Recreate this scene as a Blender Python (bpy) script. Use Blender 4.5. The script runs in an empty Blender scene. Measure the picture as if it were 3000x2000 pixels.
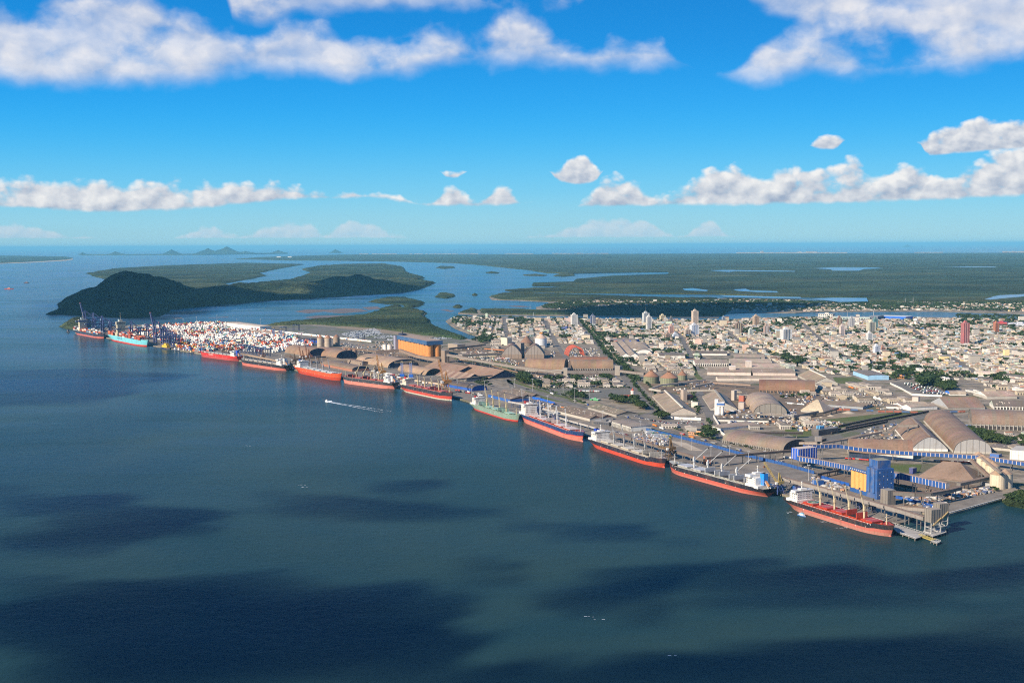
import bpy, math, random
import numpy as np
from mathutils import Vector, Matrix
random.seed(7); RNG = np.random.default_rng(7)
S = bpy.context.scene
C = S.collection
rad = math.radians

# ---------------------------------------------------------------- camera, world, sun, exposure
CAM_H, FPX = 340.0, 3600.0            # camera height (m), focal length for a 3000 px wide frame
PITCH = math.atan((1000 - 718.5) / FPX)
ROLL = math.atan(14 / 3000)
cam_d = bpy.data.cameras.new('camera'); cam = bpy.data.objects.new('camera', cam_d); C.objects.link(cam)
cam_d.sensor_width = 36; cam_d.lens = 36 * FPX / 3000
cam_d.clip_start = 5; cam_d.clip_end = 900000
Rc = Matrix.Rotation(math.pi / 2 - PITCH, 3, 'X') @ Matrix.Rotation(-ROLL, 3, 'Z')
cam.matrix_world = Matrix.Translation((0, 0, CAM_H)) @ Rc.to_4x4()
S.camera = cam
S.view_settings.view_transform = 'Standard'; S.view_settings.look = 'None'
S.view_settings.exposure = 0.7; S.view_settings.gamma = 1
S.render.engine = 'CYCLES'
cy = S.cycles
cy.max_bounces = 5; cy.diffuse_bounces = 2; cy.glossy_bounces = 2; cy.transmission_bounces = 1; cy.volume_bounces = 0
cy.transparent_max_bounces = 12; cy.sample_clamp_indirect = 4; cy.use_denoising = False; cy.filter_width = 1.1
cy.caustics_reflective = False; cy.caustics_refractive = False
try: cy.denoising_prefilter = 'ACCURATE'; cy.denoising_input_passes = 'RGB_ALBEDO_NORMAL'
except Exception: pass

SUN_EL = 31.0; SUN_DIR = Vector((-0.80 * math.cos(rad(SUN_EL)), -0.60 * math.cos(rad(SUN_EL)), math.sin(rad(SUN_EL))))
sun_d = bpy.data.lights.new('sun', 'SUN'); sun = bpy.data.objects.new('sun', sun_d); C.objects.link(sun)
sun_d.energy = 5.0; sun_d.angle = rad(0.53); sun_d.color = (1.0, 0.87, 0.70)
sun.rotation_euler = SUN_DIR.to_track_quat('Z', 'Y').to_euler(); sun.location = (0, 0, 5000)

def ray(px, py):
    d = Rc @ Vector((px - 1500, 1000 - py, -FPX))
    return d
def G(px, py, z=0.0):
    """world point at height z seen where the photograph (3000 x 2000) shows px, py"""
    d = ray(px, py); t = (z - CAM_H) / d.z
    return Vector((d.x * t, d.y * t))
LZ = 3.0                                # level of the built-up land above the water
def A(px, py): return G(px, py, LZ)
def A3(px, py, z=LZ):
    p = G(px, py, z); return Vector((p.x, p.y, z))
def mpp(px, py): return G(px, py, 0).y / FPX      # metres per photo pixel at that ground point
def azel(px, py):
    d = ray(px, py); return math.degrees(math.atan2(d.x, d.y)), math.degrees(math.atan2(d.z, math.hypot(d.x, d.y)))

# ---------------------------------------------------------------- node helpers
class NT:
    def __init__(s, tree): s.t = tree; s.n = tree.nodes; s.l = tree.links
    def put(s, sock, v):
        if isinstance(v, bpy.types.NodeSocket): s.l.new(v, sock)
        elif v is not None: sock.default_value = v
    def node(s, typ, **kw):
        n = s.n.new(typ)
        for k, v in kw.items(): setattr(n, k, v)
        return n
    def m(s, op, a, b=None, c=None, clamp=False):
        n = s.node('ShaderNodeMath', operation=op, use_clamp=clamp)
        s.put(n.inputs[0], a)
        if b is not None: s.put(n.inputs[1], b)
        if c is not None: s.put(n.inputs[2], c)
        return n.outputs[0]
    def rng(s, v, a, b, c=0.0, d=1.0, smooth=False):
        n = s.node('ShaderNodeMapRange', interpolation_type='SMOOTHSTEP' if smooth else 'LINEAR')
        s.put(n.inputs[0], v)
        for i, q in enumerate((a, b, c, d)): s.put(n.inputs[i + 1], q)
        return n.outputs[0]
    def noise(s, vec, scale, detail=3, rough=0.5, dist=0.0):
        n = s.node('ShaderNodeTexNoise'); s.put(n.inputs['Vector'], vec)
        n.inputs['Scale'].default_value = scale; n.inputs['Detail'].default_value = detail
        n.inputs['Roughness'].default_value = rough; n.inputs['Distortion'].default_value = dist
        return n.outputs[0]
    def mix(s, f, a, b, blend='MIX'):
        n = s.node('ShaderNodeMix', data_type='RGBA', blend_type=blend)
        s.put(n.inputs[0], f)
        for i, q in ((6, a), (7, b)):
            s.put(n.inputs[i], q if isinstance(q, bpy.types.NodeSocket) else (*q[:3], 1))
        return n.outputs[2]
    def comb(s, x, y, z=0.0):
        n = s.node('ShaderNodeCombineXYZ'); s.put(n.inputs[0], x); s.put(n.inputs[1], y); s.put(n.inputs[2], z); return n.outputs[0]
    def vm(s, op, a, b=None, sc=None):
        n = s.node('ShaderNodeVectorMath', operation=op); s.put(n.inputs[0], a)
        if b is not None: s.put(n.inputs[1], b)
        if sc is not None: s.put(n.inputs['Scale'], sc)
        return n.outputs[0]

# ---------------------------------------------------------------- sky with clouds
W = bpy.data.worlds.new('World'); S.world = W; W.use_nodes = True
W.cycles.sampling_method = 'MANUAL'; W.cycles.sample_map_resolution = 512
wt = NT(W.node_tree); wt.n.clear()
sky = wt.node('ShaderNodeTexSky', sky_type='NISHITA', sun_disc=False, sun_elevation=rad(SUN_EL), sun_rotation=math.atan2(SUN_DIR.x, SUN_DIR.y), altitude=340, air_density=1.0, dust_density=0.25, ozone_density=2.2)
hs = wt.node('ShaderNodeHueSaturation'); hs.inputs['Saturation'].default_value = 1.35; hs.inputs['Value'].default_value = 1.0; hs.inputs['Hue'].default_value = 0.5
wt.l.new(sky.outputs[0], hs.inputs['Color'])
tc = wt.node('ShaderNodeTexCoord'); sep = wt.node('ShaderNodeSeparateXYZ'); wt.l.new(tc.outputs['Generated'], sep.inputs[0])
sx, sy, sz = sep.outputs
AZ = wt.m('MULTIPLY', wt.m('ARCTAN2', sx, sy), 57.29578)
EL = wt.m('MULTIPLY', wt.m('ARCSINE', sz), 57.29578)
U01 = wt.rng(AZ, -26.0, 26.0)
def curve(pts):
    """pts in photo pixels -> elevation (deg) as a function of azimuth"""
    n = wt.node('ShaderNodeFloatCurve'); cv = n.mapping.curves[0]
    q = []
    for px, py in pts:
        a, e = azel(px, py); q.append(((a + 26) / 52, max(0.0, e / 24)))
    q.sort()
    n.mapping.use_clip = False
    for i, (x, y) in enumerate(q):
        if i < 2: cv.points[i].location = (x, y)
        else: cv.points.new(x, y)
    n.mapping.update(); wt.l.new(U01, n.inputs['Value'])
    return wt.m('MULTIPLY', n.outputs[0], 24.0)
P2 = wt.comb(AZ, wt.m('MULTIPLY', EL, 1.35), 0.0)
def vor(vec, sc_):
    n = wt.node('ShaderNodeTexVoronoi', voronoi_dimensions='2D', feature='F1'); n.inputs['Scale'].default_value = sc_
    wt.put(n.inputs['Vector'], vec); return n.outputs['Distance']
def field(p, s, bil):
    """cloud relief around 0.5: soft noise blended with round billows"""
    n1 = wt.noise(p, s, 6, 0.55)
    if not bil: return n1
    v = wt.m('ADD', wt.m('MULTIPLY', vor(p, s * 1.4), 0.72), wt.m('MULTIPLY', vor(p, s * 3.9), 0.26))
    v = wt.m('SUBTRACT', 1.0, v)
    return wt.m('ADD', wt.m('MULTIPLY', n1, 1 - bil), wt.m('MULTIPLY', v, bil))
def addband(col, bot, top, sb, st, scale, k, c, soft, off, lo, hi, amax=0.97, lift=0.4, gain=5.0, bil=0.5, step=0.16, wob=0.25):
    """one row of clouds between two elevation profiles; sun from the upper left"""
    w = wt.noise(wt.vm('ADD', P2, (off, off, 3.3)), scale * 2.2, 3, 0.5)
    p = wt.vm('ADD', wt.vm('ADD', P2, (off, off * 0.7, off)), wt.comb(wt.m('MULTIPLY', wt.m('SUBTRACT', w, 0.5), wob / scale), wt.m('MULTIPLY', wt.m('SUBTRACT', w, 0.5), -wob / scale)))
    n1 = field(p, scale, bil); n2 = field(wt.vm('ADD', p, (-step / scale, 1.3 * step / scale, 0.0)), scale, bil)
    B, T = curve(bot), curve(top); nb = wt.m('SUBTRACT', wt.noise(wt.vm('ADD', P2, (off * 3, 5.0, 1.0)), scale * 0.55, 2, 0.5), 0.5)
    tb = wt.m('MINIMUM', wt.m('DIVIDE', wt.m('SUBTRACT', EL, B), sb), 1.0); tt = wt.m('MINIMUM', wt.m('DIVIDE', wt.m('SUBTRACT', T, EL), st), 1.0)
    t = wt.m('MINIMUM', wt.m('ADD', tb, wt.m('MULTIPLY', wt.m('SUBTRACT', n1, 0.5), k * 0.5)), wt.m('ADD', tt, wt.m('ADD', wt.m('MULTIPLY', wt.m('SUBTRACT', n1, 0.5), k), wt.m('MULTIPLY', nb, k * 0.9))))
    d = wt.m('SUBTRACT', t, c)
    al = wt.rng(d, 0.0, soft, smooth=True)
    li = wt.m('ADD', wt.m('MULTIPLY', wt.m('SUBTRACT', n1, n2), gain), 0.5); hg = wt.rng(EL, B, T, 0.0, 1.0)
    thin = wt.rng(d, 0.0, soft * 2.2, 0.12, 0.0)
    f = wt.m('ADD', wt.m('ADD', wt.m('MULTIPLY', li, 1.0 - lift), wt.m('MULTIPLY', hg, lift)), thin, clamp=True)
    return wt.mix(wt.m('MULTIPLY', al, amax), col, wt.mix(f, lo, hi))
col = hs.outputs[0]
# clear air gradient laid over the sky model: deep azure above, paler over the sea
rp = wt.node('ShaderNodeValToRGB'); wt.l.new(wt.rng(EL, 0.0, 24.0), rp.inputs[0]); rp.color_ramp.interpolation = 'B_SPLINE'
for i, (e, c) in enumerate([(0.0, (0.34, 0.64, 0.77)), (0.9, (0.31, 0.64, 0.79)), (2.4, (0.16, 0.60, 0.88)), (4.5, (0.03, 0.47, 0.92)), (6.5, (0.003, 0.37, 0.90)), (9.0, (0.0, 0.27, 0.76)), (12.0, (0.0, 0.22, 0.66)), (24.0, (0.01, 0.14, 0.5))]):
    e_ = rp.color_ramp.elements[i] if i < 2 else rp.color_ramp.elements.new(e / 24); e_.position = e / 24; e_.color = (*c, 1)
col = wt.mix(0.94, col, wt.vm('SCALE', rp.outputs[0], sc=6.15))
LO, HI = (2.2, 2.65, 3.5), (5.7, 5.6, 5.5)
# faint row just over the sea
col = addband(col, [(-200, 700), (3200, 690)], [(-200, 672), (100, 662), (220, 690), (540, 690), (600, 664), (700, 690), (800, 655), (900, 650), (960, 690), (1000, 655), (1080, 652), (1180, 690), (1600, 690), (1700, 655), (1800, 638), (1900, 645), (1990, 690), (2080, 645), (2140, 690), (3200, 690)], 0.1, 0.3, 0.9, 2.0, -0.02, 0.8, 31.0, (2.9, 3.9, 4.9), (4.4, 4.6, 5.0), 0.6, gain=3)
col = addband(col, [(-200, 612), (50, 612), (300, 624), (500, 618), (700, 604), (850, 588), (1000, 584), (1110, 582), (1230, 602), (1400, 606), (1520, 600), (1600, 590), (1650, 602), (2000, 604), (2300, 602), (2600, 594), (3000, 576), (3200, 566)],
     [(-200, 520), (40, 526), (200, 536), (600, 536), (850, 540), (960, 556), (1060, 565), (1160, 575), (1230, 596), (1330, 542), (1372, 580), (1400, 590), (1470, 538), (1530, 580), (1600, 596), (1655, 598), (1720, 570), (1780, 520), (1860, 530), (1920, 562), (2050, 525), (2150, 495), (2240, 522), (2310, 490), (2400, 470), (2500, 458), (2580, 500), (2700, 482), (2740, 510), (2860, 475), (2960, 430), (3200, 430)],
     0.24, 0.5, 0.8, 2.9, 0.02, 0.85, 3.0, LO, HI, 0.97, lift=0.5, gain=3.5, bil=0.42, step=0.24)
col = addband(col, [(-200, 300), (1290, 505), (1305, 521), (1345, 521), (1365, 505), (1600, 500), (1635, 530), (1690, 543), (1740, 535), (1765, 505), (1800, 470), (2370, 430), (2395, 438), (2450, 438), (2480, 410), (2690, 420), (2720, 456), (2800, 452), (3000, 438), (3200, 430)],
     [(-200, 300), (1290, 505), (1305, 505), (1340, 503), (1365, 505), (1600, 500), (1640, 492), (1660, 466), (1705, 450), (1745, 478), (1765, 505), (1800, 470), (2370, 430), (2395, 400), (2440, 388), (2480, 410), (2690, 420), (2730, 385), (2800, 358), (2880, 340), (2920, 352), (2990, 350), (3060, 345), (3200, 350)],
     0.18, 0.36, 1.1, 1.9, 0.03, 0.8, 12.0, LO, HI, 0.97, lift=0.55, gain=3.2, bil=0.42, step=0.2)
LO2, HI2 = (3.0, 3.4, 4.3), (5.4, 5.3, 5.4)
col = addband(col, [(-200, -60), (640, -60), (680, 60), (740, 90), (900, 55), (1050, 52), (1200, 34), (1400, 40), (1560, 45), (1690, 25), (1760, -30), (2120, -60), (2210, 20), (2310, 80), (2450, 80), (2560, 40), (2700, 60), (2850, 100), (3000, 120), (3200, 120)], [(-200, -260), (3200, -260)],
     0.7, 1.1, 0.36, 5.0, 0.0, 1.9, 8.5, LO2, HI2, 0.95, lift=0.1, gain=3.0, bil=0.16, step=0.2)
col = addband(col, [(-200, 232), (0, 245), (120, 262), (400, 262), (560, 254), (640, 240), (700, 225), (760, 222), (900, 230), (1080, 238), (1250, 212), (1400, 196), (1600, 204), (1780, 210), (1900, 200), (2030, 190), (2080, 205), (2150, 235), (2220, 245), (2350, 232), (2520, 232), (2700, 215), (2880, 200), (3000, 180), (3200, 160)],
     [(-200, 10), (0, 25), (60, 20), (150, -40), (420, -10), (540, 30), (620, 55), (690, 85), (740, 110), (800, 85), (900, 75), (1010, 105), (1100, 85), (1180, 55), (1260, 60), (1330, 85), (1410, 100), (1480, 60), (1560, 60), (1640, 95), (1720, 125), (1790, 112), (1880, 128), (1960, 140), (2060, 185), (2120, 178), (2200, 125), (2280, 60), (2360, 0), (2500, -40), (2700, 0), (3200, -60)],
     0.8, 0.8, 0.38, 4.4, -0.25, 1.9, 5.5, LO2, HI2, 0.96, lift=0.12, gain=3.2, bil=0.18, step=0.2)
bg = wt.node('ShaderNodeBackground'); wt.l.new(col, bg.inputs[0]); bg.inputs[1].default_value = 0.1
wo = wt.node('ShaderNodeOutputWorld'); wt.l.new(bg.outputs[0], wo.inputs[0])

# ---------------------------------------------------------------- materials
def newmat(name):
    m = bpy.data.materials.new(name); m.use_nodes = True
    t = NT(m.node_tree); t.n.clear()
    o = t.node('ShaderNodeOutputMaterial'); b = t.node('ShaderNodeBsdfPrincipled'); t.l.new(b.outputs[0], o.inputs[0])
    return m, t, b, o
def colmat(name, rough=0.7, metal=0.0, s1=0.05, a1=0.25, s2=0.8, a2=0.18, stain=None, stain_s=0.02, stain_a=0.5, streak=0.0, bump=0.0, bump_s=0.5, world=True, spec=0.3, tintv=(1, 1, 1)):
    """surface whose own colour sits in the Col attribute, broken up by two sizes of noise and patchy stains"""
    m, t, b, o = newmat(name)
    at = t.node('ShaderNodeAttribute', attribute_name='Col')
    if world: vec = t.node('ShaderNodeNewGeometry').outputs['Position']
    else: vec = t.node('ShaderNodeTexCoord').outputs['Object']
    n1 = t.noise(vec, s1, 4, 0.6); n2 = t.noise(vec, s2, 3, 0.6)
    f = t.m('ADD', t.m('ADD', t.m('MULTIPLY', t.m('SUBTRACT', n1, 0.5), a1 * 2), t.m('MULTIPLY', t.m('SUBTRACT', n2, 0.5), a2 * 2)), 1.0)
    c = t.vm('SCALE', t.vm('MULTIPLY', at.outputs['Color'], tintv), sc=f)
    if streak:
        v2 = t.vm('MULTIPLY', vec, (1.0, 1.0, 0.06)); n4 = t.noise(v2, 0.55, 4, 0.65)
        c = t.mix(t.rng(n4, 0.5, 0.75, 0, streak), c, (0.16, 0.11, 0.075))
    if stain:
        n3 = t.noise(vec, stain_s, 5, 0.65, 0.4)
        c = t.mix(t.rng(n3, 0.5, 0.72, 0.0, stain_a, True), c, stain)
    t.l.new(c, b.inputs['Base Color'])
    b.inputs['Roughness'].default_value = rough; b.inputs['Metallic'].default_value = metal
    b.inputs['Specular IOR Level'].default_value = spec
    if bump:
        bn = t.node('ShaderNodeBump'); bn.inputs['Strength'].default_value = bump; bn.inputs['Distance'].default_value = 1.0
        t.l.new(t.noise(vec, bump_s, 4, 0.6), bn.inputs['Height']); t.l.new(bn.outputs[0], b.inputs['Normal'])
    return m
M_WALL = colmat('painted_wall', 0.8, stain=(0.22, 0.19, 0.15), stain_s=0.05, stain_a=0.45, streak=0.35)
M_ROOF = colmat('sheet_roof', 0.62, s1=0.03, a1=0.55, s2=0.3, a2=0.35, streak=0.45, stain=(0.21, 0.155, 0.115), stain_s=0.012, stain_a=0.55, spec=0.3, tintv=(0.84, 0.72, 0.605))
M_CONC = colmat('concrete', 0.85, s1=0.03, a1=0.3, s2=0.6, a2=0.2, stain=(0.13, 0.11, 0.09), stain_s=0.03, stain_a=0.5)
M_HULL = colmat('ship_paint', 0.42, s1=0.04, a1=0.14, s2=0.4, a2=0.12, stain=(0.2, 0.1, 0.07), stain_s=0.07, stain_a=0.42, streak=0.55, world=False, spec=0.35)
M_PAINT = colmat('machine_paint', 0.5, s1=0.1, a1=0.2, s2=1.2, a2=0.18, stain=(0.1, 0.065, 0.045), stain_s=0.15, stain_a=0.4)
M_RUST = colmat('rusty_steel', 0.75, s1=0.1, a1=0.35, s2=1.2, a2=0.25, stain=(0.12, 0.05, 0.02), stain_s=0.12, stain_a=0.6)
M_BOX = colmat('container_paint', 0.6, s1=0.05, a1=0.1, s2=0.6, a2=0.15)
M_HOUSE = colmat('house_paint', 0.85, s1=0.02, a1=0.22, s2=0.3, a2=0.25)
M_LEAF = colmat('leaves', 0.75, s1=0.02, a1=0.4, s2=0.25, a2=0.45, spec=0.15)
M_BARK = colmat('bark', 0.9, s2=2.0)
M_MUD = colmat('mud', 0.6, s1=0.01, a1=0.4, s2=0.08, a2=0.3)
M_CAR = colmat('car_paint', 0.35, a1=0.05, a2=0.05, spec=0.5)

def forest_mat():
    m, t, b, o = newmat('tree_canopy')
    vec = t.node('ShaderNodeNewGeometry').outputs['Position']
    at = t.node('ShaderNodeAttribute', attribute_name='Col')
    n1 = t.noise(vec, 0.0011, 7, 0.68, 0.7); n2 = t.noise(vec, 0.006, 7, 0.78); n3 = t.noise(vec, 0.11, 3, 0.7)
    f = t.m('ADD', t.m('MULTIPLY', t.m('SUBTRACT', n2, 0.5), 1.6), t.m('MULTIPLY', t.m('SUBTRACT', n3, 0.5), 2.2))
    f = t.m('MAXIMUM', t.m('ADD', f, 1.0), 0.25)
    n5 = t.noise(t.vm('MULTIPLY', vec, (0.6, 1.0, 1.0)), 0.0016, 8, 0.72, 0.8); f = t.m('MULTIPLY', f, t.rng(n5, 0.33, 0.66, 0.35, 1.75))
    c = t.vm('SCALE', at.outputs['Color'], sc=f)
    c = t.mix(t.rng(n1, 0.42, 0.66, 0.0, 0.6, True), c, t.vm('SCALE', (0.10, 0.10, 0.042), sc=f))
    t.l.new(c, b.inputs['Base Color']); b.inputs['Roughness'].default_value = 0.85; b.inputs['Specular IOR Level'].default_value = 0.1
    bn = t.node('ShaderNodeBump'); bn.inputs['Strength'].default_value = 1.0; bn.inputs['Distance'].default_value = 12.0
    t.l.new(t.m('ADD', n3, n2), bn.inputs['Height']); t.l.new(bn.outputs[0], b.inputs['Normal'])
    return m
M_FOREST = forest_mat()

def ground_mat(name, base, alt, green, gscale=0.006, gthr=0.56, fine=0.25):
    m, t, b, o = newmat(name)
    vec = t.node('ShaderNodeNewGeometry').outputs['Position']
    n1 = t.noise(vec, gscale, 5, 0.62, 0.4); n2 = t.noise(vec, 0.035, 4, 0.65); n3 = t.noise(vec, 0.4, 3, 0.6)
    c = t.mix(t.rng(n2, 0.35, 0.65, 0, 1, True), base, alt)
    c = t.mix(t.rng(n1, gthr, gthr + 0.08, 0, 0.8, True), c, green)
    c = t.vm('SCALE', c, sc=t.m('ADD', t.m('MULTIPLY', t.m('SUBTRACT', n3, 0.5), fine * 2), 1.0))
    t.l.new(c, b.inputs['Base Color']); b.inputs['Roughness'].default_value = 0.9; b.inputs['Specular IOR Level'].default_value = 0.2
    return m
M_LAND = ground_mat('city_ground', (0.29, 0.24, 0.18), (0.15, 0.128, 0.098), (0.085, 0.088, 0.04), 0.008, 0.54, 0.4)
M_APRON = ground_mat('port_paving', (0.215, 0.187, 0.155), (0.155, 0.136, 0.113), (0.28, 0.235, 0.175), 0.012, 0.58, 0.3)
M_ASPH = ground_mat('asphalt', (0.17, 0.155, 0.138), (0.13, 0.12, 0.108), (0.2, 0.18, 0.155), 0.02, 0.6)
M_GRASS = ground_mat('grass', (0.075, 0.105, 0.026), (0.11, 0.115, 0.045), (0.15, 0.13, 0.075), 0.012, 0.6)
M_DIRT = ground_mat('dirt', (0.27, 0.20, 0.135), (0.21, 0.17, 0.12), (0.12, 0.12, 0.06), 0.012, 0.58)
M_DUST = ground_mat('brown_dust', (0.20, 0.145, 0.10), (0.145, 0.11, 0.08), (0.12, 0.115, 0.055), 0.014, 0.58, 0.45)
M_LOT = ground_mat('gravel_lot', (0.155, 0.145, 0.125), (0.13, 0.125, 0.108), (0.105, 0.115, 0.06), 0.01, 0.5)
M_SAND = ground_mat('pale_sand', (0.42, 0.35, 0.26), (0.36, 0.30, 0.23), (0.3, 0.25, 0.18), 0.02, 0.6)

def water_mat():
    m, t, b, o = newmat('bay_water')
    vec = t.node('ShaderNodeNewGeometry').outputs['Position']
    n1 = t.noise(vec, 0.0009, 5, 0.6, 0.6)
    st = t.vm('MULTIPLY', vec, (0.35, 1.0, 1.0)); n4 = t.noise(st, 0.0032, 5, 0.6, 0.8)
    c = t.mix(t.rng(n1, 0.35, 0.68, 0, 1, True), (0.009, 0.036, 0.048), (0.027, 0.055, 0.050))
    w1 = t.noise(vec, 0.09, 4, 0.6); w2 = t.noise(vec, 0.40, 3, 0.6, 0.5); w3 = t.noise(vec, 0.012, 3, 0.6)
    h = t.m('ADD', t.m('ADD', t.m('MULTIPLY', w1, 1.0), t.m('MULTIPLY', w2, 0.42)), t.m('MULTIPLY', w3, 1.2))
    bn = t.node('ShaderNodeBump'); bn.inputs['Distance'].default_value = 1.0; bn.inputs['Strength'].default_value = 0.42
    t.l.new(h, bn.inputs['Height'])
    df = t.node('ShaderNodeBsdfDiffuse'); t.l.new(c, df.inputs['Color']); t.l.new(bn.outputs[0], df.inputs['Normal'])
    gl = t.node('ShaderNodeBsdfGlossy'); gl.inputs['Color'].default_value = (0.9, 0.95, 1.0, 1); t.l.new(bn.outputs[0], gl.inputs['Normal']); t.l.new(t.rng(n4, 0.35, 0.7, 0.12, 0.24, True), gl.inputs['Roughness'])
    fr = t.node('ShaderNodeFresnel'); fr.inputs['IOR'].default_value = 1.33; t.l.new(bn.outputs[0], fr.inputs['Normal'])
    mx = t.node('ShaderNodeMixShader'); t.l.new(t.m('MINIMUM', t.m('MULTIPLY', t.m('POWER', fr.outputs[0], 1.8), t.rng(n4, 0.3, 0.7, 0.58, 0.88, True)), 0.8), mx.inputs[0]); t.l.new(df.outputs[0], mx.inputs[1]); t.l.new(gl.outputs[0], mx.inputs[2]); t.l.new(mx.outputs[0], o.inputs[0])
    return m
M_WATER = water_mat()

# ---------------------------------------------------------------- mesh builder
class MB:
    def __init__(s): s.v = []; s.f = []; s.c = []; s.s = []
    def add(s, vs, fs, col, smooth=False):
        k = len(s.v); s.v += [tuple(p) for p in vs]
        for i, f in enumerate(fs):
            s.f.append(tuple(k + j for j in f)); s.c.append(col[i] if isinstance(col, list) else col); s.s.append(smooth)
        return s
    def box(s, c, d, col, rz=0.0, top=None):
        """c: centre of the BOTTOM, d: size"""
        x, y, z = d[0] / 2, d[1] / 2, d[2]; cr, sr = math.cos(rz), math.sin(rz)
        vs = [(c[0] + a * x * cr - b * y * sr, c[1] + a * x * sr + b * y * cr, c[2] + h * z) for h in (0, 1) for a, b in ((-1, -1), (1, -1), (1, 1), (-1, 1))]
        return s.add(vs, [(3, 2, 1, 0), (4, 5, 6, 7), (0, 1, 5, 4), (1, 2, 6, 5), (2, 3, 7, 6), (3, 0, 4, 7)], [col, top or col, col, col, col, col])
    def prism(s, poly, z0, z1, col, top=None):
        n = len(poly); vs = [(p[0], p[1], z0) for p in poly] + [(p[0], p[1], z1) for p in poly]
        return s.add(vs, [tuple(range(n - 1, -1, -1)), tuple(range(n, 2 * n))] + [(i, (i + 1) % n, n + (i + 1) % n, n + i) for i in range(n)], [col, top or col] + [col] * n)
    def cyl(s, c, r, h, col, n=12, r2=None, top=None, smooth=True, ribs=None):
        r2 = r if r2 is None else r2
        vs = [(c[0] + r * math.cos(2 * math.pi * i / n), c[1] + r * math.sin(2 * math.pi * i / n), c[2]) for i in range(n)] + \
             [(c[0] + r2 * math.cos(2 * math.pi * i / n), c[1] + r2 * math.sin(2 * math.pi * i / n), c[2] + h) for i in range(n)]
        s.add(vs, [(i, (i + 1) % n, n + (i + 1) % n, n + i) for i in range(n)], ([col if i % 2 else ribs for i in range(n)] if ribs else col), smooth)
        if r2 > 0.01: s.add(vs[n:], [tuple(range(n))], top or col)
        return s
    def cone(s, c, r, h, col, n=16, rt=0.0):
        return s.cyl(c, r, h, col, n, max(rt, 0.001), smooth=True)
    def bar(s, p, q, r, col, r2=None):
        p, q = Vector(p), Vector(q); d = q - p
        if d.length < 1e-6: return s
        d.normalize(); a = d.cross(Vector((0, 0, 1)))
        a = Vector((1, 0, 0)) if a.length < 1e-3 else a.normalized(); b = d.cross(a); r2 = r if r2 is None else r2
        vs = [p + a * (i * r) + b * (j * r) for i, j in ((-1, -1), (1, -1), (1, 1), (-1, 1))] + [q + a * (i * r2) + b * (j * r2) for i, j in ((-1, -1), (1, -1), (1, 1), (-1, 1))]
        return s.add(vs, [(3, 2, 1, 0), (4, 5, 6, 7), (0, 1, 5, 4), (1, 2, 6, 5), (2, 3, 7, 6), (3, 0, 4, 7)], col)
    def truss(s, p, q, w, r, col, n=6):
        """lattice boom of square section w"""
        p, q = Vector(p), Vector(q); d = (q - p).normalized(); a = d.cross(Vector((0, 0, 1)))
        a = Vector((1, 0, 0)) if a.length < 1e-3 else a.normalized(); b = d.cross(a)
        K = [a * (i * w / 2) + b * (j * w / 2) for i, j in ((-1, -1), (1, -1), (1, 1), (-1, 1))]
        for k in K: s.bar(p + k, q + k, r, col)
        for i in range(n):
            u, v = p.lerp(q, i / n), p.lerp(q, (i + 1) / n)
            for j in range(4): s.bar(u + K[j], v + K[(j + 1) % 4], r * 0.7, col)
        return s
    def build(s, name, mat, parent=None, loc=None):
        me = bpy.data.meshes.new(name); me.from_pydata(s.v, [], s.f)
        me.materials.append(mat)
        at = me.color_attributes.new('Col', 'FLOAT_COLOR', 'CORNER')
        arr = np.ones((len(me.loops), 4), np.float32)
        k = 0
        cnt = np.array([len(f) for f in s.f]); arr[:, :3] = np.repeat(np.array(s.c, np.float32), cnt, axis=0)
        at.data.foreach_set('color', arr.ravel()); me.polygons.foreach_set('use_smooth', s.s); me.update()
        o = bpy.data.objects.new(name, me); C.objects.link(o)
        if parent is not None: o.parent = parent
        if loc is not None: o.location = loc
        return o
def npmesh(name, V, F, cols, mat, smooth=False):
    """F: list of (N x k index array, N x 3 colours)"""
    me = bpy.data.meshes.new(name); V = np.asarray(V, np.float32)
    me.vertices.add(len(V)); me.vertices.foreach_set('co', V.ravel())
    L = np.concatenate([f.ravel() for f in F]).astype(np.int32)
    cnt = np.concatenate([np.full(len(f), f.shape[1]) for f in F]).astype(np.int32)
    st = np.concatenate([[0], np.cumsum(cnt)[:-1]]).astype(np.int32)
    me.loops.add(len(L)); me.loops.foreach_set('vertex_index', L)
    me.polygons.add(len(cnt)); me.polygons.foreach_set('loop_start', st)
    try: me.polygons.foreach_set('loop_total', cnt)
    except Exception: pass
    me.polygons.foreach_set('use_smooth', np.full(len(cnt), smooth))
    me.materials.append(mat); me.update(calc_edges=True); me.validate()
    at = me.color_attributes.new('Col', 'FLOAT_COLOR', 'CORNER')
    arr = np.ones((len(L), 4), np.float32); arr[:, :3] = np.repeat(np.concatenate(cols), cnt, axis=0)
    at.data.foreach_set('color', arr.ravel())
    o = bpy.data.objects.new(name, me); C.objects.link(o); return o
LM = []                                  # landmarks that labels can refer to
def tag(o, label, cat, group=None):
    o['label'] = label; o['category'] = cat
    if group: o['group'] = group
    return o
def thing(name, label, cat, loc=(0, 0, 0), rz=0.0, group=None, lm=None):
    o = bpy.data.objects.new(name, None); C.objects.link(o); o.empty_display_size = 2
    o.location = loc; o.rotation_euler = (0, 0, rz); tag(o, label, cat, group)
    if lm: LM.append((lm, loc[0], loc[1]))
    return o
def kind(o, k, label=None):
    o['kind'] = k
    if label: o['label'] = label
    return o
def dup(root, loc, rz, label=None, group=None, scale=None):
    r = root.copy(); C.objects.link(r); r.location = loc; r.rotation_euler = (0, 0, rz)
    if label: r['label'] = label
    if group: r['group'] = group
    if scale: r.scale = scale
    for ch in KIDS[root.name]:
        c = ch.copy(); C.objects.link(c); c.parent = r
        for g in KIDS.get(ch.name, ()):
            d = g.copy(); C.objects.link(d); d.parent = c
    return r
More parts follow.
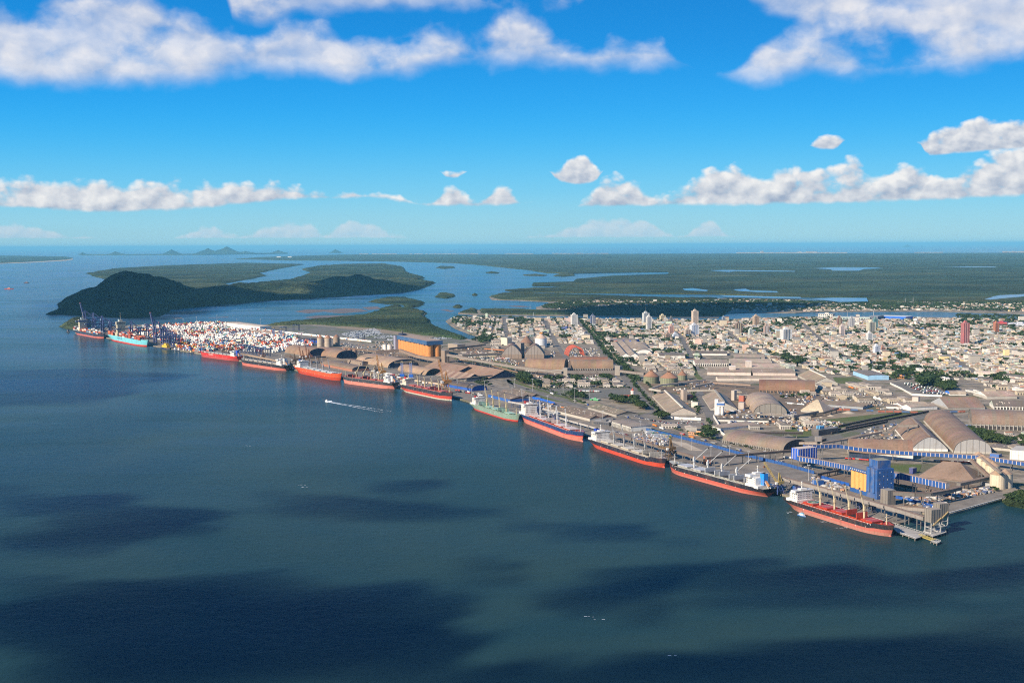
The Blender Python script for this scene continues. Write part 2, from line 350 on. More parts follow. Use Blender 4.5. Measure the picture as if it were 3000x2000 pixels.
KIDS = {}
def proto(root, kids, sub=()):
    KIDS[root.name] = list(kids)
    for k, gs in sub: KIDS[k.name] = list(gs)
    return root
FOOT = []                                # footprints of buildings and roads: nothing else is scattered there
def inside(P, poly):
    """P: N x 2 array, poly: list of xy"""
    x, y = P[:, 0], P[:, 1]; r = np.zeros(len(P), bool); n = len(poly)
    for i in range(n):
        x0, y0 = poly[i][0], poly[i][1]; x1, y1 = poly[(i + 1) % n][0], poly[(i + 1) % n][1]
        if y0 == y1: continue
        c = (y0 > y) != (y1 > y)
        r ^= c & (x < (x1 - x0) * (y - y0) / (y1 - y0) + x0)
    return r
def edge_dist(P, poly):
    d = np.full(len(P), 1e12); n = len(poly)
    for i in range(n):
        a = np.array(poly[i][:2], float); b = np.array(poly[(i + 1) % n][:2], float); e = b - a; L = (e @ e) or 1
        t = np.clip(((P - a) @ e) / L, 0, 1); q = P - a - t[:, None] * e
        d = np.minimum(d, (q * q).sum(1))
    return np.sqrt(d)
def vnoise(x, y, seed=0):
    xi, yi = np.floor(x).astype(np.int64), np.floor(y).astype(np.int64); fx, fy = x - xi, y - yi
    fx, fy = fx * fx * (3 - 2 * fx), fy * fy * (3 - 2 * fy)
    def h(a, b):
        n = (a * 374761393 + b * 668265263 + seed * 1442695041) & 0x7fffffff
        n = ((n ^ (n >> 13)) * 1274126177) & 0x7fffffff
        return ((n ^ (n >> 16)) & 0xffff) / 65535.0
    return (h(xi, yi) * (1 - fx) + h(xi + 1, yi) * fx) * (1 - fy) + (h(xi, yi + 1) * (1 - fx) + h(xi + 1, yi + 1) * fx) * fy
def fbm(x, y, o=5, seed=0):
    r, a, t = 0, 0.5, 0
    for i in range(o): r = r + a * vnoise(x, y, seed + i); t += a; x, y, a = x * 2.03 + 7, y * 2.03 + 3, a * 0.5
    return r / t
def poly_px(pts, z=LZ): return [tuple(G(px, py, z)) for px, py in pts]
def jag(poly, step=60, amp=12, seed=1):
    """roughen a natural shoreline"""
    out = []; n = len(poly)
    for i in range(n):
        a, b = Vector(poly[i]), Vector(poly[(i + 1) % n]); L = (b - a).length; k = max(1, min(60, int(L / step)))
        nv = Vector((-(b - a).y, (b - a).x)); nv = nv.normalized() if nv.length else nv
        for j in range(k):
            p = a.lerp(b, j / k)
            w = amp * (2 * float(fbm(np.array([p.x / (step * 2.5)]), np.array([p.y / (step * 2.5)]), 3, seed)[0]) - 1) * 2
            out.append(tuple(p + nv * (w if j else 0)))
    return out
def slab(name, poly, z0, z1, mat, col=(0.2, 0.2, 0.2), k='structure', label=None, side=None):
    b = MB(); b.prism(poly, z0, z1, side or col, col); o = b.build(name, mat); kind(o, k, label); return o
# ---------------------------------------------------------------- water, land, islands
def water():
    xs = [-600000, -150000, -40000, -12000, -4000, -1500, 0, 1500, 4000, 12000, 40000, 150000, 600000]
    ys = [-3000, 0, 600, 1200, 2000, 3200, 5000, 8000, 14000, 30000, 80000, 250000, 750000]
    V = [(x, y, 0.0) for y in ys for x in xs]; n = len(xs)
    F = [(j * n + i, j * n + i + 1, (j + 1) * n + i + 1, (j + 1) * n + i) for j in range(len(ys) - 1) for i in range(n - 1)]
    b = MB(); b.add(V, F, (0.02, 0.05, 0.06)); kind(b.build('water', M_WATER), 'structure', 'wide green blue estuary water reaching the sea horizon')
water()

CITY = [(220, 973), (255, 964), (380, 952), (520, 947), (640, 941), (700, 942), (770, 951), (800, 948), (880, 939), (1000, 932), (1070, 926), (1092, 915), (1150, 904), (1200, 903), (1247, 914), (1241, 926), (1256, 936), (1262, 950), (1300, 966), (1345, 982), (1372, 993), (1394, 993), (1400, 984), (1366, 973), (1335, 961), (1318, 950), (1306, 940),
        (1320, 931), (1345, 927), (1420, 925), (1500, 927), (1600, 930), (1700, 932), (1850, 934), (2000, 936), (2110, 938), (2210, 930), (2330, 928), (2450, 926), (2600, 927), (2760, 929), (2880, 933), (3000, 937), (3300, 948),
        (3300, 1560), (3000, 1478), (2960, 1466), (2936, 1462), (2765, 1509), (2700, 1500), (2650, 1528), (2606, 1539), (1322, 1160)]
cityp = poly_px(CITY)
slab('land', cityp, -6, LZ, M_LAND, (0.3, 0.28, 0.25), side=(0.16, 0.13, 0.10), label='flat built up peninsula of port and town')
FOREST = (0.034, 0.052, 0.024)
far = poly_px([(690, 759), (760, 754), (900, 749), (1000, 746), (1500, 745), (2200, 743), (3000, 741), (3600, 740), (3600, 890), (3000, 885), (2560, 884), (2545, 884), (2540, 872), (2380, 871), (2200, 867), (2100, 863), (1760, 859), (1640, 858), (1500, 855), (1480, 851), (1560, 846), (1680, 843), (1750, 846), (1690, 840), (1562, 838), (1562, 830), (1680, 827), (1690, 819), (1800, 809), (1955, 804), (1955, 797), (1760, 800), (1680, 802), (1600, 800), (1560, 793), (1470, 783), (1400, 776), (1330, 771), (1150, 766), (1000, 764), (850, 763)], 0)
slab('forest_land', jag(far, 400, 25, 3), -2, 8, M_FOREST, FOREST, 'stuff', 'vast mangrove forest plain beyond the town reaching the coast')
across = poly_px([(1572, 904), (1570, 899), (1600, 889), (1620, 883), (1560, 881), (1440, 877), (1434, 869), (1460, 862), (1560, 860), (1700, 863), (1790, 869), (2000, 871), (2106, 873), (2200, 874), (2350, 877), (2380, 881), (2540, 886), (2600, 883), (3000, 884), (3300, 886), (3300, 926), (3000, 918), (2750, 911), (2400, 912), (2330, 916), (2200, 915), (2112, 918), (2105, 930), (1950, 928), (1700, 925), (1480, 922), (1400, 921), (1342, 918), (1343, 914), (1372, 907), (1404, 907), (1450, 907), (1530, 909), (1640, 913), (1650, 911)])
slab('river_bank_land', jag(across, 120, 6, 5), -4, 2, M_LAND, (0.3, 0.28, 0.25), side=(0.12, 0.10, 0.07), label='low far bank of the river with a suburb')

def canopy(name, label, poly, h, sp, z0=1.0, col=FOREST, hills=None, jitter=0.5, edge=1.6, k='stuff', rim=None):
    P0 = np.array([p[:2] for p in poly]); lo, hi = P0.min(0), P0.max(0)
    xs = np.arange(lo[0] - sp, hi[0] + 2 * sp, sp); ys = np.arange(lo[1] - sp, hi[1] + 2 * sp, sp)
    X, Y = np.meshgrid(xs, ys); n, m_ = X.shape
    X = X + RNG.uniform(-.3, .3, X.shape) * sp; Y = Y + RNG.uniform(-.3, .3, X.shape) * sp
    P = np.stack([X.ravel(), Y.ravel()], 1); ins = inside(P, poly); d = edge_dist(P, poly)
    if rim is not None:
        ins &= d > rim * 0.0
    e = np.clip(d / (h * edge), 0, 1); e = e * e * (3 - 2 * e) * 0.75 + 0.25
    w = 1 - jitter + jitter * (RNG.uniform(0, 1, len(P)) * 0.8 + 1.2 * fbm(P[:, 0] / (sp * 6), P[:, 1] / (sp * 6), 3, 9))
    Z = z0 + h * e * w
    if hills:
        H = np.zeros(len(P))
        for hx, hy, hh, wx, wy in hills:
            H = np.maximum(H, hh * np.exp(-((P[:, 0] - hx) / wx) ** 2 - ((P[:, 1] - hy) / wy) ** 2))
        r = 0.56 + 0.52 * (1 - np.abs(2 * fbm(P[:, 0] / 260, P[:, 1] / 420, 5, 21) - 1))
        Z = Z + H * r * np.clip(d / 110, 0, 1) ** 0.7
    Z[~ins] = z0 - 2.5
    I = np.arange(n * m_).reshape(n, m_); q = np.stack([I[:-1, :-1], I[:-1, 1:], I[1:, 1:], I[1:, :-1]], -1).reshape(-1, 4)
    q = q[ins[q].any(1)]
    use = np.unique(q); mp = np.zeros(n * m_, int); mp[use] = np.arange(len(use))
    c = np.tile(np.array(col), (len(q), 1)) * (0.8 + 0.4 * RNG.random((len(q), 1)))
    o = npmesh(name, np.column_stack([P[:, 0], P[:, 1], Z])[use], [mp[q]], [c], M_FOREST)
    kind(o, k, label); return o
# long low island and the hill island behind the container port
canopy('island_forest', 'flat wooded island between two channels', jag(poly_px([(255, 801), (300, 793), (340, 787), (510, 778), (723, 771), (889, 775), (808, 789), (757, 800), (778, 808), (723, 819), (655, 831), (676, 840), (640, 848), (587, 850), (450, 850), (330, 822), (280, 810)], 0), 150, 10, 2), 11, 32, 0)
def hp(px, py, top, wx, wy): 
    p = G(px, py, 0); return (p.x, p.y, (py - top) * mpp(px, py) * 1.02 - 8, wx, wy)
hills = [hp(378, 886, 803, 185, 480), hp(345, 884, 806, 95, 380), hp(415, 888, 806, 190, 450), hp(462, 892, 822, 210, 450), hp(520, 893, 846, 250, 400), hp(575, 890, 860, 200, 350), hp(300, 884, 838, 160, 400), hp(250, 890, 858, 160, 350), hp(205, 905, 886, 130, 220),
         hp(650, 868, 842, 260, 500), hp(720, 862, 832, 260, 500), hp(800, 860, 832, 240, 500), hp(860, 860, 836, 230, 450), hp(930, 852, 826, 240, 500), hp(1000, 850, 812, 240, 480), hp(1045, 850, 810, 210, 450), hp(1095, 850, 822, 210, 420), hp(1150, 852, 836, 200, 380)]
ISL = jag(poly_px([(884, 789), (940, 780), (1000, 776), (1127, 774), (1180, 783), (1190, 799), (1243, 814), (1228, 822), (1275, 829), (1235, 846), (1183, 857), (1000, 869), (800, 880), (640, 893), (497, 908), (468, 927), (380, 932), (250, 925), (190, 922), (137, 921), (178, 905), (172, 893), (190, 880), (240, 866), (300, 855), (360, 850), (587, 848), (676, 838), (850, 822), (914, 799)], 0), 130, 11, 4)
canopy('hill', 'dark wooded hill island with a steep knob above the bay', ISL, 15, 19, 0, (0.026, 0.042, 0.02), hills, k='structure', jitter=0.85)
canopy('headland_trees', 'small wooded point beside the container ships', poly_px([(176, 957), (186, 950), (200, 940), (232, 934), (262, 938), (270, 950), (255, 962), (225, 966), (195, 963)], 0), 14, 9, 0, (0.04, 0.052, 0.024), [hp(225, 950, 943, 60, 80)])
small = [((1275, 871), (1285, 860), (1305, 859), (1330, 862), (1330, 870), (1310, 874)), ((1384, 866), (1388, 860), (1396, 861), (1398, 867)), ((1326, 900), (1336, 895), (1350, 895), (1353, 901), (1340, 903)), ((1277, 785), (1290, 780), (1330, 781), (1333, 785), (1300, 788)), ((1422, 799), (1440, 796), (1462, 799), (1458, 802), (1430, 801)), ((1530, 806), (1570, 804), (1605, 807), (1590, 809), (1545, 808)), ((1620, 809), (1640, 802), (1680, 803), (1686, 808), (1650, 811)),
         ((1081, 884), (1127, 873), (1190, 873), (1238, 884), (1240, 893), (1210, 902), (1195, 900), (1180, 893), (1130, 891)), ((1110, 906), (1150, 896), (1175, 895), (1178, 903), (1140, 908)),
         ((1480, 851), (1560, 845), (1690, 845), (1750, 850), (1755, 857), (1640, 858), (1510, 856)), ((1434, 870), (1470, 860), (1560, 860), (1620, 866), (1560, 880), (1470, 879)), ((1342, 917), (1372, 906), (1400, 907), (1400, 920)), ((1700, 904), (1800, 897), (2000, 897), (2100, 903), (2150, 908), (2110, 927), (1950, 927), (1700, 924), (1450, 922), (1410, 920), (1404, 908), (1450, 906), (1530, 908), (1640, 912)), ((1562, 838), (1562, 830), (1660, 829), (1900, 832), (2000, 842), (1700, 842))]
for i, sp_ in enumerate(small):
    big = i in (7, 9, 10, 12, 13)
    canopy('mangrove_islet' if not big else 'mangrove_strip', ['dark mangrove islet in the channel', 'long strip of mangrove along the water'][big], jag(poly_px(sp_, 0), 50, 5, 6 + i), 8, 14 if not big else 20, 0.2)
canopy('riverside_woods', 'woods behind the suburb across the river', jag(poly_px([(1434, 868), (1560, 862), (1700, 865), (1900, 872), (2106, 875), (2100, 880), (1900, 878), (1760, 876), (1650, 884), (1560, 881)], 2), 60, 5, 31), 9, 18, 2)
canopy('peninsula_woods', 'green mangrove woods behind the parking lots', jag(poly_px([(780, 953), (860, 943), (930, 937), (1000, 931), (1062, 925), (1092, 915), (1150, 904), (1200, 903), (1247, 914), (1241, 926), (1256, 936), (1262, 950), (1300, 966), (1345, 982), (1372, 992), (1350, 996), (1270, 984), (1180, 972), (1090, 960), (980, 953), (900, 950), (840, 953)]), 40, 4, 41), 9, 8.5, LZ - 1, (0.036, 0.058, 0.024))
canopy('shore_mangrove', 'bushy mangrove at the end of the jetty wall', poly_px([(2935, 1463), (2950, 1452), (2985, 1442), (3060, 1438), (3200, 1470), (3200, 1540), (3060, 1500), (2990, 1481), (2950, 1474)]), 5, 2.0, 0.5, (0.03, 0.046, 0.018), jitter=0.95)
for pts in [((862, 912), (900, 906), (960, 907), (1010, 903), (1060, 905), (1080, 912), (1000, 918), (950, 913), (900, 918)), ((890, 930), (930, 924), (1060, 923), (1090, 915), (1100, 922), (1050, 930), (960, 934)), ((1290, 908), (1310, 906), (1332, 911), (1320, 914)), ((505, 931), (535, 930), (532, 933), (508, 933)), ((610, 930), (670, 928), (668, 930), (612, 931)), ((1490, 896), (1520, 895), (1560, 898), (1530, 900), (1500, 898)), ((1060, 900), (1110, 897), (1115, 905), (1080, 908))]:
    slab('mud_flat', jag(poly_px(pts, 0), 60, 8, 15), -1, 0.25, M_MUD, (0.15, 0.115, 0.095), label='brown mud bank bared by the tide')
# outer coast
canopy('coast_forest', 'low wooded spit by the river mouth', jag(poly_px([(-400, 750), (0, 749), (185, 752), (207, 757), (185, 761), (0, 771), (-400, 775)], 0), 500, 40, 7), 12, 160, 0)
slab('beach', jag(poly_px([(-20, 771.6), (100, 767), (185, 761.6), (190, 757), (213, 756), (213, 761), (195, 764), (100, 769.5), (-20, 773.5)], 0), 300, 12, 8), -1, 1.5, M_SAND, (0.4, 0.34, 0.25), label='pale sand beach on the spit')
slab('coast_land', jag(poly_px([(228, 746), (330, 746.5), (450, 746), (600, 745), (780, 742.5), (842, 741.5), (842, 743.5), (600, 747), (330, 747.8), (240, 747.8)], 0), 900, 60, 9), -1, 30, M_FOREST, FOREST, label='low dark strip of far coast')
for i, (px, base, top, w) in enumerate([(242, 746.5, 739.5, 13), (338, 746, 737.5, 27), (503, 745, 732, 27), (610, 744.5, 729, 40), (665, 744.5, 724.5, 50), (720, 744, 736, 40), (815, 742.5, 733.5, 26), (983, 741, 731.5, 19), (2657, 723.5, 717, 14), (2700, 723, 720, 8)]):
    c = G(px, base, 0); s = mpp(px, base); R = w * s
    b = MB(); n, mr = 20, 7; V, F = [], []
    for r_ in range(mr + 1):
        for a_ in range(n):
            t = r_ / mr; an = 2 * math.pi * a_ / n; rr = R * 1.15 * t * (1 + 0.12 * math.sin(3 * an + i)); V.append((rr * math.cos(an), rr * 0.8 * math.sin(an), (base - top) * s * (1 - t) ** 0.9 * (1 - 0.25 * t) * (1 + 0.15 * math.sin(5 * an + r_ * 2 + i)) - (5 if r_ == mr else 0)))
    F = [(r_ * n + a_, r_ * n + (a_ + 1) % n, (r_ + 1) * n + (a_ + 1) % n, (r_ + 1) * n + a_) for r_ in range(mr) for a_ in range(n)]
    b.add(V, F, (0.022, 0.036, 0.022), True); o = b.build('far_hill', M_FOREST); o.location = (c.x, c.y, 0); kind(o, 'structure', 'dark far hill rising from the sea')
# inland water seen through the forest
for pts in [((2075, 792), (2140, 791), (2330, 794), (2328, 796), (2150, 794.5), (2135, 796.5)), ((2382, 786), (2450, 783), (2560, 784), (2590, 786), (2530, 788), (2515, 793), (2440, 793), (2430, 789)), ((2000, 846), (2030, 844), (2075, 850), (2070, 853), (2010, 851)), ((2148, 848), (2185, 846), (2200, 851), (2275, 853), (2280, 857), (2220, 856), (2160, 852)), ((2108, 865), (2200, 867), (2345, 870), (2348, 874), (2250, 873), (2130, 870)), ((2378, 875), (2440, 872), (2540, 873), (2544, 883), (2460, 885), (2420, 880)), ((2885, 876), (2930, 865), (3010, 861), (3010, 866), (2950, 873), (2900, 878)), ((2760, 783), (2800, 782), (2830, 781), (2915, 781), (2915, 783.5), (2840, 783))]:
    slab('inland_water', jag(poly_px(pts, 8), 160, 26, 25), 8.2, 8.8, M_WATER, (0.03, 0.06, 0.07), label='creek shining through the forest')

# ---------------------------------------------------------------- paving, roads, grass
def sheet(name, pts, mat, z=0.12, label=None, px=True):
    return slab(name, poly_px(pts) if px else pts, LZ - 0.5, LZ + z, mat, label=label)
ROADP = []
sheet('dusty_yard', [(835, 1028), (900, 1008), (1060, 1020), (1180, 1040), (1290, 1030), (1340, 1012), (1520, 1020), (1640, 1030), (1800, 1070), (1830, 1100), (1700, 1108), (1560, 1106), (1450, 1098), (1350, 1100), (1180, 1082), (1040, 1070), (900, 1058), (835, 1045)], M_DUST, 0.16, label='brown dusty ground of the bulk plants')
sheet('dusty_yard', [(1870, 1120), (2020, 1110), (2240, 1132), (2400, 1156), (2560, 1200), (2420, 1240), (2240, 1240), (2110, 1225), (2070, 1180), (1990, 1150), (1900, 1150)], M_DUST, 0.16, label='brown dusty ground among the gabled warehouses')
sheet('dusty_yard', [(2380, 1390), (2500, 1380), (2700, 1400), (2860, 1420), (2800, 1462), (2690, 1492), (2560, 1455)], M_DUST, 0.16, label='brown ground under the pier galleries')
sheet('grass_field', [(1330, 1042), (1440, 1050), (1520, 1072), (1500, 1084), (1400, 1066), (1330, 1052)], M_GRASS, 0.2, label='rough grass between the plant galleries')
sheet('grass_field', [(940, 948), (1060, 950), (1180, 965), (1290, 985), (1200, 980), (1080, 962), (960, 954)], M_GRASS, 0.2, label='olive grass below the mangrove woods')
sheet('grass_field', [(2300, 1244), (2440, 1226), (2560, 1222), (2440, 1262), (2340, 1284), (2300, 1268)], M_GRASS, 0.18, label='weedy ground around the rail loading point')
def road(pts, w, z=0.3, mat=None, name='road', label='grey road between blocks'):
    P = [A(*p) for p in pts]; Lf, Rt = [], []
    for i, p in enumerate(P):
        d = (P[min(i + 1, len(P) - 1)] - P[max(i - 1, 0)]).normalized(); n = Vector((-d.y, d.x)); Lf.append(tuple(p + n * w / 2)); Rt.append(tuple(p - n * w / 2))
    poly = Lf + Rt[::-1]; slab(name, poly, LZ - 0.5, LZ + z, mat or M_ASPH, label=label)
    n = len(Lf); ROADP.extend([[Lf[i], Lf[i + 1], Rt[i + 1], Rt[i]] for i in range(n - 1)])
sheet('quay_paving', [(222, 972), (400, 960), (700, 952), (1010, 1000), (1180, 1050), (1330, 1098), (1480, 1133), (1600, 1165), (1750, 1205), (1860, 1240), (2050, 1290), (2200, 1325), (2340, 1365), (2480, 1400), (2640, 1470), (2700, 1495), (2650, 1527), (2606, 1538), (1322, 1159)], M_APRON, label='long paved quay along the ships')
sheet('gravel_lot', [(780, 962), (880, 950), (1010, 962), (1120, 975), (1260, 990), (1330, 985), (1380, 1002), (1300, 1010), (1180, 1003), (1010, 992), (870, 978), (770, 968)], M_LOT, 0.24, label='wide dark gravel yard behind the silos')
sheet('gravel_lot', [(1555, 1141), (1650, 1139), (1850, 1139), (1856, 1160), (1770, 1166), (1660, 1172)], M_LOT, 0.26, label='dry green lot with a row of parked trucks')
sheet('grass_field', [(1538, 1146), (1550, 1142), (1625, 1166), (1690, 1180), (1680, 1184), (1600, 1170)], M_GRASS, 0.28, label='narrow green verge along the port road')
sheet('grass_field', [(2595, 1360), (2700, 1362), (2690, 1388), (2650, 1385), (2598, 1372)], M_GRASS, 0.3, label='bright green lawn behind the blue gallery')
sheet('grass_field', [(2400, 1230), (2480, 1222), (2620, 1208), (2700, 1202), (2720, 1212), (2600, 1225), (2450, 1238)], M_GRASS, 0.26, label='grass between rail tracks')
sheet('grass_field', [(2440, 1106), (2500, 1104), (2530, 1116), (2480, 1123), (2450, 1122)], M_GRASS, 0.3, label='green field beside the gabled warehouse')
sheet('grass_field', [(2018, 1050), (2030, 1048), (2045, 1095), (2065, 1115), (2045, 1112), (2025, 1090)], M_GRASS, 0.3, label='green verge along the factory road')
sheet('grass_field', [(1910, 1210), (1930, 1198), (1950, 1212), (1945, 1217)], M_GRASS, 0.3, label='triangle of lawn before the ridge warehouse')
sheet('grass_field', [(1440, 1085), (1500, 1082), (1560, 1095), (1500, 1105), (1450, 1100)], M_GRASS, 0.22, label='rough grass under the brown gallery')
sheet('dirt_yard', [(2420, 1215), (2470, 1207), (2560, 1212), (2500, 1224), (2420, 1232), (2300, 1245), (2330, 1230)], M_DIRT, 0.25, label='bare reddish earth beside the tracks')
sheet('dirt_yard', [(2385, 1132), (2440, 1130), (2480, 1140), (2420, 1146)], M_DIRT, 0.24, label='bare earth yard behind the brown warehouse')
sheet('dirt_yard', [(1000, 955), (1100, 962), (1200, 976), (1270, 988), (1200, 985), (1100, 972), (980, 960)], M_DIRT, 0.3, label='sandy strip below the mangrove woods')
sheet('sand_patch', [(1960, 1290), (2010, 1297), (2060, 1320), (2020, 1318)], M_SAND, 0.25, label='spilled pale bulk cargo on the quay')
sheet('sand_patch', [(2400, 1405), (2480, 1420), (2500, 1432), (2440, 1432), (2385, 1418)], M_SAND, 0.25, label='spilled pale bulk cargo near the orange silos')
sheet('dirt_yard', [(2060, 1075), (2130, 1072), (2150, 1080), (2080, 1090)], M_SAND, 0.25, label='pale bare yard by the white factory')
sheet('gravel_lot', [(1850, 1216), (1900, 1214), (2060, 1232), (2066, 1250), (1950, 1252), (1860, 1232)], M_APRON, 0.25, label='car park before the ridge warehouse')
sheet('gravel_lot', [(2610, 1120), (2720, 1128), (2800, 1150), (2720, 1158), (2640, 1140)], M_ASPH, 0.25, label='truck park by the big tree')
sheet('rail_yard', [(2240, 1300), (2500, 1255), (2700, 1215), (2760, 1205), (2760, 1215), (2560, 1260), (2330, 1318)], M_LOT, 0.2, label='dark rail yard bending behind the sheds')
sheet('jetty_paving', [(2700, 1500), (2766, 1507), (2936, 1461), (2950, 1450), (2930, 1440), (2820, 1462)], M_CONC and M_APRON, 0.3, label='pale concrete jetty road')
for pts, w in [([(1570, 905 + 28), (1596, 940), (1632, 1010), (1660, 1052)], 15), ([(1477, 930), (1485, 986)], 15), ([(1696, 940), (1740, 990), (1797, 1062), (1844, 1118), (1880, 1165), (1925, 1205)], 26), ([(1975, 970), (1994, 985), (2020, 1035), (2045, 1085)], 14),
               ([(2040, 1140), (2058, 1165), (2080, 1215), (2105, 1270), (2120, 1300)], 20), ([(1480, 1112), (1540, 1140), (1620, 1166), (1740, 1200), (1860, 1232), (1960, 1262), (2080, 1296), (2200, 1332), (2330, 1368)], 17), ([(1925, 1205), (1860, 1222), (1800, 1212)], 14),
               ([(1540, 1140), (1700, 1136), (1850, 1136)], 12), ([(2230, 1020), (2360, 1060), (2500, 1098), (2560, 1112), (2640, 1120), (3050, 1130)], 16), ([(2100, 950), (2180, 1010), (2280, 1070)], 12), ([(2350, 945), (2420, 1010), (2520, 1075)], 12), ([(2640, 940), (2760, 1030), (2900, 1120)], 13), ([(1500, 960), (1700, 962), (1980, 970), (2300, 962), (3000, 975)], 12), ([(1900, 1010), (2250, 1005), (3050, 1030)], 12), ([(1455, 1085), (1490, 1110), (1500, 1135)], 12)]:
    road(pts, w)
for pts, w, lb in [([(1500, 1118), (1560, 1136), (1640, 1160), (1720, 1183)], 11, 'green verge behind the quay sheds'), ([(1890, 1254), (1970, 1272), (2085, 1303), (2205, 1337), (2300, 1359), (2380, 1381)], 10, 'green verge behind the blue quay fence'), ([(1868, 1246), (1960, 1268), (2080, 1303)], 4, 'thin green median of the port road')]: road(pts, w, 0.34, M_GRASS, 'grass_verge', lb)
for i, (pts) in enumerate([[(2300, 1312), (2500, 1262), (2680, 1222), (2800, 1200)], [(2290, 1308), (2490, 1258), (2670, 1218), (2790, 1197)], [(2420, 1265), (2560, 1245), (2700, 1214), (2840, 1190)], [(2450, 1250), (2560, 1236), (2700, 1206)], [(2460, 1192), (2560, 1206), (2700, 1208), (2850, 1198)]]):
    road(pts, 3.2, 0.36 + 0.04 * i, M_APRON, 'rail_track', 'rail track in the yard')

# ---------------------------------------------------------------- haze
hzb = MB(); hzb.add([(x, y, z) for z in (-8, 452) for x, y in ((-640000, -3500), (640000, -3500), (640000, 790000), (-640000, 790000))], [(3, 2, 1, 0), (4, 5, 6, 7), (0, 1, 5, 4), (1, 2, 6, 5), (2, 3, 7, 6), (3, 0, 4, 7)], (1, 1, 1))
hm = bpy.data.materials.new('haze'); hm.use_nodes = True; ht = NT(hm.node_tree); ht.n.clear()
ho = ht.node('ShaderNodeOutputMaterial'); pv = ht.node('ShaderNodeVolumePrincipled'); pv.inputs['Color'].default_value = (0.26, 0.74, 1.0, 1)
pv.inputs['Density'].default_value = 1.5e-5; pv.inputs['Anisotropy'].default_value = 0.0
ht.l.new(pv.outputs[0], ho.inputs['Volume'])
kind(hzb.build('haze', hm), 'stuff', 'thin blue air over the bay')

# ---------------------------------------------------------------- clouds above and behind the viewpoint: their shade falls on the bay
cm = bpy.data.materials.new('cloud'); cm.use_nodes = True; ct = NT(cm.node_tree); ct.n.clear()
co = ct.node('ShaderNodeOutputMaterial'); cv = ct.node('ShaderNodeVolumePrincipled'); cv.inputs['Color'].default_value = (1, 1, 1, 1); cv.inputs['Density'].default_value = 0.018
ct.l.new(cv.outputs[0], co.inputs['Volume'])
def cloud(pts, alt, thick, sp, thr=0.42, soft=160, scale=420, seed=0):
    """a flat-based cloud standing where its shade falls on the patch pts (photo pixels on the water)"""
    k = alt / SUN_DIR.z; off = Vector((SUN_DIR.x * k, SUN_DIR.y * k))
    poly = [tuple(G(px, py, 0) + off) for px, py in pts]
    P0 = np.array(poly); lo, hi = P0.min(0), P0.max(0)
    xs = np.arange(lo[0] - sp, hi[0] + 2 * sp, sp); ys = np.arange(lo[1] - sp, hi[1] + 2 * sp, sp)
    X, Y = np.meshgrid(xs, ys); n, m_ = X.shape; P = np.stack([X.ravel(), Y.ravel()], 1)
    ins = inside(P, poly); d = np.where(ins, 1, -1) * edge_dist(P, poly)
    T = np.clip(d / soft, -1.5, 1.0) * 0.5 + fbm(P[:, 0] / scale, P[:, 1] / (scale * 0.55), 5, seed) - thr - 0.25
    T = np.clip(T * 1.1, -0.05, 1) * thick; ok = T > 0
    I = np.arange(n * m_).reshape(n, m_); q = np.stack([I[:-1, :-1], I[:-1, 1:], I[1:, 1:], I[1:, :-1]], -1).reshape(-1, 4); q = q[ok[q].any(1)]
    if not len(q): return
    use = np.unique(q); N = len(use); mp = np.zeros(n * m_, int); mp[use] = np.arange(N); q = mp[q]; t = np.maximum(T[use], 0.0)
    # edges used once close the rim
    e = np.concatenate([q[:, [0, 1]], q[:, [1, 2]], q[:, [2, 3]], q[:, [3, 0]]]); key = np.sort(e, 1); kk = key[:, 0] * N + key[:, 1]
    u, c = np.unique(kk, return_counts=True); once = np.isin(kk, u[c == 1]); r = e[once]
    top = np.column_stack([P[use], alt + 6 + t]); bot = np.column_stack([P[use], alt - 0.25 * t])
    F = [q, q[:, ::-1] + N, np.stack([r[:, 1], r[:, 0], r[:, 0] + N, r[:, 1] + N], 1)]
    o = npmesh('cloud', np.concatenate([top, bot]), F, [np.ones((len(f), 3)) for f in F], cm, True); kind(o, 'structure', 'cloud over the bay')
cloud([(-150, 1640), (300, 1660), (800, 1700), (1050, 1760), (1150, 1850), (1250, 2140), (-260, 2140)], 1000, 340, 26, 0.36, 170, 170, 3)
cloud([(930, 1600), (1100, 1575), (1500, 1590), (2000, 1620), (2500, 1660), (3050, 1640), (3100, 1760), (2500, 1790), (2000, 1830), (1600, 1900), (1300, 1740), (960, 1660)], 1000, 260, 26, 0.49, 150, 130, 11)
cloud([(-100, 1430), (300, 1440), (620, 1500), (600, 1570), (250, 1640), (-100, 1660)], 1000, 260, 30, 0.46, 120, 190, 23)
cloud([(980, 1400), (1250, 1390), (1330, 1430), (1200, 1470), (1000, 1460)], 1000, 180, 25, 0.42, 70, 220, 5)
cloud([(1850, 1900), (2500, 1860), (3100, 1780), (3100, 2050), (1150, 2050), (1300, 1930)], 1000, 320, 28, 0.34, 150, 150, 29)
cloud([(600, 1420), (1000, 1440), (1500, 1500), (1550, 1560), (1000, 1560), (700, 1500)], 1000, 150, 26, 0.5, 90, 170, 41)
cloud([(1400, 1480), (2000, 1560), (2500, 1600), (2500, 1640), (1900, 1620), (1400, 1560)], 1000, 150, 26, 0.5, 90, 170, 47)
cloud([(-150, 1090), (150, 1082), (380, 1090), (520, 1102), (400, 1130), (250, 1180), (-150, 1200)], 1300, 300, 50, 0.32, 110, 420, 7)
cloud([(100, 930), (120, 880), (300, 858), (520, 862), (800, 875), (960, 870), (900, 890), (620, 905), (520, 925), (400, 940)], 2300, 420, 80, 0.2, 160, 900, 17)
cloud([(930, 868), (950, 850), (1180, 846), (1190, 860), (1080, 872)], 2300, 420, 60, 0.2, 100, 500, 18)
cloud([(1640, 915), (1720, 897), (2120, 893), (2330, 905), (2200, 916), (2080, 930), (1700, 930)], 2200, 420, 70, 0.2, 150, 800, 19)
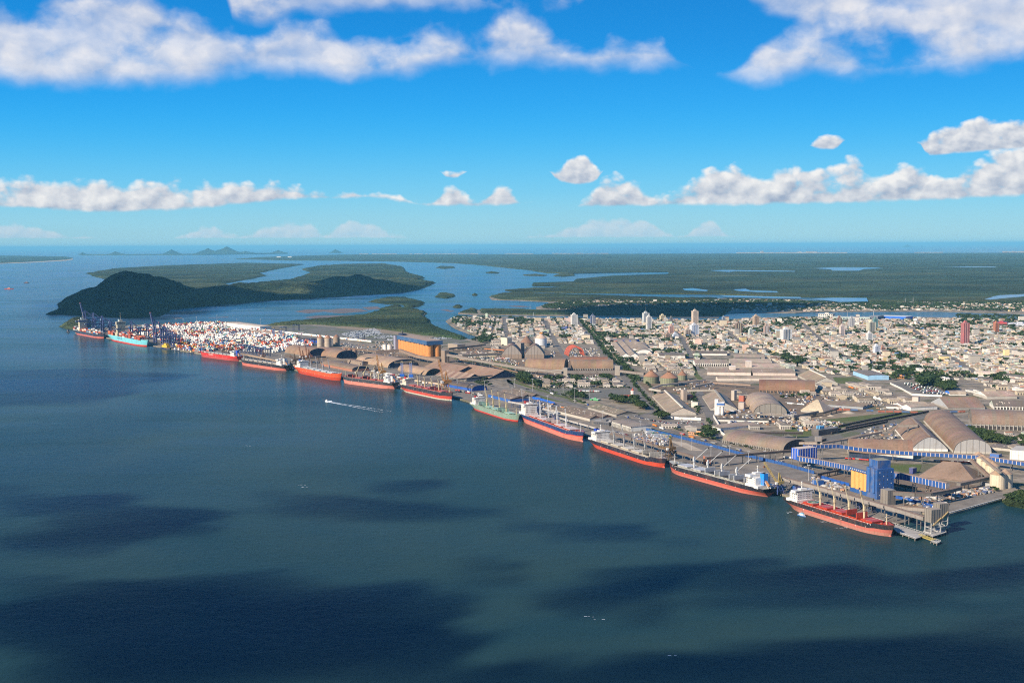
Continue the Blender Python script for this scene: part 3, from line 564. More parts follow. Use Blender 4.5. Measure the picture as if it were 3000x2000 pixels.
# ---------------------------------------------------------------- colours (linear albedo)
BRN = (0.27, 0.205, 0.16); BRN2 = (0.235, 0.165, 0.12); TAN = (0.34, 0.28, 0.22); GRY = (0.25, 0.235, 0.215); DRK = (0.13, 0.12, 0.11); PALE = (0.44, 0.41, 0.36); WHT = (0.72, 0.69, 0.63)
RUST = (0.26, 0.10, 0.05); BLUE = (0.02, 0.10, 0.34); NAVY = (0.016, 0.03, 0.075); ORG = (0.56, 0.24, 0.075); RED = (0.52, 0.035, 0.02); SALM = (0.50, 0.15, 0.11); CREAM = (0.62, 0.53, 0.34); STEEL = (0.17, 0.165, 0.16); CONC = (0.34, 0.32, 0.29); TERRA = (0.40, 0.15, 0.085)

def frame(p0, p1, away=1):
    """local frame on the ground: x along p0>p1, y pointing away from the camera"""
    a, b = A(*p0), A(*p1); u = b - a; n = Vector((-u.y, u.x))
    if n.dot((a + b) / 2) * away < 0: a, b = b, a; u = -u
    return a, u.length, math.atan2(u.y, u.x)
def footprint(a, L, rz, w, pad=4):
    u = Vector((math.cos(rz), math.sin(rz))); n = Vector((-u.y, u.x))
    FOOT.append([tuple(a - u * pad - n * pad), tuple(a + u * (L + pad) - n * pad), tuple(a + u * (L + pad) + n * (w + pad)), tuple(a - u * pad + n * (w + pad))])
def profile(kd, w, h, nb=1):
    if kd == 'arch': return [(w / 2 - w / 2 * math.cos(math.pi * i / 14), h * math.sin(math.pi * i / 14) ** 0.85) for i in range(15)]
    if kd == 'low': return [(w / 2 - w / 2 * math.cos(math.pi * i / 10), h * math.sin(math.pi * i / 10)) for i in range(11)]
    if kd == 'gothic':
        q = [(w / 2 * (i / 7), h * (1 - (1 - i / 7) ** 1.75)) for i in range(8)]; return q + [(w - x, z) for x, z in q[-2::-1]]
    if kd == 'gable':
        q = []
        for k in range(nb): q += [(w / nb * k, 0), (w / nb * (k + 0.5), h)]
        return q + [(w, 0)]
    return [(0, 0), (0, h), (w, h), (w, 0)]
def shed(label, p0, p1, w, h, kd='arch', wall=6.0, roof=BRN, wc=CONC, ec=None, nb=1, vent=None, bays=0, door=None, sky_l=0, name='warehouse', cat='warehouse', away=1, lm=None, px=True, overhang=0.8, hip=0.0, stripes=None):
    """h, wall in photo pixels when px, else metres: eave height = wall, ridge = wall + h"""
    s = mpp(*p1) if px else 1.0; h, wall = h * s, wall * s
    a, L, rz = frame(p0, p1, away); footprint(a, L, rz, w)
    t = thing(name, label, cat, (a.x, a.y, LZ + 0.1), rz, lm=lm)
    ec = ec or wc; b = MB()
    if wall > 0.3:
        b.box((L / 2, w / 2, 0), (L, w, wall), wc)
        if bays:                                    # buttresses and dark openings along the long sides
            n = max(4, int(L / bays))
            for i in range(n):
                x = L * (i + 0.5) / n
                b.box((x, -0.12, 0.4), (L / n * 0.62, 0.24, wall * 0.68), (0.045, 0.04, 0.04)); b.box((L * i / n, -0.7, 0), (1.0, 1.4, wall * 1.05), wc)
        b.build('wall', M_WALL, t)
    pr = profile(kd, w, h, nb); o = overhang; pr2 = [(y + (-o if y <= w / 2 and (z == 0) else (o if z == 0 else 0)), z) for y, z in pr] if kd != 'flat' else pr
    b = MB(); n = len(pr2); hx = hip * L; jit = [tuple(q * random.choice((0.9, 1.0, 1.0, 1.05, 1.1)) for q in roof) for _ in range(400)]; jit = [(c_[0] * 0.5 + roof[0] * 0.5, c_[1] * 0.5 + roof[1] * 0.5, c_[2] * 0.5 + roof[2] * 0.5) for c_ in jit]
    N = 1 if hip else max(1, int(L / (14 if stripes else 7)))
    for i in range(n - 1):
        (y0, z0), (y1, z1) = pr2[i], pr2[i + 1]
        i0, i1 = (hx * z0 / h if h else 0), (hx * z1 / h if h else 0)
        for j in range(N):
            xa, xb = -o + (L + 2 * o) * j / N, -o + (L + 2 * o) * (j + 1) / N
            c = jit[j]
            if stripes and j % 2: c = stripes
            b.add([(max(xa, -o + i0), y0, wall + z0), (min(xb, L + o - i0), y0, wall + z0), (min(xb, L + o - i1), y1, wall + z1), (max(xa, -o + i1), y1, wall + z1)], [(0, 1, 2, 3)], c, kd in ('arch', 'low', 'gothic'))
    if not hip:
        sl_ = sky_l or 0.1
        for j in range(int(L * w / 130 * sl_)):
            i = random.randrange(n - 1); (y0, z0), (y1, z1) = pr2[i], pr2[i + 1]
            if abs(y1 - y0) < 0.5: continue
            f = random.uniform(0.15, 0.75); g = f + random.uniform(0.1, 0.2); x = random.uniform(2, L - 6); l2 = random.uniform(1.0, 2.2)
            b.add([(x, y0 + (y1 - y0) * f, wall + z0 + (z1 - z0) * f + 0.12), (x + l2, y0 + (y1 - y0) * f, wall + z0 + (z1 - z0) * f + 0.12), (x + l2, y0 + (y1 - y0) * g, wall + z0 + (z1 - z0) * g + 0.12), (x, y0 + (y1 - y0) * g, wall + z0 + (z1 - z0) * g + 0.12)], [(0, 1, 2, 3)], WHT if sky_l else tuple(min(0.6, q * random.choice((0.6, 1.35, 1.5))) for q in roof))
    if hip:
        m_ = n // 2
        for sx in (0, 1):
            x0 = -o if sx == 0 else L + o; xr = hx - o if sx == 0 else L + o - hx
            b.add([(x0, pr2[0][0], wall), (x0, pr2[-1][0], wall), (xr, w / 2, wall + h)], [(0, 1, 2)], roof)
    b.build('roof', M_ROOF, t)
    if not hip:
        for x in (0.0, L):
            b = MB(); b.add([(x, y, wall + z) for y, z in pr], [tuple(range(len(pr)))], ec)
            if wall > 0.3 and door and ((x == L) == (math.cos(rz) > 0)):
                e = 0.12 if x == L else -0.12
                for yy in (np.linspace(w * 0.15, w * 0.85, door)):
                    b.add([(x + e, yy - w * 0.07, -wall * 0 + 0.3), (x + e, yy + w * 0.07, 0.3), (x + e, yy + w * 0.07, wall * 0.8), (x + e, yy - w * 0.07, wall * 0.8)], [(0, 1, 2, 3)], (0.07, 0.065, 0.06))
            if kd in ('arch', 'gothic') and w > 40:
                e = 0.25 if x == L else -0.25
                for k in range(1, 6):
                    y = w * k / 6; zt = np.interp(y, [q[0] for q in pr], [q[1] for q in pr]) + wall
                    b.box((x + e, y, 0.5), (0.35, 0.5, zt - 1.2), tuple(q * 0.72 for q in ec))
            b.build('gable_wall', M_WALL, t)
    if vent:
        vw, vh, vc = vent; b = MB(); b.box((L / 2, w / 2, wall + h - 0.4), (L * 0.96, vw, vh), vc, top=roof); b.build('ridge_gallery', M_WALL, t)
    return t
def silo(label, px, py, rp, ep, ap, col=TAN, roof=BRN2, ribs=None, bands=0, cat='silo', lm=None, name='silo', n=28, topbox=None, group=None):
    """rp radius, ep eave height, ap apex height in photo pixels"""
    s = mpp(px, py); r = rp * s; c = A(px, py); h = ep * s
    d = c.normalized() * r; c = c + d
    t = thing(name, label, cat, (c.x, c.y, LZ + 0.1), lm=lm, group=group); FOOT.append([(c.x - r - 3, c.y - r - 3), (c.x + r + 3, c.y - r - 3), (c.x + r + 3, c.y + r + 3), (c.x - r - 3, c.y + r + 3)])
    b = MB(); b.cyl((0, 0, 0), r, h, col, n, ribs=ribs, smooth=not ribs)
    for k in range(bands): b.cyl((0, 0, h * (k + 1) / (bands + 1)), r * 1.015, 0.5, tuple(q * 0.7 for q in col), n)
    b.build('shell', M_WALL, t)
    b = MB(); b.cyl((0, 0, h), r * 1.03, (ap - ep) * s, roof, n, r * 0.07); b.build('cone_roof', M_ROOF, t)
    if topbox: b = MB(); b.box((0, 0, ap * s - 0.5), (r * 0.5, r * 0.5, 3.0), topbox); b.build('hatch_house', M_PAINT, t)
    return t
def gallery(label, pts, w=4.5, hh=4.0, col=GRY, alt=None, roof=BRN, leg=STEEL, step=38, legs=True, cat='conveyor gallery', name='conveyor_gallery', lattice=False, panel=7.0, lm=None, mat=None):
    """pts: (px, py, z) of the underside of the covered conveyor, z metres above the water"""
    P = [A3(*p) for p in pts]; o = P[0]
    t = thing(name, label, cat, (o.x, o.y, 0), lm=lm); b = MB(); bt = MB(); lg = 0.0
    for p, q in zip(P, P[1:]):
        p, q = p - Vector((o.x, o.y, 0)), q - Vector((o.x, o.y, 0)); d = q - p; L = d.length; u = Vector((d.x, d.y, 0)).normalized(); n = Vector((-u.y, u.x, 0)) * w / 2
        k = max(1, round(L / panel))
        for i in range(k):
            e0, e1 = p + d * (i / k), p + d * ((i + 1) / k); jw = (e1 - e0) * 0.14 if alt else (e1 - e0) * 0.04
            for f0, f1, cc in ((e0, e1 - jw, col), (e1 - jw, e1, alt or tuple(q_ * 0.6 for q_ in col))):
                vs = [f0 - n, f1 - n, f1 + n, f0 + n]; vs += [v + Vector((0, 0, hh)) for v in vs]
                b.add(vs, [(3, 2, 1, 0), (0, 1, 5, 4), (1, 2, 6, 5), (2, 3, 7, 6), (3, 0, 4, 7)], cc)
        R = Vector((0, 0, 0.6)); n2 = n * 1.08
        bt.add([p - n2 + Vector((0, 0, hh)), q - n2 + Vector((0, 0, hh)), q + Vector((0, 0, hh)) + R, p + Vector((0, 0, hh)) + R, q + n2 + Vector((0, 0, hh)), p + n2 + Vector((0, 0, hh))], [(0, 1, 2, 3), (3, 2, 4, 5)], roof)
        if legs:
            ns = max(1, round(L / step))
            for i in range(ns):
                e = p + d * ((i + 0.5) / ns)
                if e.z < 6: continue
                m_ = MB(); m_n = n * 0.9
                for sgn in (-1, 1): m_.bar((e.x + m_n.x * sgn, e.y + m_n.y * sgn, LZ), (e.x + m_n.x * sgn, e.y + m_n.y * sgn, e.z), 0.45, leg)
                z = LZ + 6
                while z < e.z - 2:
                    m_.bar((e.x - m_n.x, e.y - m_n.y, z), (e.x + m_n.x, e.y + m_n.y, z), 0.3, leg)
                    if lattice: m_.bar((e.x - m_n.x, e.y - m_n.y, z), (e.x + m_n.x, e.y + m_n.y, z + 6), 0.22, leg)
                    z += 6 if lattice else 9
                m_.build('trestle', M_PAINT, t)
    b.build('casing', mat or M_PAINT, t); bt.build('roof', M_ROOF, t)
    return t
def block(label, p0, p1, w, h, col, roof=None, cat='building', name='building', floors=0, bay=3.6, win=(0.05, 0.06, 0.08), roofbits=True, lm=None, px=True, mat=None, z0=0.0, stripes=None, away=1, group=None):
    """box building with window bands laid on each side"""
    s = mpp(*p1) if px else 1.0; h = h * s; a, L, rz = frame(p0, p1, away); footprint(a, L, rz, w)
    t = thing(name, label, cat, (a.x, a.y, LZ + 0.1 + z0), rz, lm=lm, group=group); b = MB()
    b.box((L / 2, w / 2, 0), (L, w, h), col, top=roof or GRY)
    if stripes:
        n = max(2, int(L / 5))
        for i in range(n): b.box((L * (i + 0.5) / n, -0.05, 0.5), (0.8, 0.3, h - 1), stripes)
        n = max(2, int(w / 5))
        for i in range(n):
            for x in (-0.05, L + 0.05): b.box((x, w * (i + 0.5) / n, 0.5), (0.3, 0.8, h - 1), stripes)
    b.build('wall', mat or M_WALL, t)
    if floors:
        wb = MB(); fh = h / floors
        for side, LL in (('f', L), ('e', w), ('b', L)):
            nb = max(2, int(LL / bay))
            for k in range(floors):
                for i in range(nb):
                    if random.random() < 0.06: continue
                    c = LL * (i + 0.5) / nb; hw = LL / nb * 0.3; z = fh * k + fh * 0.3; z1 = z + fh * 0.45
                    q = {'f': [(c - hw, -0.06, z), (c + hw, -0.06, z), (c + hw, -0.06, z1), (c - hw, -0.06, z1)], 'b': [(c - hw, w + 0.06, z), (c + hw, w + 0.06, z), (c + hw, w + 0.06, z1), (c - hw, w + 0.06, z1)]}
                    if side == 'e':
                        for x in (-0.06, L + 0.06): wb.add([(x, c - hw, z), (x, c + hw, z), (x, c + hw, z1), (x, c - hw, z1)], [(0, 1, 2, 3)], win)
                    else: wb.add(q[side], [(0, 1, 2, 3)], win)
        wb.build('glazing', M_CAR, t)
    if roofbits and min(L, w) > 8:
        b = MB(); b.box((L * 0.55, w * 0.5, h + 0.002), (L * 0.28, w * 0.35, min(4.5, h * 0.15 + 1.5)), col, top=GRY); b.build('rooftop_room', M_WALL, t)
    return t
def highrise(label, px, base, top, wpx, col, win=(0.07, 0.08, 0.10), stripe=None, mast=0, lm=None, dep=None):
    s = mpp(px, base); h = (base - top) * s; L = wpx * s * 0.80; w = dep or L * 0.85
    c = A(px, base); rz = rad(18)
    t = thing('tower_block', label, 'tower block', (c.x, c.y, LZ + 0.1), rz, lm=lm, group='tower blocks of the town')
    FOOT.append([(c.x - L * .8, c.y - w * .5), (c.x + L * .8, c.y - w * .5), (c.x + L * .8, c.y + w * 1.5), (c.x - L * .8, c.y + w * 1.5)])
    b = MB(); b.box((0, w / 2, 0), (L, w, h), col, top=PALE)
    for x in (-L / 2, L / 2): b.box((x, 0.2, 0), (L * 0.16, 1.6, h * 0.985), col)
    if stripe:
        for k in (-0.2, 0.2): b.box((L * k, -0.05, 0), (L * 0.13, 0.7, h * 0.99), stripe); 
        for k in (0.3, 0.7): b.box((L / 2 + 0.05, w * k, 0), (0.7, w * 0.16, h * 0.99), stripe)
    b.build('wall', M_WALL, t)
    wb = MB(); fl = max(6, int(h / 3.6)); fh = h / fl
    for k in range(fl):
        for i in range(5):
            x = -L / 2 + L * (i + 0.5) / 5
            wb.add([(x - L * 0.055, -0.12, fh * k + fh * 0.3), (x + L * 0.055, -0.12, fh * k + fh * 0.3), (x + L * 0.055, -0.12, fh * k + fh * 0.8), (x - L * 0.055, -0.12, fh * k + fh * 0.8)], [(0, 1, 2, 3)], win)
            y = w * (i + 0.5) / 5
            for xx in (L / 2 + 0.12, -L / 2 - 0.12): wb.add([(xx, y - w * 0.055, fh * k + fh * 0.3), (xx, y + w * 0.055, fh * k + fh * 0.3), (xx, y + w * 0.055, fh * k + fh * 0.8), (xx, y - w * 0.055, fh * k + fh * 0.8)], [(0, 1, 2, 3)], win)
    wb.build('glazing', M_CAR, t)
    b = MB(); b.box((0, w / 2, h), (L * 0.5, w * 0.5, 4.5), col, top=GRY); b.box((0, w / 2, h + 4.5), (L * 0.25, w * 0.3, 3), col); b.build('rooftop_room', M_WALL, t)
    if mast: b = MB(); b.bar((0, w / 2, h + 7), (0, w / 2, h + 7 + mast), 0.4, STEEL, 0.15); b.build('aerial', M_PAINT, t)
    return t

# ---------------------------------------------------------------- ships
def text_mesh(txt, size, col, parent, loc, rot, name='lettering', depth=0.02):
    cu = bpy.data.curves.new('txt', 'FONT'); cu.body = txt; cu.size = size; cu.align_x = 'CENTER'; cu.extrude = depth; cu.space_character = 1.15
    o = bpy.data.objects.new('txt', cu); C.objects.link(o); bpy.context.view_layer.update()
    me = bpy.data.meshes.new_from_object(o.evaluated_get(bpy.context.evaluated_depsgraph_get())); bpy.data.objects.remove(o)
    me.name = name; me.materials.clear(); me.materials.append(M_HULL)
    at = me.color_attributes.new('Col', 'FLOAT_COLOR', 'CORNER'); arr = np.ones((len(me.loops), 4), np.float32); arr[:, :3] = col; at.data.foreach_set('color', arr.ravel())
    r = bpy.data.objects.new(name, me); C.objects.link(r); r.parent = parent; r.location = loc; r.rotation_euler = rot; return r
def hull(B, L, fb, top, bands, flare=True, sheer=2.2, bulb=None):
    """bands: list of (z fraction, colour) from the water up"""
    b = MB(); ts = [-1, -0.97, -0.9, -0.8, -0.65, -0.4, 0, 0.4, 0.62, 0.74, 0.83, 0.9, 0.95, 0.985, 1.0]
    def hb(t, f):                         # half breadth at station t, level fraction f (0 water, 1 deck)
        if t > 0.55:
            u = (t - 0.55) / 0.45; e = 1.9 + 0.9 * f; v = 1 - u ** e; full = max(v, 0) ** (0.75 - 0.15 * f)
            return B / 2 * max(full, 0.0)
        if t < -0.6:
            u = (-0.6 - t) / 0.4; lo = 1 - 0.92 * u ** 1.6; hi = 1 - 0.22 * u ** 2.2
            k = min(1, f * 1.25); return B / 2 * (lo + (hi - lo) * k)
        return B / 2
    def zt(t): return fb + (sheer * min(1, (t - 0.80) / 0.03) if t > 0.80 else 0) + (0.9 if t > 0.97 else 0)
    fr = [-0.12, 0.0] + sorted(set([z for z, _ in bands] + [0.8, 1.0]))
    fr = sorted(set([round(f, 3) for f in fr])); rows = []
    for s in (-1, 1):
        V = []; n = len(ts)
        for f in fr:
            for t in ts:
                rake = (f * 0.030 * L) if t > 0.9 else 0; rk = rake * ((t - 0.9) / 0.1 if t > 0.9 else 0); st = (-f * 0.02 * L if t == -1 else 0)
                y = hb(t, max(f, 0)); z = f * zt(t) if f > 0 else f * 10
                V.append((t * L / 2 + rk + st, s * y, z))
        F, cc = [], []
        for i in range(len(fr) - 1):
            zc = (fr[i] + fr[i + 1]) / 2; col = top
            for z, c in bands:
                if zc < z: col = c; break
            for j in range(n - 1):
                q = (i * n + j, i * n + j + 1, (i + 1) * n + j + 1, (i + 1) * n + j); F.append(q if s < 0 else q[::-1]); cc.append(col)
        b.add(V, F, cc, True); rows.append(V)
        T = [(i * n, (i + 1) * n) for i in range(len(fr) - 1)]
    n = len(ts)
    for i in range(len(fr) - 1):           # transom
        zc = (fr[i] + fr[i + 1]) / 2; col = top
        for z, c in bands:
            if zc < z: col = c; break
        a, c2 = rows[0][i * n], rows[0][(i + 1) * n]; b.add([a, (a[0], -a[1], a[2]), (c2[0], -c2[1], c2[2]), c2], [(0, 1, 2, 3)], col)
    if bulb:
        m_ = 10; V = []
        for k in range(7):
            u = k / 6; r = B * 0.085 * math.sqrt(max(0, 1 - (u * 1.0) ** 2)) + 0.01
            for j in range(m_): an = 2 * math.pi * j / m_; V.append((L / 2 - 5 + u * L * 0.034, r * math.cos(an), 0.2 + r * 1.25 * math.sin(an)))
        b.add(V, [(k * m_ + j, k * m_ + (j + 1) % m_, (k + 1) * m_ + (j + 1) % m_, (k + 1) * m_ + j) for k in range(6) for j in range(m_)], bulb, True)
    D = MB()
    def deck(t0, t1, dz):
        tt = [t for t in ts if t0 <= t <= t1]; V = []
        for t in tt: 
            y = hb(t, 0.97) - 0.25; x = t * L / 2 + (0.03 * L * (t - 0.9) / 0.1 if t > 0.9 else 0); V += [(x, -max(y, 0.05), zt(t) - dz), (x, max(y, 0.05), zt(t) - dz)]
        return V, [(2 * i, 2 * i + 2, 2 * i + 3, 2 * i + 1) for i in range(len(tt) - 1)]
    return b, deck, zt, hb
def ship(label, bow, stern, fbp, top, bands, deckc, B=30, house=WHT, funnel=RED, ncr=4, crc=CREAM, nh=5, hc=None, hcol=None, open_h=(), jib=(0.55, 0.35), house_l=0.085, lm=None, bulb=None, name='bulk_carrier', cat='ship', text=None, boxes=None, house_at=0.055, house_h=15, stern_tip=False, jup=1.0, heli=False, boat=ORG, bridge_front=None):
    pb, ps = G(*bow), G(*stern); d = (pb - ps).normalized(); n = Vector((-d.y, d.x))
    if n.dot(pb) < 0: n = -n
    if not stern_tip: ps = ps + n * B / 2 * 0.8
    d = pb - ps; L = d.length; mid = (pb + ps) / 2; rz = math.atan2(d.y, d.x)
    cs = 1 if (Vector((-math.sin(rz), math.cos(rz))).dot(n) < 0) else -1     # side of the hull that faces the camera
    fb = fbp * mpp(*((bow[0] + stern[0]) / 2, (bow[1] + stern[1]) / 2)); k = min(1.25, max(0.85, fb / 12)); sc = L / 190
    t = thing(name, label, cat, (mid.x, mid.y, 0), rz, lm=lm)
    FOOT.append([tuple(pb + n * B), tuple(pb - n * B), tuple(ps - n * B), tuple(ps + n * B)])
    b, deck, zt, hb = hull(B, L, fb, top, bands, bulb=bulb)
    for x in (-0.27, 0.02, 0.26):
        for s_ in (-1, 1): b.box((L * x, s_ * (B / 2 + 0.03), fb * 0.42), (0.7, 0.12, fb * 0.14), WHT); b.box((L * (x + 0.1), s_ * (B / 2 + 0.03), fb * 0.62), (1.0, 0.12, 1.0), WHT)
    b.build('hull', M_HULL, t)
    D = MB(); V, F = deck(-1, 0.80, 1.1); D.add(V, F, deckc); V, F = deck(0.83, 1.0, 1.0); D.add(V, F, deckc); D.build('deck', M_HULL, t)
    zd = fb - 1.1
    # accommodation
    xs = -L / 2 + L * house_at; hl = L * house_l; hw = B * 0.80; H = house_h * max(1, sc * 0.92); b = MB()
    b.box((xs + hl * 0.5, 0, zd), (hl, hw, H * 0.72), house)
    b.box((xs + hl * 0.35, 0, zd), (hl * 1.45, B * 0.9, H * 0.2), house)
    hb2 = b
    b = MB(); b.box((xs + hl * 0.68, 0, zd + H * 0.72), (hl * 0.6, B * 1.0, H * 0.19), house, top=(0.5, 0.5, 0.48)); b.box((xs + hl * 0.68, 0, zd + H * 0.91), (hl * 0.4, B * 0.35, H * 0.1), house)
    b.box((xs + hl * 0.985, 0, zd + H * 0.80), (0.14, B * 0.9, H * 0.06), (0.03, 0.035, 0.05)); b.build('bridge', M_HULL, t)
    b = hb2
    for z in np.arange(0.12, 0.72, 0.145):
        for y in np.linspace(-hw * 0.42, hw * 0.42, 9): b.box((xs + hl + 0.02, y, zd + H * z), (0.12, hw * 0.045, H * 0.05), (0.04, 0.045, 0.06))
        for x in np.linspace(0.15, 0.85, 4):
            for s_ in (-1, 1): b.box((xs + hl * x, s_ * hw / 2, zd + H * z), (hl * 0.09, 0.12, H * 0.05), (0.04, 0.045, 0.06))
    b.build('deckhouse', M_HULL, t)
    b = MB(); b.box((xs - hl * 0.12, 0, zd + H * 0.2), (hl * 0.42, B * 0.22, H * 0.85), funnel, top=(0.03, 0.03, 0.03))
    for j in (-1, 0, 1): b.cyl((xs - hl * 0.12, j * 1.6, zd + H * 1.05), 0.5, 1.6, (0.03, 0.03, 0.03), 6)
    b.build('funnel', M_HULL, t)
    b = MB(); b.bar((xs + hl * 0.6, 0, zd + H), (xs + hl * 0.6, 0, zd + H * 1.45), 0.55, house, 0.25); b.bar((xs + hl * 0.6, -3, zd + H * 1.25), (xs + hl * 0.6, 3, zd + H * 1.25), 0.25, house); b.cyl((xs + hl * 0.6, 0, zd + H * 1.45), 1.2, 1.0, house, 8); b.build('mast', M_HULL, t)
    b = MB(); b.bar((-L / 2 - 1, 0, zd + 3.5), (xs - hl * 0.3, 0, zd + 9), 1.1, boat, 1.1)
    for s_ in (-1, 1): b.bar((-L / 2 - 2, s_ * 2, zd), (xs - hl * 0.35, s_ * 2, zd + 9), 0.35, house)
    b.build('lifeboat', M_HULL, t)
    b = MB(); b.bar((L / 2 - 7, 0, zt(0.95) - 1), (L / 2 - 7, 0, zt(0.95) + 12), 0.5, crc if ncr else house, 0.25); b.bar((L / 2 - 7, -2, zt(.95) + 8), (L / 2 - 7, 2, zt(.95) + 8), 0.25, house); b.build('foremast', M_HULL, t)
    for s_ in (-1, 1):
        b = MB(); b.box((L * 0.44, s_ * 3.4, zt(.9) - 1), (2.6, 2.2, 1.8), hc or deckc); b.bar((L * .44, s_ * 2, zt(.9)), (L * .44, s_ * 5, zt(.9)), 0.5, STEEL); b.build('windlass', M_HULL, t)
    x0, x1 = xs + hl * 1.25, L * 0.40
    if boxes is None:
        pitch = (x1 - x0) / nh
        for i in range(nh):
            xc = x0 + pitch * (i + 0.5); l = pitch * (0.72 if ncr else 0.66); w = B * 0.56; b = MB()
            b.box((xc, 0, zd), (l, w, 2.0), hc or deckc)
            for x in np.linspace(-0.45, 0.45, 8): 
                for s_ in (-1, 1): b.box((xc + l * x, s_ * (w / 2 + 0.5), zd), (0.5, 0.9, 1.8), hc or deckc)
            hh = MB(); leaves = []
            if i in open_h:
                b.box((xc, 0, zd + 2.0), (l * 0.92, w * 0.92, 0.05), (0.02, 0.02, 0.02))
                for sx in (-1, 1):
                    hh = MB()
                    for q in (0, 1): hh.box((xc + sx * (l * 0.47 + q * 0.8 - 0.4), 0, zd + 2.1), (0.7, w, 6.2), hcol or deckc)
                    leaves.append(hh)
            else:
                hh.box((xc, 0, zd + 2.05), (l * 1.02, w * 1.04, 1.1), hcol or deckc); hh.box((xc, 0, zd + 3.15), (0.5, w * 1.0, 0.15), CREAM)
                for x in (-0.33, 0.33): hh.box((xc + x * l, 0, zd + 3.15), (l * 0.2, w * 0.96, 0.12), tuple(min(1, c * 1.12) for c in (hcol or deckc)))
            co = b.build('hatch_coaming', M_HULL, t)
            for hh in leaves or [hh]: hh.build('hatch_cover', M_HULL, co)
        b = MB()
        for s_ in (-1, 1):
            b.bar((x0, s_ * B * 0.40, zd + 0.5), (x1, s_ * B * 0.40, zd + 0.5), 0.35, hc or deckc)
            for x in np.linspace(x0, x1, 26): b.bar((x, s_ * B * 0.475, zd), (x, s_ * B * 0.475, zd + 1.9), 0.14, WHT if deckc != RED else CREAM)
            b.bar((x0, s_ * B * 0.475, zd + 1.8), (x1, s_ * B * 0.475, zd + 1.8), 0.1, WHT)
        b.build('deck_piping', M_HULL, t)
        for i in range(ncr):
            f = (i + 1) * nh / (ncr + 1) if nh != ncr + 1 else i + 1
            xc = x0 + pitch * f; b = MB(); ph = 10.5
            crc = tuple(q * 0.86 for q in crc) if i == 0 else crc; b.cyl((xc, 0, zd), 1.3, ph, crc, 12); b.cyl((xc, 0, zd + ph), 1.8, 0.6, tuple(c * 0.5 for c in crc), 12); b.box((xc + 0.3, 0, zd + ph + 0.6), (2.8, 2.8, 5.0), crc); b.box((xc - 0.6, 0, zd + ph + 5.6), (1.6, 2.4, 2.6), crc)
            cr = b.build('deck_crane', M_HULL, t); j = MB()
            jl = 25 * min(1.15, sc + 0.1); a_, e_ = jib; a_ = a_ * (1 if isinstance(a_, float) else 1)
            q0 = Vector((xc + 1.2, 0, zd + ph + 1.4)); dirn = Vector((math.cos(e_) * math.cos(a_), math.cos(e_) * math.sin(a_) * -cs, math.sin(e_))) * jl * jup
            n_ = Vector((-dirn.y, dirn.x, 0)).normalized()
            for s_ in (-1, 1): j.bar(q0 + n_ * 1.0 * s_, q0 + dirn + n_ * 0.45 * s_, 0.27, crc)
            for u in np.linspace(0.1, 0.95, 7): j.bar(q0 + dirn * u - n_ * (1 - u * .5), q0 + dirn * u + n_ * (1 - u * .5), 0.16, crc)
            j.bar((xc - 0.6, 0, zd + ph + 8), q0 + dirn, 0.08, STEEL); j.box(tuple(q0 + dirn - Vector((0, 0, 1))), (1.6, 1.6, 2.0), (0.05, 0.05, 0.05))
            j.build('jib', M_HULL, cr)
    if heli:
        b = MB(); xh = x0 + (x1 - x0) / nh * 0.5; zz = zd + 3.3; b.cyl((xh, 0, zz), 8.2, 0.12, (0.6, 0.6, 0.55), 8, smooth=False); b.cyl((xh, 0, zz + 0.13), 7.3, 0.1, (0.02, 0.13, 0.09), 24, smooth=False); b.cyl((xh, 0, zz + 0.24), 3.6, 0.05, (0.45, 0.35, 0.08), 20, smooth=False); b.cyl((xh, 0, zz + 0.3), 3.0, 0.05, (0.02, 0.13, 0.09), 20, smooth=False)
        for y in (-1.2, 1.2): b.box((xh, y, zz + 0.36), (3.6, 0.5, 0.05), WHT)
        b.box((xh, 0, zz + 0.36), (0.5, 2.4, 0.05), WHT); b.build('helideck_marking', M_HULL, t)
    if text:
        s_, col, fx, fz, size = text; y = cs * (B / 2 + 0.12)
        text_mesh(s_, size, col, t, (L * fx, y, fb * fz), (math.pi / 2, 0, 0 if cs < 0 else math.pi))
    return t, L, B, zd, x0, x1, cs
# ---------------------------------------------------------------- ships along the quay
LOWB = [(0.5, SALM)]
ship('black bulk carrier with red deck and green helideck mark at the end berth', (2609, 1571), (2300, 1485), 28, (0.022, 0.024, 0.032), [(0.28, (0.40, 0.17, 0.13)), (0.56, (0.45, 0.13, 0.10))], (0.46, 0.055, 0.02), 29, funnel=(0.03, 0.10, 0.3), nh=5, hc=(0.46, 0.055, 0.02), hcol=(0.40, 0.05, 0.035), open_h=(3,), bulb=(0.42, 0.12, 0.09), heli=True, lm='the ship with the green helideck', jib=(3.0, 1.08), boat=(0.6, 0.04, 0.03), house_h=17)
ship('black bulk carrier with bright blue funnel and folded grey hatch covers', (1969, 1377), (2229, 1457), 25, (0.022, 0.024, 0.035), [(0.18, (0.52, 0.15, 0.11)), (0.5, (0.50, 0.10, 0.07))], (0.40, 0.40, 0.34), 32, funnel=(0.0, 0.25, 0.75), nh=5, hc=(0.36, 0.36, 0.31), hcol=(0.42, 0.43, 0.44), open_h=(0, 1, 2), crc=(0.62, 0.63, 0.62), lm='the ship with the bright blue funnel', jib=(2.2, 0.75), house_h=17)
ship('black bulk carrier with bright red boot stripe and cream hatch covers', (1945, 1369), (1722, 1303), 22, (0.018, 0.022, 0.04), [(0.46, (0.52, 0.06, 0.03))], (0.36, 0.27, 0.20), 30, funnel=(0.01, 0.05, 0.4), nh=5, hc=(0.42, 0.38, 0.30), hcol=(0.52, 0.47, 0.38), open_h=(4,), crc=(0.36, 0.36, 0.35), bulb=(0.6, 0.05, 0.02), lm='the ship with the red boot stripe', jib=(3.0, 1.0))
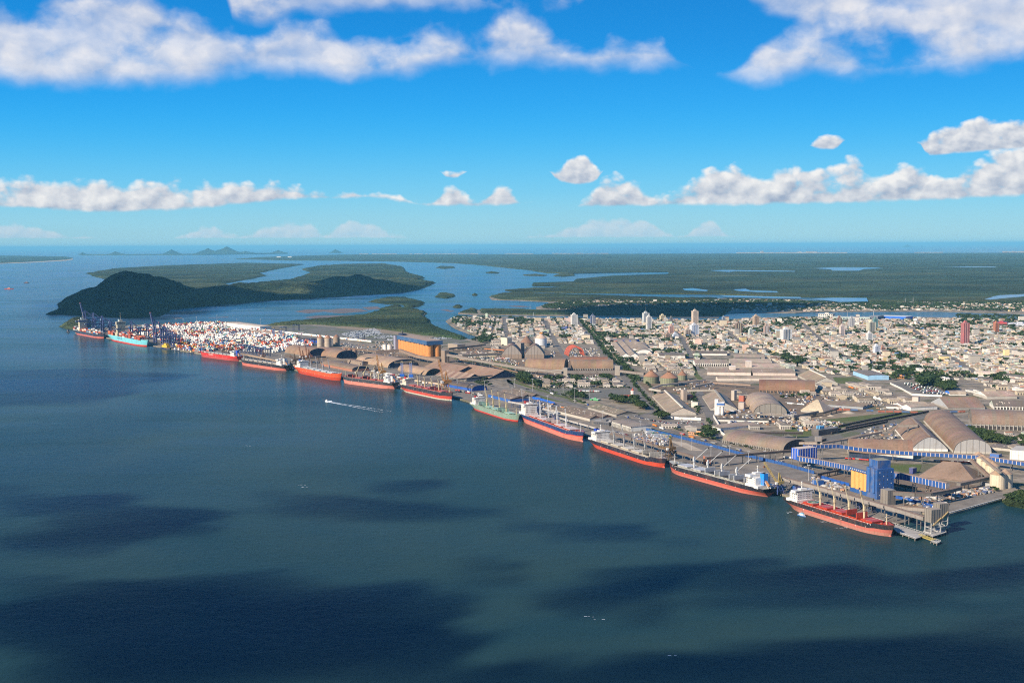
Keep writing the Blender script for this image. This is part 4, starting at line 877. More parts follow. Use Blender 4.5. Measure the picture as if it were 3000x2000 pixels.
ship('navy blue bulk carrier with salmon lower hull and white crossed cranes', (1705, 1293), (1519, 1230), 24, (0.012, 0.045, 0.14), [(0.5, (0.55, 0.18, 0.13)), (0.57, (0.6, 0.04, 0.02))], (0.42, 0.16, 0.10), 29, funnel=(0.3, 0.02, 0.02), nh=5, hc=(0.42, 0.05, 0.03), hcol=(0.58, 0.47, 0.42), open_h=(2,), crc=(0.68, 0.68, 0.66), bulb=(0.55, 0.18, 0.13), lm='the navy blue ship', jib=(2.9, 0.85), house_h=17)
ship('weathered pale green bulk carrier with cream cranes', (1517, 1235), (1377, 1195), 16, (0.20, 0.29, 0.23), [(0.24, (0.5, 0.05, 0.035))], (0.24, 0.36, 0.26), 25, funnel=(0.3, 0.02, 0.02), nh=5, hc=(0.16, 0.26, 0.18), hcol=(0.30, 0.46, 0.36), open_h=(0, 3), crc=(0.6, 0.5, 0.28), lm='the pale green ship', jib=(3.0, 1.0), jup=1.1)
ship('black bulk carrier with red band above a cream waterline and red funnel', (1322, 1173), (1172, 1144), 21, (0.03, 0.032, 0.045), [(0.15, (0.50, 0.45, 0.36)), (0.52, (0.48, 0.06, 0.04))], (0.36, 0.07, 0.035), 28, funnel=(0.6, 0.02, 0.02), nh=5, hc=(0.38, 0.05, 0.03), hcol=(0.40, 0.09, 0.08), open_h=(3,), crc=(0.58, 0.48, 0.28), bulb=(0.5, 0.45, 0.36), lm='the ship with the red funnel', jib=(2.9, 0.85), house=(0.66, 0.60, 0.48), jup=0.7)
ship('black bulk carrier with broad salmon lower hull and dark red open hatches', (1009, 1120), (1146, 1140), 19, (0.04, 0.045, 0.055), [(0.5, (0.60, 0.20, 0.15))], (0.40, 0.13, 0.10), 28, funnel=(0.65, 0.62, 0.58), nh=5, hc=(0.3, 0.05, 0.04), hcol=(0.42, 0.08, 0.06), open_h=(2, 4), crc=(0.58, 0.50, 0.32), lm='the ship with the salmon hull', jib=(3.0, 1.0))
ship('orange red bulk carrier with grey white deck', (997, 1115), (864, 1090), 18, (0.60, 0.085, 0.025), [(0.42, (0.45, 0.045, 0.015))], (0.46, 0.48, 0.46), 29, funnel=(0.02, 0.1, 0.4), nh=5, hc=(0.4, 0.42, 0.4), hcol=(0.56, 0.57, 0.54), crc=(0.34, 0.35, 0.36), lm='the orange red ship', jib=(3.0, 1.0))
ship('black gearless bulk carrier with cream hatch covers and white deckhouse', (711, 1067), (829, 1087), 16, (0.02, 0.023, 0.032), [(0.47, (0.55, 0.15, 0.11))], (0.40, 0.36, 0.28), 30, funnel=(0.6, 0.6, 0.58), ncr=0, nh=7, hc=(0.38, 0.33, 0.26), hcol=(0.58, 0.52, 0.42), lm='the gearless black ship')
ship('bright red bulk carrier with pale hatch covers and blue funnel', (592, 1043), (691, 1058), 14, (0.55, 0.025, 0.02), [(0.45, (0.42, 0.06, 0.055))], (0.45, 0.34, 0.28), 28, funnel=(0.01, 0.08, 0.5), ncr=0, nh=7, hc=(0.36, 0.3, 0.25), hcol=(0.60, 0.55, 0.48), lm='the bright red ship', text=('OAVIOS', WHT, 0.14, 0.62, 7.0))

BOXC = [((0.66, 0.64, 0.58), 9), ((0.42, 0.07, 0.04), 4), ((0.55, 0.16, 0.05), 3), ((0.05, 0.14, 0.33), 2), ((0.26, 0.05, 0.04), 3), ((0.07, 0.07, 0.08), 1), ((0.10, 0.32, 0.34), 1), ((0.30, 0.31, 0.32), 2), ((0.06, 0.25, 0.12), 1), ((0.60, 0.36, 0.05), 1)]
def boxcol(white=0.0):
    if random.random() < white: return (0.70, 0.68, 0.62)
    c = random.choices([c for c, _ in BOXC], [w for _, w in BOXC])[0]; k = random.uniform(0.8, 1.15); return tuple(min(0.85, q * k) for q in c)
def box_ship(label, bow, stern, fbp, top, bands, bays, house_bay, B, house, lm, tiers, text=None, pal=None):
    t, L, B, zd, x0, x1, cs = ship(label, bow, stern, fbp, top, bands, (0.3, 0.12, 0.09), B, funnel=(0.35, 0.55, 0.65), nh=1, ncr=0, boxes=True, house=house, house_at=house_bay, house_l=0.05, house_h=30, lm=lm, name='container_ship', text=text, boat=house, stern_tip=False)
    hx = -L / 2 + L * house_bay; n = bays; xs = np.linspace(-L * 0.46, L * 0.40, n)
    for i, x in enumerate(xs):
        if abs(x - (hx + L * 0.02)) < L * 0.05: continue
        b = MB(); tr = max(2, tiers + random.choice((-1, 0, 0, 1)) - (1 if i > n - 3 else 0)); m_ = 9
        for k in range(m_):
            for z in range(max(1, tr - random.choice((0, 0, 1, 1, 2)))):
                b.box((x, (k - (m_ - 1) / 2) * B * 0.104, zd + 1 + z * 3.6), (L * 0.80 / n, B * 0.098, 3.45), boxcol() if not pal or random.random() > 0.5 else pal)
        b.build('container_stack', M_BOX, t)
box_ship('pale blue container ship stacked with boxes alongside the container port', (430, 1015), (318, 995), 17, (0.17, 0.55, 0.62), [(0.22, (0.55, 0.05, 0.03))], 11, 0.24, 34, (0.52, 0.46, 0.32), 'the pale blue container ship', 4, text=('MAERSK LINE', (0.01, 0.05, 0.25), -0.13, 0.55, 8.5), pal=(0.33, 0.09, 0.06))
box_ship('dark hulled container ship at the far berth below the headland', (304, 991), (216, 977), 12, (0.03, 0.04, 0.07), [(0.3, (0.55, 0.14, 0.11))], 11, 0.20, 34, (0.66, 0.60, 0.45), 'the dark container ship', 3)

# ---------------------------------------------------------------- storage sheds and warehouses
sh = shed
sh('huge brown barrel roofed warehouse with ribbed grey end wall', (2708, 1236), (2795, 1327), 57, 37, 'arch', 6, BRN, PALE, (0.34, 0.33, 0.32), bays=8, door=3, lm='the huge barrel warehouse')
sh('brown pointed arch warehouse with pale grey end and white base', (2622, 1260), (2671, 1320), 56, 35, 'gothic', 7, BRN, WHT, (0.36, 0.36, 0.36), door=3, lm='the pointed arch warehouse', vent=(3, 2, BRN2))
sh('brown barrel shed with long white wall behind the blue gallery', (2488, 1341), (2675, 1347), 62, 36, 'gothic', 14, (0.26, 0.19, 0.15), WHT, (0.40, 0.34, 0.28), lm='the barrel shed with the white wall')
sh('long grey brown barrel warehouse with white buttressed base at the edge', (2848, 1256), (3080, 1264), 78, 36, 'arch', 15, (0.25, 0.22, 0.19), CONC, (0.2, 0.18, 0.16), bays=7, lm='the buttressed barrel warehouse')
sh('big brown gabled store with a pale grey end wall', (2778, 1199), (2886, 1198), 95, 22, 'gable', 5, (0.28, 0.22, 0.18), CONC, (0.36, 0.37, 0.38), lm='the big gabled store', vent=(3, 1.5, BRN2))
sh('pale pinkish sheet roofed shed beyond the big gabled store', (2892, 1169), (2980, 1168), 70, 10, 'gable', 8, (0.48, 0.41, 0.34), PALE, WHT, sky_l=0.3)
sh('dark roofed shed with missing panels and white bays', (2912, 1199), (3080, 1203), 60, 14, 'gable', 9, (0.17, 0.165, 0.15), WHT, (0.5, 0.53, 0.45), bays=6, sky_l=0.5)
sh('white walled twin gabled shed beside the rail yard', (2668, 1203), (2746, 1199), 60, 6, 'gable', 10, PALE, WHT, WHT, nb=2, sky_l=0.3)
sh('low grey roofed white shed facing the rail wagons', (2596, 1196), (2660, 1198), 26, 4, 'gable', 6, GRY, WHT, WHT, sky_l=0.3)
sh('low mottled grey roofed shed behind the white shed', (2582, 1173), (2669, 1171), 42, 5, 'gable', 5, (0.2, 0.195, 0.18), WHT, WHT, nb=2)
sh('rust brown barrel warehouse behind the round topped one', (2225, 1150), (2387, 1153), 78, 26, 'arch', 8, (0.25, 0.165, 0.12), (0.3, 0.2, 0.14), (0.09, 0.08, 0.07), bays=8, lm='the rust brown barrel warehouse')
sh('round topped pale tan warehouse with grey end wall', (2181, 1177), (2208, 1213), 65, 30, 'arch', 2, (0.38, 0.33, 0.27), CONC, (0.26, 0.24, 0.21), lm='the round topped warehouse')
sh('pale pyramid roofed store with low walls', (2346, 1206), (2412, 1211), 58, 30, 'gable', 5, (0.56, 0.49, 0.40), PALE, hip=0.48, lm='the pyramid roofed store')
sh('long grey zigzag roofed shed running beside red wagons', (2385, 1188), (2528, 1199), 55, 4, 'gable', 7, (0.22, 0.2, 0.18), (0.3, 0.32, 0.34), GRY, nb=3, lm='the zigzag roofed shed')
sh('gabled grain store with white ridge gallery and pale end', (2338, 1104), (2384, 1128), 57, 17, 'gable', 6, (0.33, 0.29, 0.23), PALE, PALE, vent=(3, 2.5, WHT), door=4, lm='the gabled grain store')
sh('light blue walled store with grey roof', (2499, 1098), (2543, 1113), 52, 3, 'low', 12, (0.21, 0.2, 0.19), (0.30, 0.52, 0.72), (0.30, 0.52, 0.72), lm='the light blue store', sky_l=0.1)
sh('grey barrel warehouse with buttressed wall near the blue fence', (2118, 1297), (2294, 1328), 58, 27, 'arch', 9, (0.245, 0.22, 0.195), CONC, (0.06, 0.06, 0.07), bays=5, lm='the grey barrel warehouse')
sh('long low mossy roofed wall building behind the grey barrel warehouse', (2100, 1233), (2252, 1237), 22, 2, 'gable', 5, (0.11, 0.11, 0.09), WHT, WHT)
sh('pale angled roof shed beside the avenue gate', (2108, 1262), (2222, 1250), 38, 2, 'gable', 8, (0.37, 0.33, 0.28), WHT, WHT, sky_l=0.5)
sh('large tan gabled warehouse with white ridge gallery before the car park', (1911, 1163), (1960, 1216), 54, 17, 'gable', 5, (0.33, 0.295, 0.235), PALE, (0.48, 0.42, 0.36), vent=(3, 2.5, WHT), door=4, lm='the ridge warehouse', sky_l=0.12)
sh('second tan gabled warehouse behind the white twin silos', (2058, 1165), (2082, 1202), 53, 19, 'gable', 5, (0.31, 0.28, 0.23), PALE, PALE, vent=(4, 3, CONC), door=4, lm='the second ridge warehouse')
sh('brown arched hall with grey panelled end, western of the pair behind the galleries', (1531, 1043), (1528, 1050), 60, 27, 'gothic', 12, BRN2, BRN, (0.3, 0.26, 0.23), lm='the western arched hall')
sh('brown arched hall with grey panelled end, eastern of the pair behind the galleries', (1596, 1043), (1594, 1050), 58, 27, 'gothic', 12, BRN2, BRN, (0.3, 0.26, 0.23), lm='the eastern arched hall')
sh('smooth brown barrel warehouse in front of the arched halls', (1538, 1087), (1652, 1089), 66, 28, 'arch', 7, (0.30, 0.225, 0.165), CONC, BRN2, lm='the smooth barrel warehouse')
sh('brown barrel warehouse with white toothed base under the long gallery', (1674, 1086), (1796, 1086), 62, 23, 'arch', 7, (0.28, 0.215, 0.165), CONC, BRN2, bays=6, lm='the toothed barrel warehouse')
sh('rust brown shed just showing behind the toothed barrel warehouse', (1672, 1069), (1780, 1069), 50, 16, 'arch', 6, (0.27, 0.15, 0.10), BRN2, BRN2)
sh('store with bright blue and white front beside the tree lined avenue', (1812, 1006), (1862, 1007), 60, 2, 'low', 10, GRY, (0.02, 0.10, 0.5), WHT, lm='the blue fronted store')
sh('grey flat store attached to the blue fronted one', (1776, 1002), (1811, 1005), 60, 2, 'low', 7, (0.3, 0.29, 0.28), (0.4, 0.12, 0.1), WHT)
sh('white multi gabled warehouses facing the avenue', (1790, 1013), (1820, 1052), 52, 8, 'gable', 9, (0.33, 0.30, 0.26), WHT, (0.75, 0.72, 0.66), nb=2, lm='the white gabled warehouses')
sh('grey block of many gables behind the white warehouses', (1806, 1008), (1846, 1034), 70, 7, 'gable', 8, (0.27, 0.25, 0.22), WHT, WHT, nb=3)
sh('white arched shed next to the white gabled warehouses', (1858, 1014), (1868, 1038), 40, 6, 'low', 8, (0.36, 0.33, 0.28), WHT, (0.7, 0.68, 0.63))
sh('long white walled store in the middle of town', (1891, 1018), (1976, 1018), 42, 3, 'gable', 5, (0.24, 0.23, 0.2), WHT, WHT)
sh('white fronted warehouse with a dark flat roof', (1932, 1052), (2007, 1052), 90, 4, 'low', 10, (0.2, 0.19, 0.165), WHT, WHT, lm='the white fronted warehouse')
sh('dark grey roofed depot with low walls', (2030, 1040), (2130, 1041), 55, 6, 'gable', 5, (0.16, 0.155, 0.145), WHT, WHT, lm='the dark roofed depot')
sh('pale roofed warehouse with a row of white bays', (2037, 1073), (2134, 1073), 75, 7, 'gable', 9, (0.36, 0.34, 0.3), WHT, WHT, bays=5, lm='the pale bayed warehouse')
sh('mossy grey roofed depot beside the white factory', (2150, 1058), (2222, 1060), 70, 5, 'gable', 5, (0.2, 0.2, 0.17), PALE, PALE)
# white factory
for i, (p0, p1, w, nb, c, wc, h) in enumerate([((2102, 1116), (2336, 1115), 26, 1, (0.42, 0.37, 0.31), (0.62, 0.54, 0.46), 9), ((2072, 1098), (2200, 1100), 95, 5, (0.31, 0.28, 0.25), (0.62, 0.53, 0.46), 9), ((2206, 1100), (2330, 1101), 95, 5, (0.29, 0.26, 0.24), (0.6, 0.5, 0.43), 9), ((2150, 1084), (2300, 1085), 110, 4, (0.48, 0.43, 0.37), PALE, 8), ((2140, 1070), (2262, 1071), 110, 3, (0.46, 0.42, 0.36), PALE, 8), ((2150, 1058 - 2), (2240, 1057), 100, 3, (0.40, 0.37, 0.32), PALE, 8)]):
    sh(['long pinkish front building of the white factory', 'saw roofed hall at the western end of the white factory', 'saw roofed hall at the eastern end of the white factory', 'pale hall behind the saw roofs of the white factory', 'third pale hall from the front of the white factory', 'rearmost pale hall of the white factory'][i], p0, p1, w, 3, 'gable', h, c, wc, wc, nb=nb, sky_l=0.5 if nb > 3 else 0.1, lm='the white factory' if i == 0 else None, name='factory_hall', cat='factory')
block('pinkish square tower rising from the western saw roofs', (2138, 1094), (2155, 1094), 14, 22, (0.6, 0.52, 0.45), WHT, roofbits=False)
block('pinkish square tower rising from the eastern saw roofs', (2186, 1084), (2202, 1084), 14, 26, (0.6, 0.52, 0.45), WHT, roofbits=False)
block('green banded office block behind the factory', (2285, 1080), (2312, 1088), 16, 16, (0.42, 0.44, 0.38), PALE, floors=4, win=(0.08, 0.14, 0.11))
# sheds on the quay
sh('wide low grey roofed shed with red gable near the crossed cranes', (1616, 1206), (1728, 1234), 52, 8, 'gable', 8, (0.17, 0.155, 0.135), PALE, (0.25, 0.13, 0.10), nb=2, sky_l=1.0, lm='the twin roofed quay shed')
sh('grey green gabled quay shed behind the passenger hall', (1722, 1198), (1806, 1222), 48, 9, 'gable', 7, (0.22, 0.215, 0.165), CONC, DRK, sky_l=0.9, lm='the grey green quay shed')
block('dark low office with flat roof on the quay', (1733, 1243), (1784, 1248), 26, 11, (0.10, 0.10, 0.11), (0.3, 0.28, 0.25), floors=1)
sh('long white flat roofed hall with a row of white bays on the quay', (1786, 1245), (1848, 1264), 42, 1.5, 'low', 13, (0.33, 0.31, 0.28), (0.66, 0.64, 0.58), WHT, bays=5, lm='the bayed quay hall')
sh('grey gabled quay shed with bright blue front wall', (1430, 1163), (1494, 1179), 46, 7, 'gable', 9, (0.19, 0.165, 0.14), BLUE, (0.2, 0.12, 0.09), sky_l=0.5, lm='the blue fronted quay shed')
sh('grey gabled shed with patched roof behind the blue fronted shed', (1464, 1154), (1532, 1170), 44, 7, 'gable', 7, (0.17, 0.155, 0.14), PALE, (0.2, 0.12, 0.09), nb=2, sky_l=1.0)
sh('dark arched roof shed with bright blue walls and end', (1306, 1132), (1384, 1146), 40, 8, 'low', 8, (0.13, 0.115, 0.105), (0.02, 0.09, 0.36), (0.02, 0.08, 0.30), sky_l=0.3, lm='the blue arched shed')
sh('low dark roofed shed behind the red funnelled ship', (1206, 1115), (1300, 1129), 40, 4, 'gable', 5, (0.13, 0.115, 0.105), (0.5, 0.38, 0.28), CONC, sky_l=0.2)
sh('striped tan gabled warehouse with buttressed base', (1276, 1105), (1366, 1119), 50, 15, 'gable', 7, (0.25, 0.19, 0.155), CONC, NAVY, stripes=(0.36, 0.30, 0.26), bays=6, lm='the striped warehouse')  # gable ends navy black: their shade is put into the colour
sh('large plain brown gabled warehouse beside the striped one', (1332, 1092), (1430, 1111), 95, 22, 'gable', 2, (0.31, 0.225, 0.175), BRN, NAVY, lm='the large gabled warehouse')  # dark navy gables carry painted shade
sh('large plain brown gabled warehouse behind the small barrel roof', (1232, 1081), (1328, 1098), 90, 20, 'gable', 2, (0.30, 0.22, 0.17), BRN, NAVY)  # gables coloured dark navy in place of shade
sh('small tan barrel roofed store behind the red funnelled ship', (1166, 1086), (1250, 1100), 46, 17, 'arch', 2, (0.34, 0.27, 0.21), BRN, (0.04, 0.035, 0.035), lm='the small barrel store')  # near black end walls, shade painted into them
sh('brown barrel warehouse with toothed base next to the container yard', (835, 1038), (902, 1050), 70, 22, 'arch', 6, (0.28, 0.205, 0.155), CONC, NAVY, bays=7, lm='the barrel warehouse by the container yard')  # end walls painted navy dark as if in shade
sh('brown barrel warehouse with dark end below the three tall silos', (912, 1043), (985, 1055), 70, 22, 'arch', 5, (0.28, 0.205, 0.155), BRN, NAVY, bays=7, lm='the barrel warehouse below the tall silos')  # dark end is painted shade, not its own wall colour
sh('big pale tan barrel warehouse with shaded end wall', (1042, 1063), (1136, 1081), 96, 22, 'arch', 4, (0.40, 0.32, 0.245), CONC, NAVY, bays=7, lm='the pale tan barrel warehouse')  # closed end wall; its navy black colour stands in for shade
sh('low arched grey brown shed with reddish wall on the quay', (942, 1071), (1032, 1089), 50, 8, 'low', 7, (0.24, 0.195, 0.155), (0.34, 0.15, 0.10), NAVY, lm='the low arched quay shed')  # shed ends get a shade colour instead of a wall colour
sh('brown flat roofed workshop behind the low arched shed', (1018, 1063), (1060, 1071), 18, 1, 'low', 11, BRN, (0.26, 0.2, 0.16), BRN2)
sh('long dark roofed shed with blue edge by the tall silos', (874, 1001), (930, 1005), 48, 2, 'low', 8, (0.07, 0.065, 0.065), (0.01, 0.05, 0.3), DRK, lm='the blue edged shed')
sh('striped pale shed in the container yard', (705, 976), (800, 983), 50, 6, 'gable', 4, (0.3, 0.26, 0.22), PALE, NAVY, stripes=(0.42, 0.37, 0.31), lm='the striped container yard shed')  # shade painted into the navy gable colour
sh('long white store at the back of the container yard', (664, 956), (762, 968), 50, 1, 'low', 11, (0.7, 0.68, 0.62), WHT, (0.4, 0.4, 0.4), lm='the long white yard store')
sh('brown hip roofed store in front of the cream silos', (2690, 1399), (2858, 1414), 66, 42, 'gable', 3, (0.27, 0.225, 0.19), BRN, hip=0.36, lm='the hip roofed store')
sh('small steep roofed store by the rail loading point', (2378, 1262), (2410, 1268), 24, 14, 'gable', 6, (0.17, 0.15, 0.135), DRK, DRK)
sh('pale ribbed arched canopy with a blue end beside the truck park', (2783, 1158), (2830, 1158), 34, 8, 'arch', 4, (0.44, 0.41, 0.35), WHT, (0.02, 0.16, 0.6), stripes=(0.56, 0.53, 0.47))
sh('white tent hall with scalloped edge beyond the truck park', (2862, 1103), (2922, 1104), 50, 9, 'low', 5, (0.72, 0.69, 0.62), WHT, WHT)
sh('white walled store with grey roof along the main road', (2936, 1106), (3060, 1122), 40, 3, 'gable', 8, (0.23, 0.22, 0.2), WHT, (0.6, 0.06, 0.03))
sh('patched grey roofed workshop by the cream silos', (2900, 1316), (2960, 1322), 40, 4, 'gable', 8, (0.2, 0.19, 0.18), PALE, WHT, sky_l=1.0)
block('tall white ribbed warehouse at the frame edge', (2958, 1345), (3040, 1352), 50, 28, (0.68, 0.66, 0.6), PALE, stripes=(0.5, 0.49, 0.46), roofbits=False, cat='warehouse', name='warehouse', lm='the tall white ribbed warehouse')
block('orange painted low house in the car park corner', (2016, 1272), (2064, 1277), 14, 8, (0.66, 0.32, 0.14), (0.2, 0.18, 0.15), floors=1)
block('white low gatehouse building beside the port road', (1790 + 30, 1170), (1850, 1171), 12, 5, WHT, GRY, floors=1)
# domed red church-like building on the avenue
t = thing('civic_building', 'red and white building with a small red dome at the avenue junction', 'public building', (*A(1832, 1168), LZ + 0.1), rad(12), lm='the red domed building')
b = MB(); b.box((8, 0, 0), (34, 16, 8), (0.42, 0.08, 0.06), top=(0.4, 0.1, 0.07)); b.box((8, -9, 0), (22, 4, 6), WHT); b.build('wall', M_WALL, t)
b = MB(); b.cyl((16, -2, 8), 4.2, 9, (0.62, 0.56, 0.5), 12); b.cyl((16, -2, 17), 4.8, 1, WHT, 12); b.cyl((16, -2, 18), 4.0, 3.5, (0.38, 0.09, 0.06), 12, 1.2); b.cyl((16, -2, 21.5), 1.2, 3.5, (0.38, 0.09, 0.06), 8, 0.1); b.build('dome', M_WALL, t)

# ---------------------------------------------------------------- silos and elevators
silo('white ribbed silo with conical roof and orange spout', 1585, 1018, 17, 26, 41, (0.70, 0.71, 0.70), (0.62, 0.52, 0.46), ribs=(0.58, 0.60, 0.62), lm='the white ribbed silo', topbox=(0.75, 0.3, 0.03))
silo('low brown domed silo beside the white ribbed one', 1543, 1014, 20, 9, 29, BRN, (0.27, 0.18, 0.14))
silo('greenish ribbed silo with brown cone roof, nearest the avenue', 1908, 1124, 23, 20, 38, (0.23, 0.24, 0.15), (0.33, 0.2, 0.14), ribs=(0.17, 0.18, 0.12), n=40, bands=3, lm='the first green silo', topbox=BRN2)
silo('greenish ribbed silo with brown cone roof in front of its two fellows', 1960, 1132, 26, 24, 42, (0.24, 0.25, 0.155), (0.33, 0.2, 0.14), ribs=(0.17, 0.18, 0.12), n=44, bands=3, lm='the front green silo', topbox=BRN2)
silo('smaller greenish ribbed silo behind the other two', 1999, 1114, 14, 14, 28, (0.22, 0.23, 0.15), (0.3, 0.18, 0.13), ribs=(0.16, 0.17, 0.11), n=32, bands=2, topbox=BRN2)
silo('tan tall silo closest to the container yard', 939, 1017, 9.5, 26, 35, (0.42, 0.34, 0.26), (0.33, 0.2, 0.14), bands=2, lm='the tall tan silos')
silo('tan tall silo in the middle of three', 961, 1017, 10, 26, 35, (0.42, 0.34, 0.26), (0.33, 0.2, 0.14), bands=2)
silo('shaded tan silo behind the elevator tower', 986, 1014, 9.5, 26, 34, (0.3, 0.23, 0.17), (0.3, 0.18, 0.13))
for i, (x, y) in enumerate([(1010, 1037), (1025, 1037), (1039, 1039)]): silo(['small brown silo below the tall ones, nearest them', 'small brown silo, middle of three below the tall ones', 'small brown silo, last of three below the tall ones'][i], x, y, 7, 12, 18, BRN, (0.3, 0.19, 0.14))
silo('white round tank beside the orange silos, outer one', 1128, 1025, 7, 16, 17.5, WHT, PALE, name='storage_tank', cat='tank'); silo('white round tank touching the orange silo block', 1142, 1026, 7, 16, 17.5, WHT, PALE, name='storage_tank', cat='tank')
for i, (x, y, r, e, a_) in enumerate([(2866, 1362, 17, 28, 37), (2879, 1374, 18, 31, 41), (2893, 1387, 19, 34, 45), (2907, 1401, 20, 36, 48)]): silo(['hindmost', 'third from the front', 'second from the front', 'foremost'][i] + ' of the row of cream silos behind the big pair', x, y, r, e, a_, (0.60, 0.52, 0.38), (0.42, 0.33, 0.25), ribs=(0.54, 0.46, 0.33), n=36)
silo('big cream ribbed silo by the jetty road', 2923, 1433, 23, 42, 57, (0.62, 0.54, 0.40), (0.42, 0.33, 0.25), ribs=(0.55, 0.47, 0.34), n=40, lm='the big cream silo')
silo('big cream silo half hidden at the rear of its twin', 2944, 1430, 21, 41, 54, (0.60, 0.52, 0.38), (0.40, 0.32, 0.25), ribs=(0.54, 0.46, 0.33), n=40)
# white twin silos with blue band
a, L, rz = frame((2092, 1216), (2121, 1217)); t = thing('grain_silo', 'white twin silo block with blue band before the second ridge warehouse', 'silo', (a.x, a.y, LZ + .1), rz, lm='the white twin silos'); footprint(a, L, rz, 12); s = mpp(2100, 1216)
b = MB(); b.box((L * .2, 7, 0), (L * .36, 9, 46 * s), WHT); b.build('stair_tower', M_WALL, t)
for i in (0, 1): b = MB(); b.cyl((L * (0.45 + 0.34 * i), 5, 0), L * 0.16, 27 * s, (0.74, 0.72, 0.68), 20); b.cyl((L * (0.45 + 0.34 * i), 5, 0), L * 0.165, 4 * s, (0.35, 0.37, 0.4), 20); b.build('silo_cylinder', M_WALL, t)
b = MB(); b.box((L * .62, 6, 27 * s), (L * .76, 10, 3 * s), WHT); b.box((L * .62, 6, 30 * s), (L * .78, 10.4, 6 * s), (0.03, 0.13, 0.4)); b.box((L * .62, 6, 36 * s), (L * .8, 11, 2 * s), WHT); b.build('silo_head', M_WALL, t)
# orange silo block
a, L, rz = frame((1164, 1026), (1251, 1046)); t = thing('silo_block', 'long row of orange silos under a blue band with a grey tower', 'silo', (a.x, a.y, LZ + .1), rz, lm='the long orange silos'); footprint(a, L, rz, 40); s = mpp(1251, 1046); D = 22; r = L / 22; zc = 35 * s
b = MB(); b.box((L / 2 - r, r * 2.6, 0), (L - 2 * r - 2, r * 2.4, zc), (0.4, 0.18, 0.07)); b.build('core', M_WALL, t)
cyls = [(r + 2 * r * i, r) for i in range(11)] + [(L - r, r * 3)]
for x, y in cyls: b = MB(); b.cyl((x, y, 0), r * 0.98, zc, ORG, 20); b.build('silo_cylinder', M_PAINT, t)
b = MB(); b.box((L / 2, r * 2, zc), (L + 2, r * 4.2, 12 * s), (0.035, 0.10, 0.22), top=(0.33, 0.24, 0.18))
for i in range(6): b.box((L * (0.1 + 0.16 * i), -0.6, zc - 1), (L * 0.05, 1.6, 3), (0.1, 0.1, 0.13))
b.build('head_gallery', M_WALL, t)
b = MB(); b.box((-8, D / 2, 0), (18, D * 1.6, 46 * s), (0.26, 0.26, 0.34), top=NAVY); b.box((2, D * 0.8, 46 * s), (40, 14, 6 * s), NAVY); b.bar((0, D * .8, 50 * s), (0, D * .8, 60 * s), 2, DRK); b.build('elevator_tower', M_WALL, t)
# blue tower with four orange silos
a, L, rz = frame((2487, 1437), (2569, 1463)); t = thing('silo_tower', 'blue grain elevator tower with four orange silo cylinders', 'silo', (a.x, a.y, LZ + .1), rz, lm='the blue silo tower'); footprint(a, L, rz, 28); BT = (0.02, 0.085, 0.26); s = 0.468
b = MB(); b.box((L * .34, 14, 0), (L * .66, 26, 5.5), BT); b.box((L * .30, 15, 5.5), (L * .58, 22, 24), (0.04, 0.09, 0.2)); b.build('podium', M_WALL, t)
for i in range(4): b = MB(); b.cyl((L * (0.075 + 0.152 * i), 5.2, 5.5), L * 0.073, 24.3, (0.68, 0.34, 0.11), 24); b.build('silo_cylinder', M_PAINT, t)
b = MB(); b.box((L * .31, 12, 29.8), (L * .62, 24, 4.5), BT); b.add([(0, -0.6, 34.3), (L * .62, -0.6, 34.3), (L * .62, 12, 37.5), (0, 12, 37.5), (L * .62, 25, 34.3), (0, 25, 34.3)], [(0, 1, 2, 3), (3, 2, 4, 5), (0, 3, 5), (1, 4, 2)], (0.16, 0.14, 0.13))
for i in range(8): b.box((L * (0.05 + 0.075 * i), -0.1, 31.2), (2.0, 0.3, 1.3), (0.55, 0.5, 0.42))
b.build('head_house', M_WALL, t)
b = MB(); b.box((L * .81, 13, 0), (L * .38, 26, 40), BT); b.box((L * .72, -0.4, 8), (L * .09, 2.4, 32), (0.03, 0.115, 0.32)); b.box((L * .90, -0.4, 8), (L * .06, 2.4, 32), (0.03, 0.115, 0.32)); b.box((L * .795, 13, 40), (L * .30, 20, 11), BT, top=(0.25, 0.24, 0.18)); b.box((L * .73, 2.9, 42), (L * .1, 1.5, 9), (0.03, 0.115, 0.32))
for k in range(7):
    for j in range(4): b.box((L + 0.05, 4 + 6 * j, 5 + 5 * k), (0.2, 1.0, 1.3), (0.03, 0.05, 0.09) if (k + j) % 3 else WHT)
for k in range(4): b.box((L * .66, -0.05, 12 + 6.5 * k), (1.4, 0.2, 1.4), (0.4, 0.34, 0.25))
b.build('stair_tower', M_WALL, t)
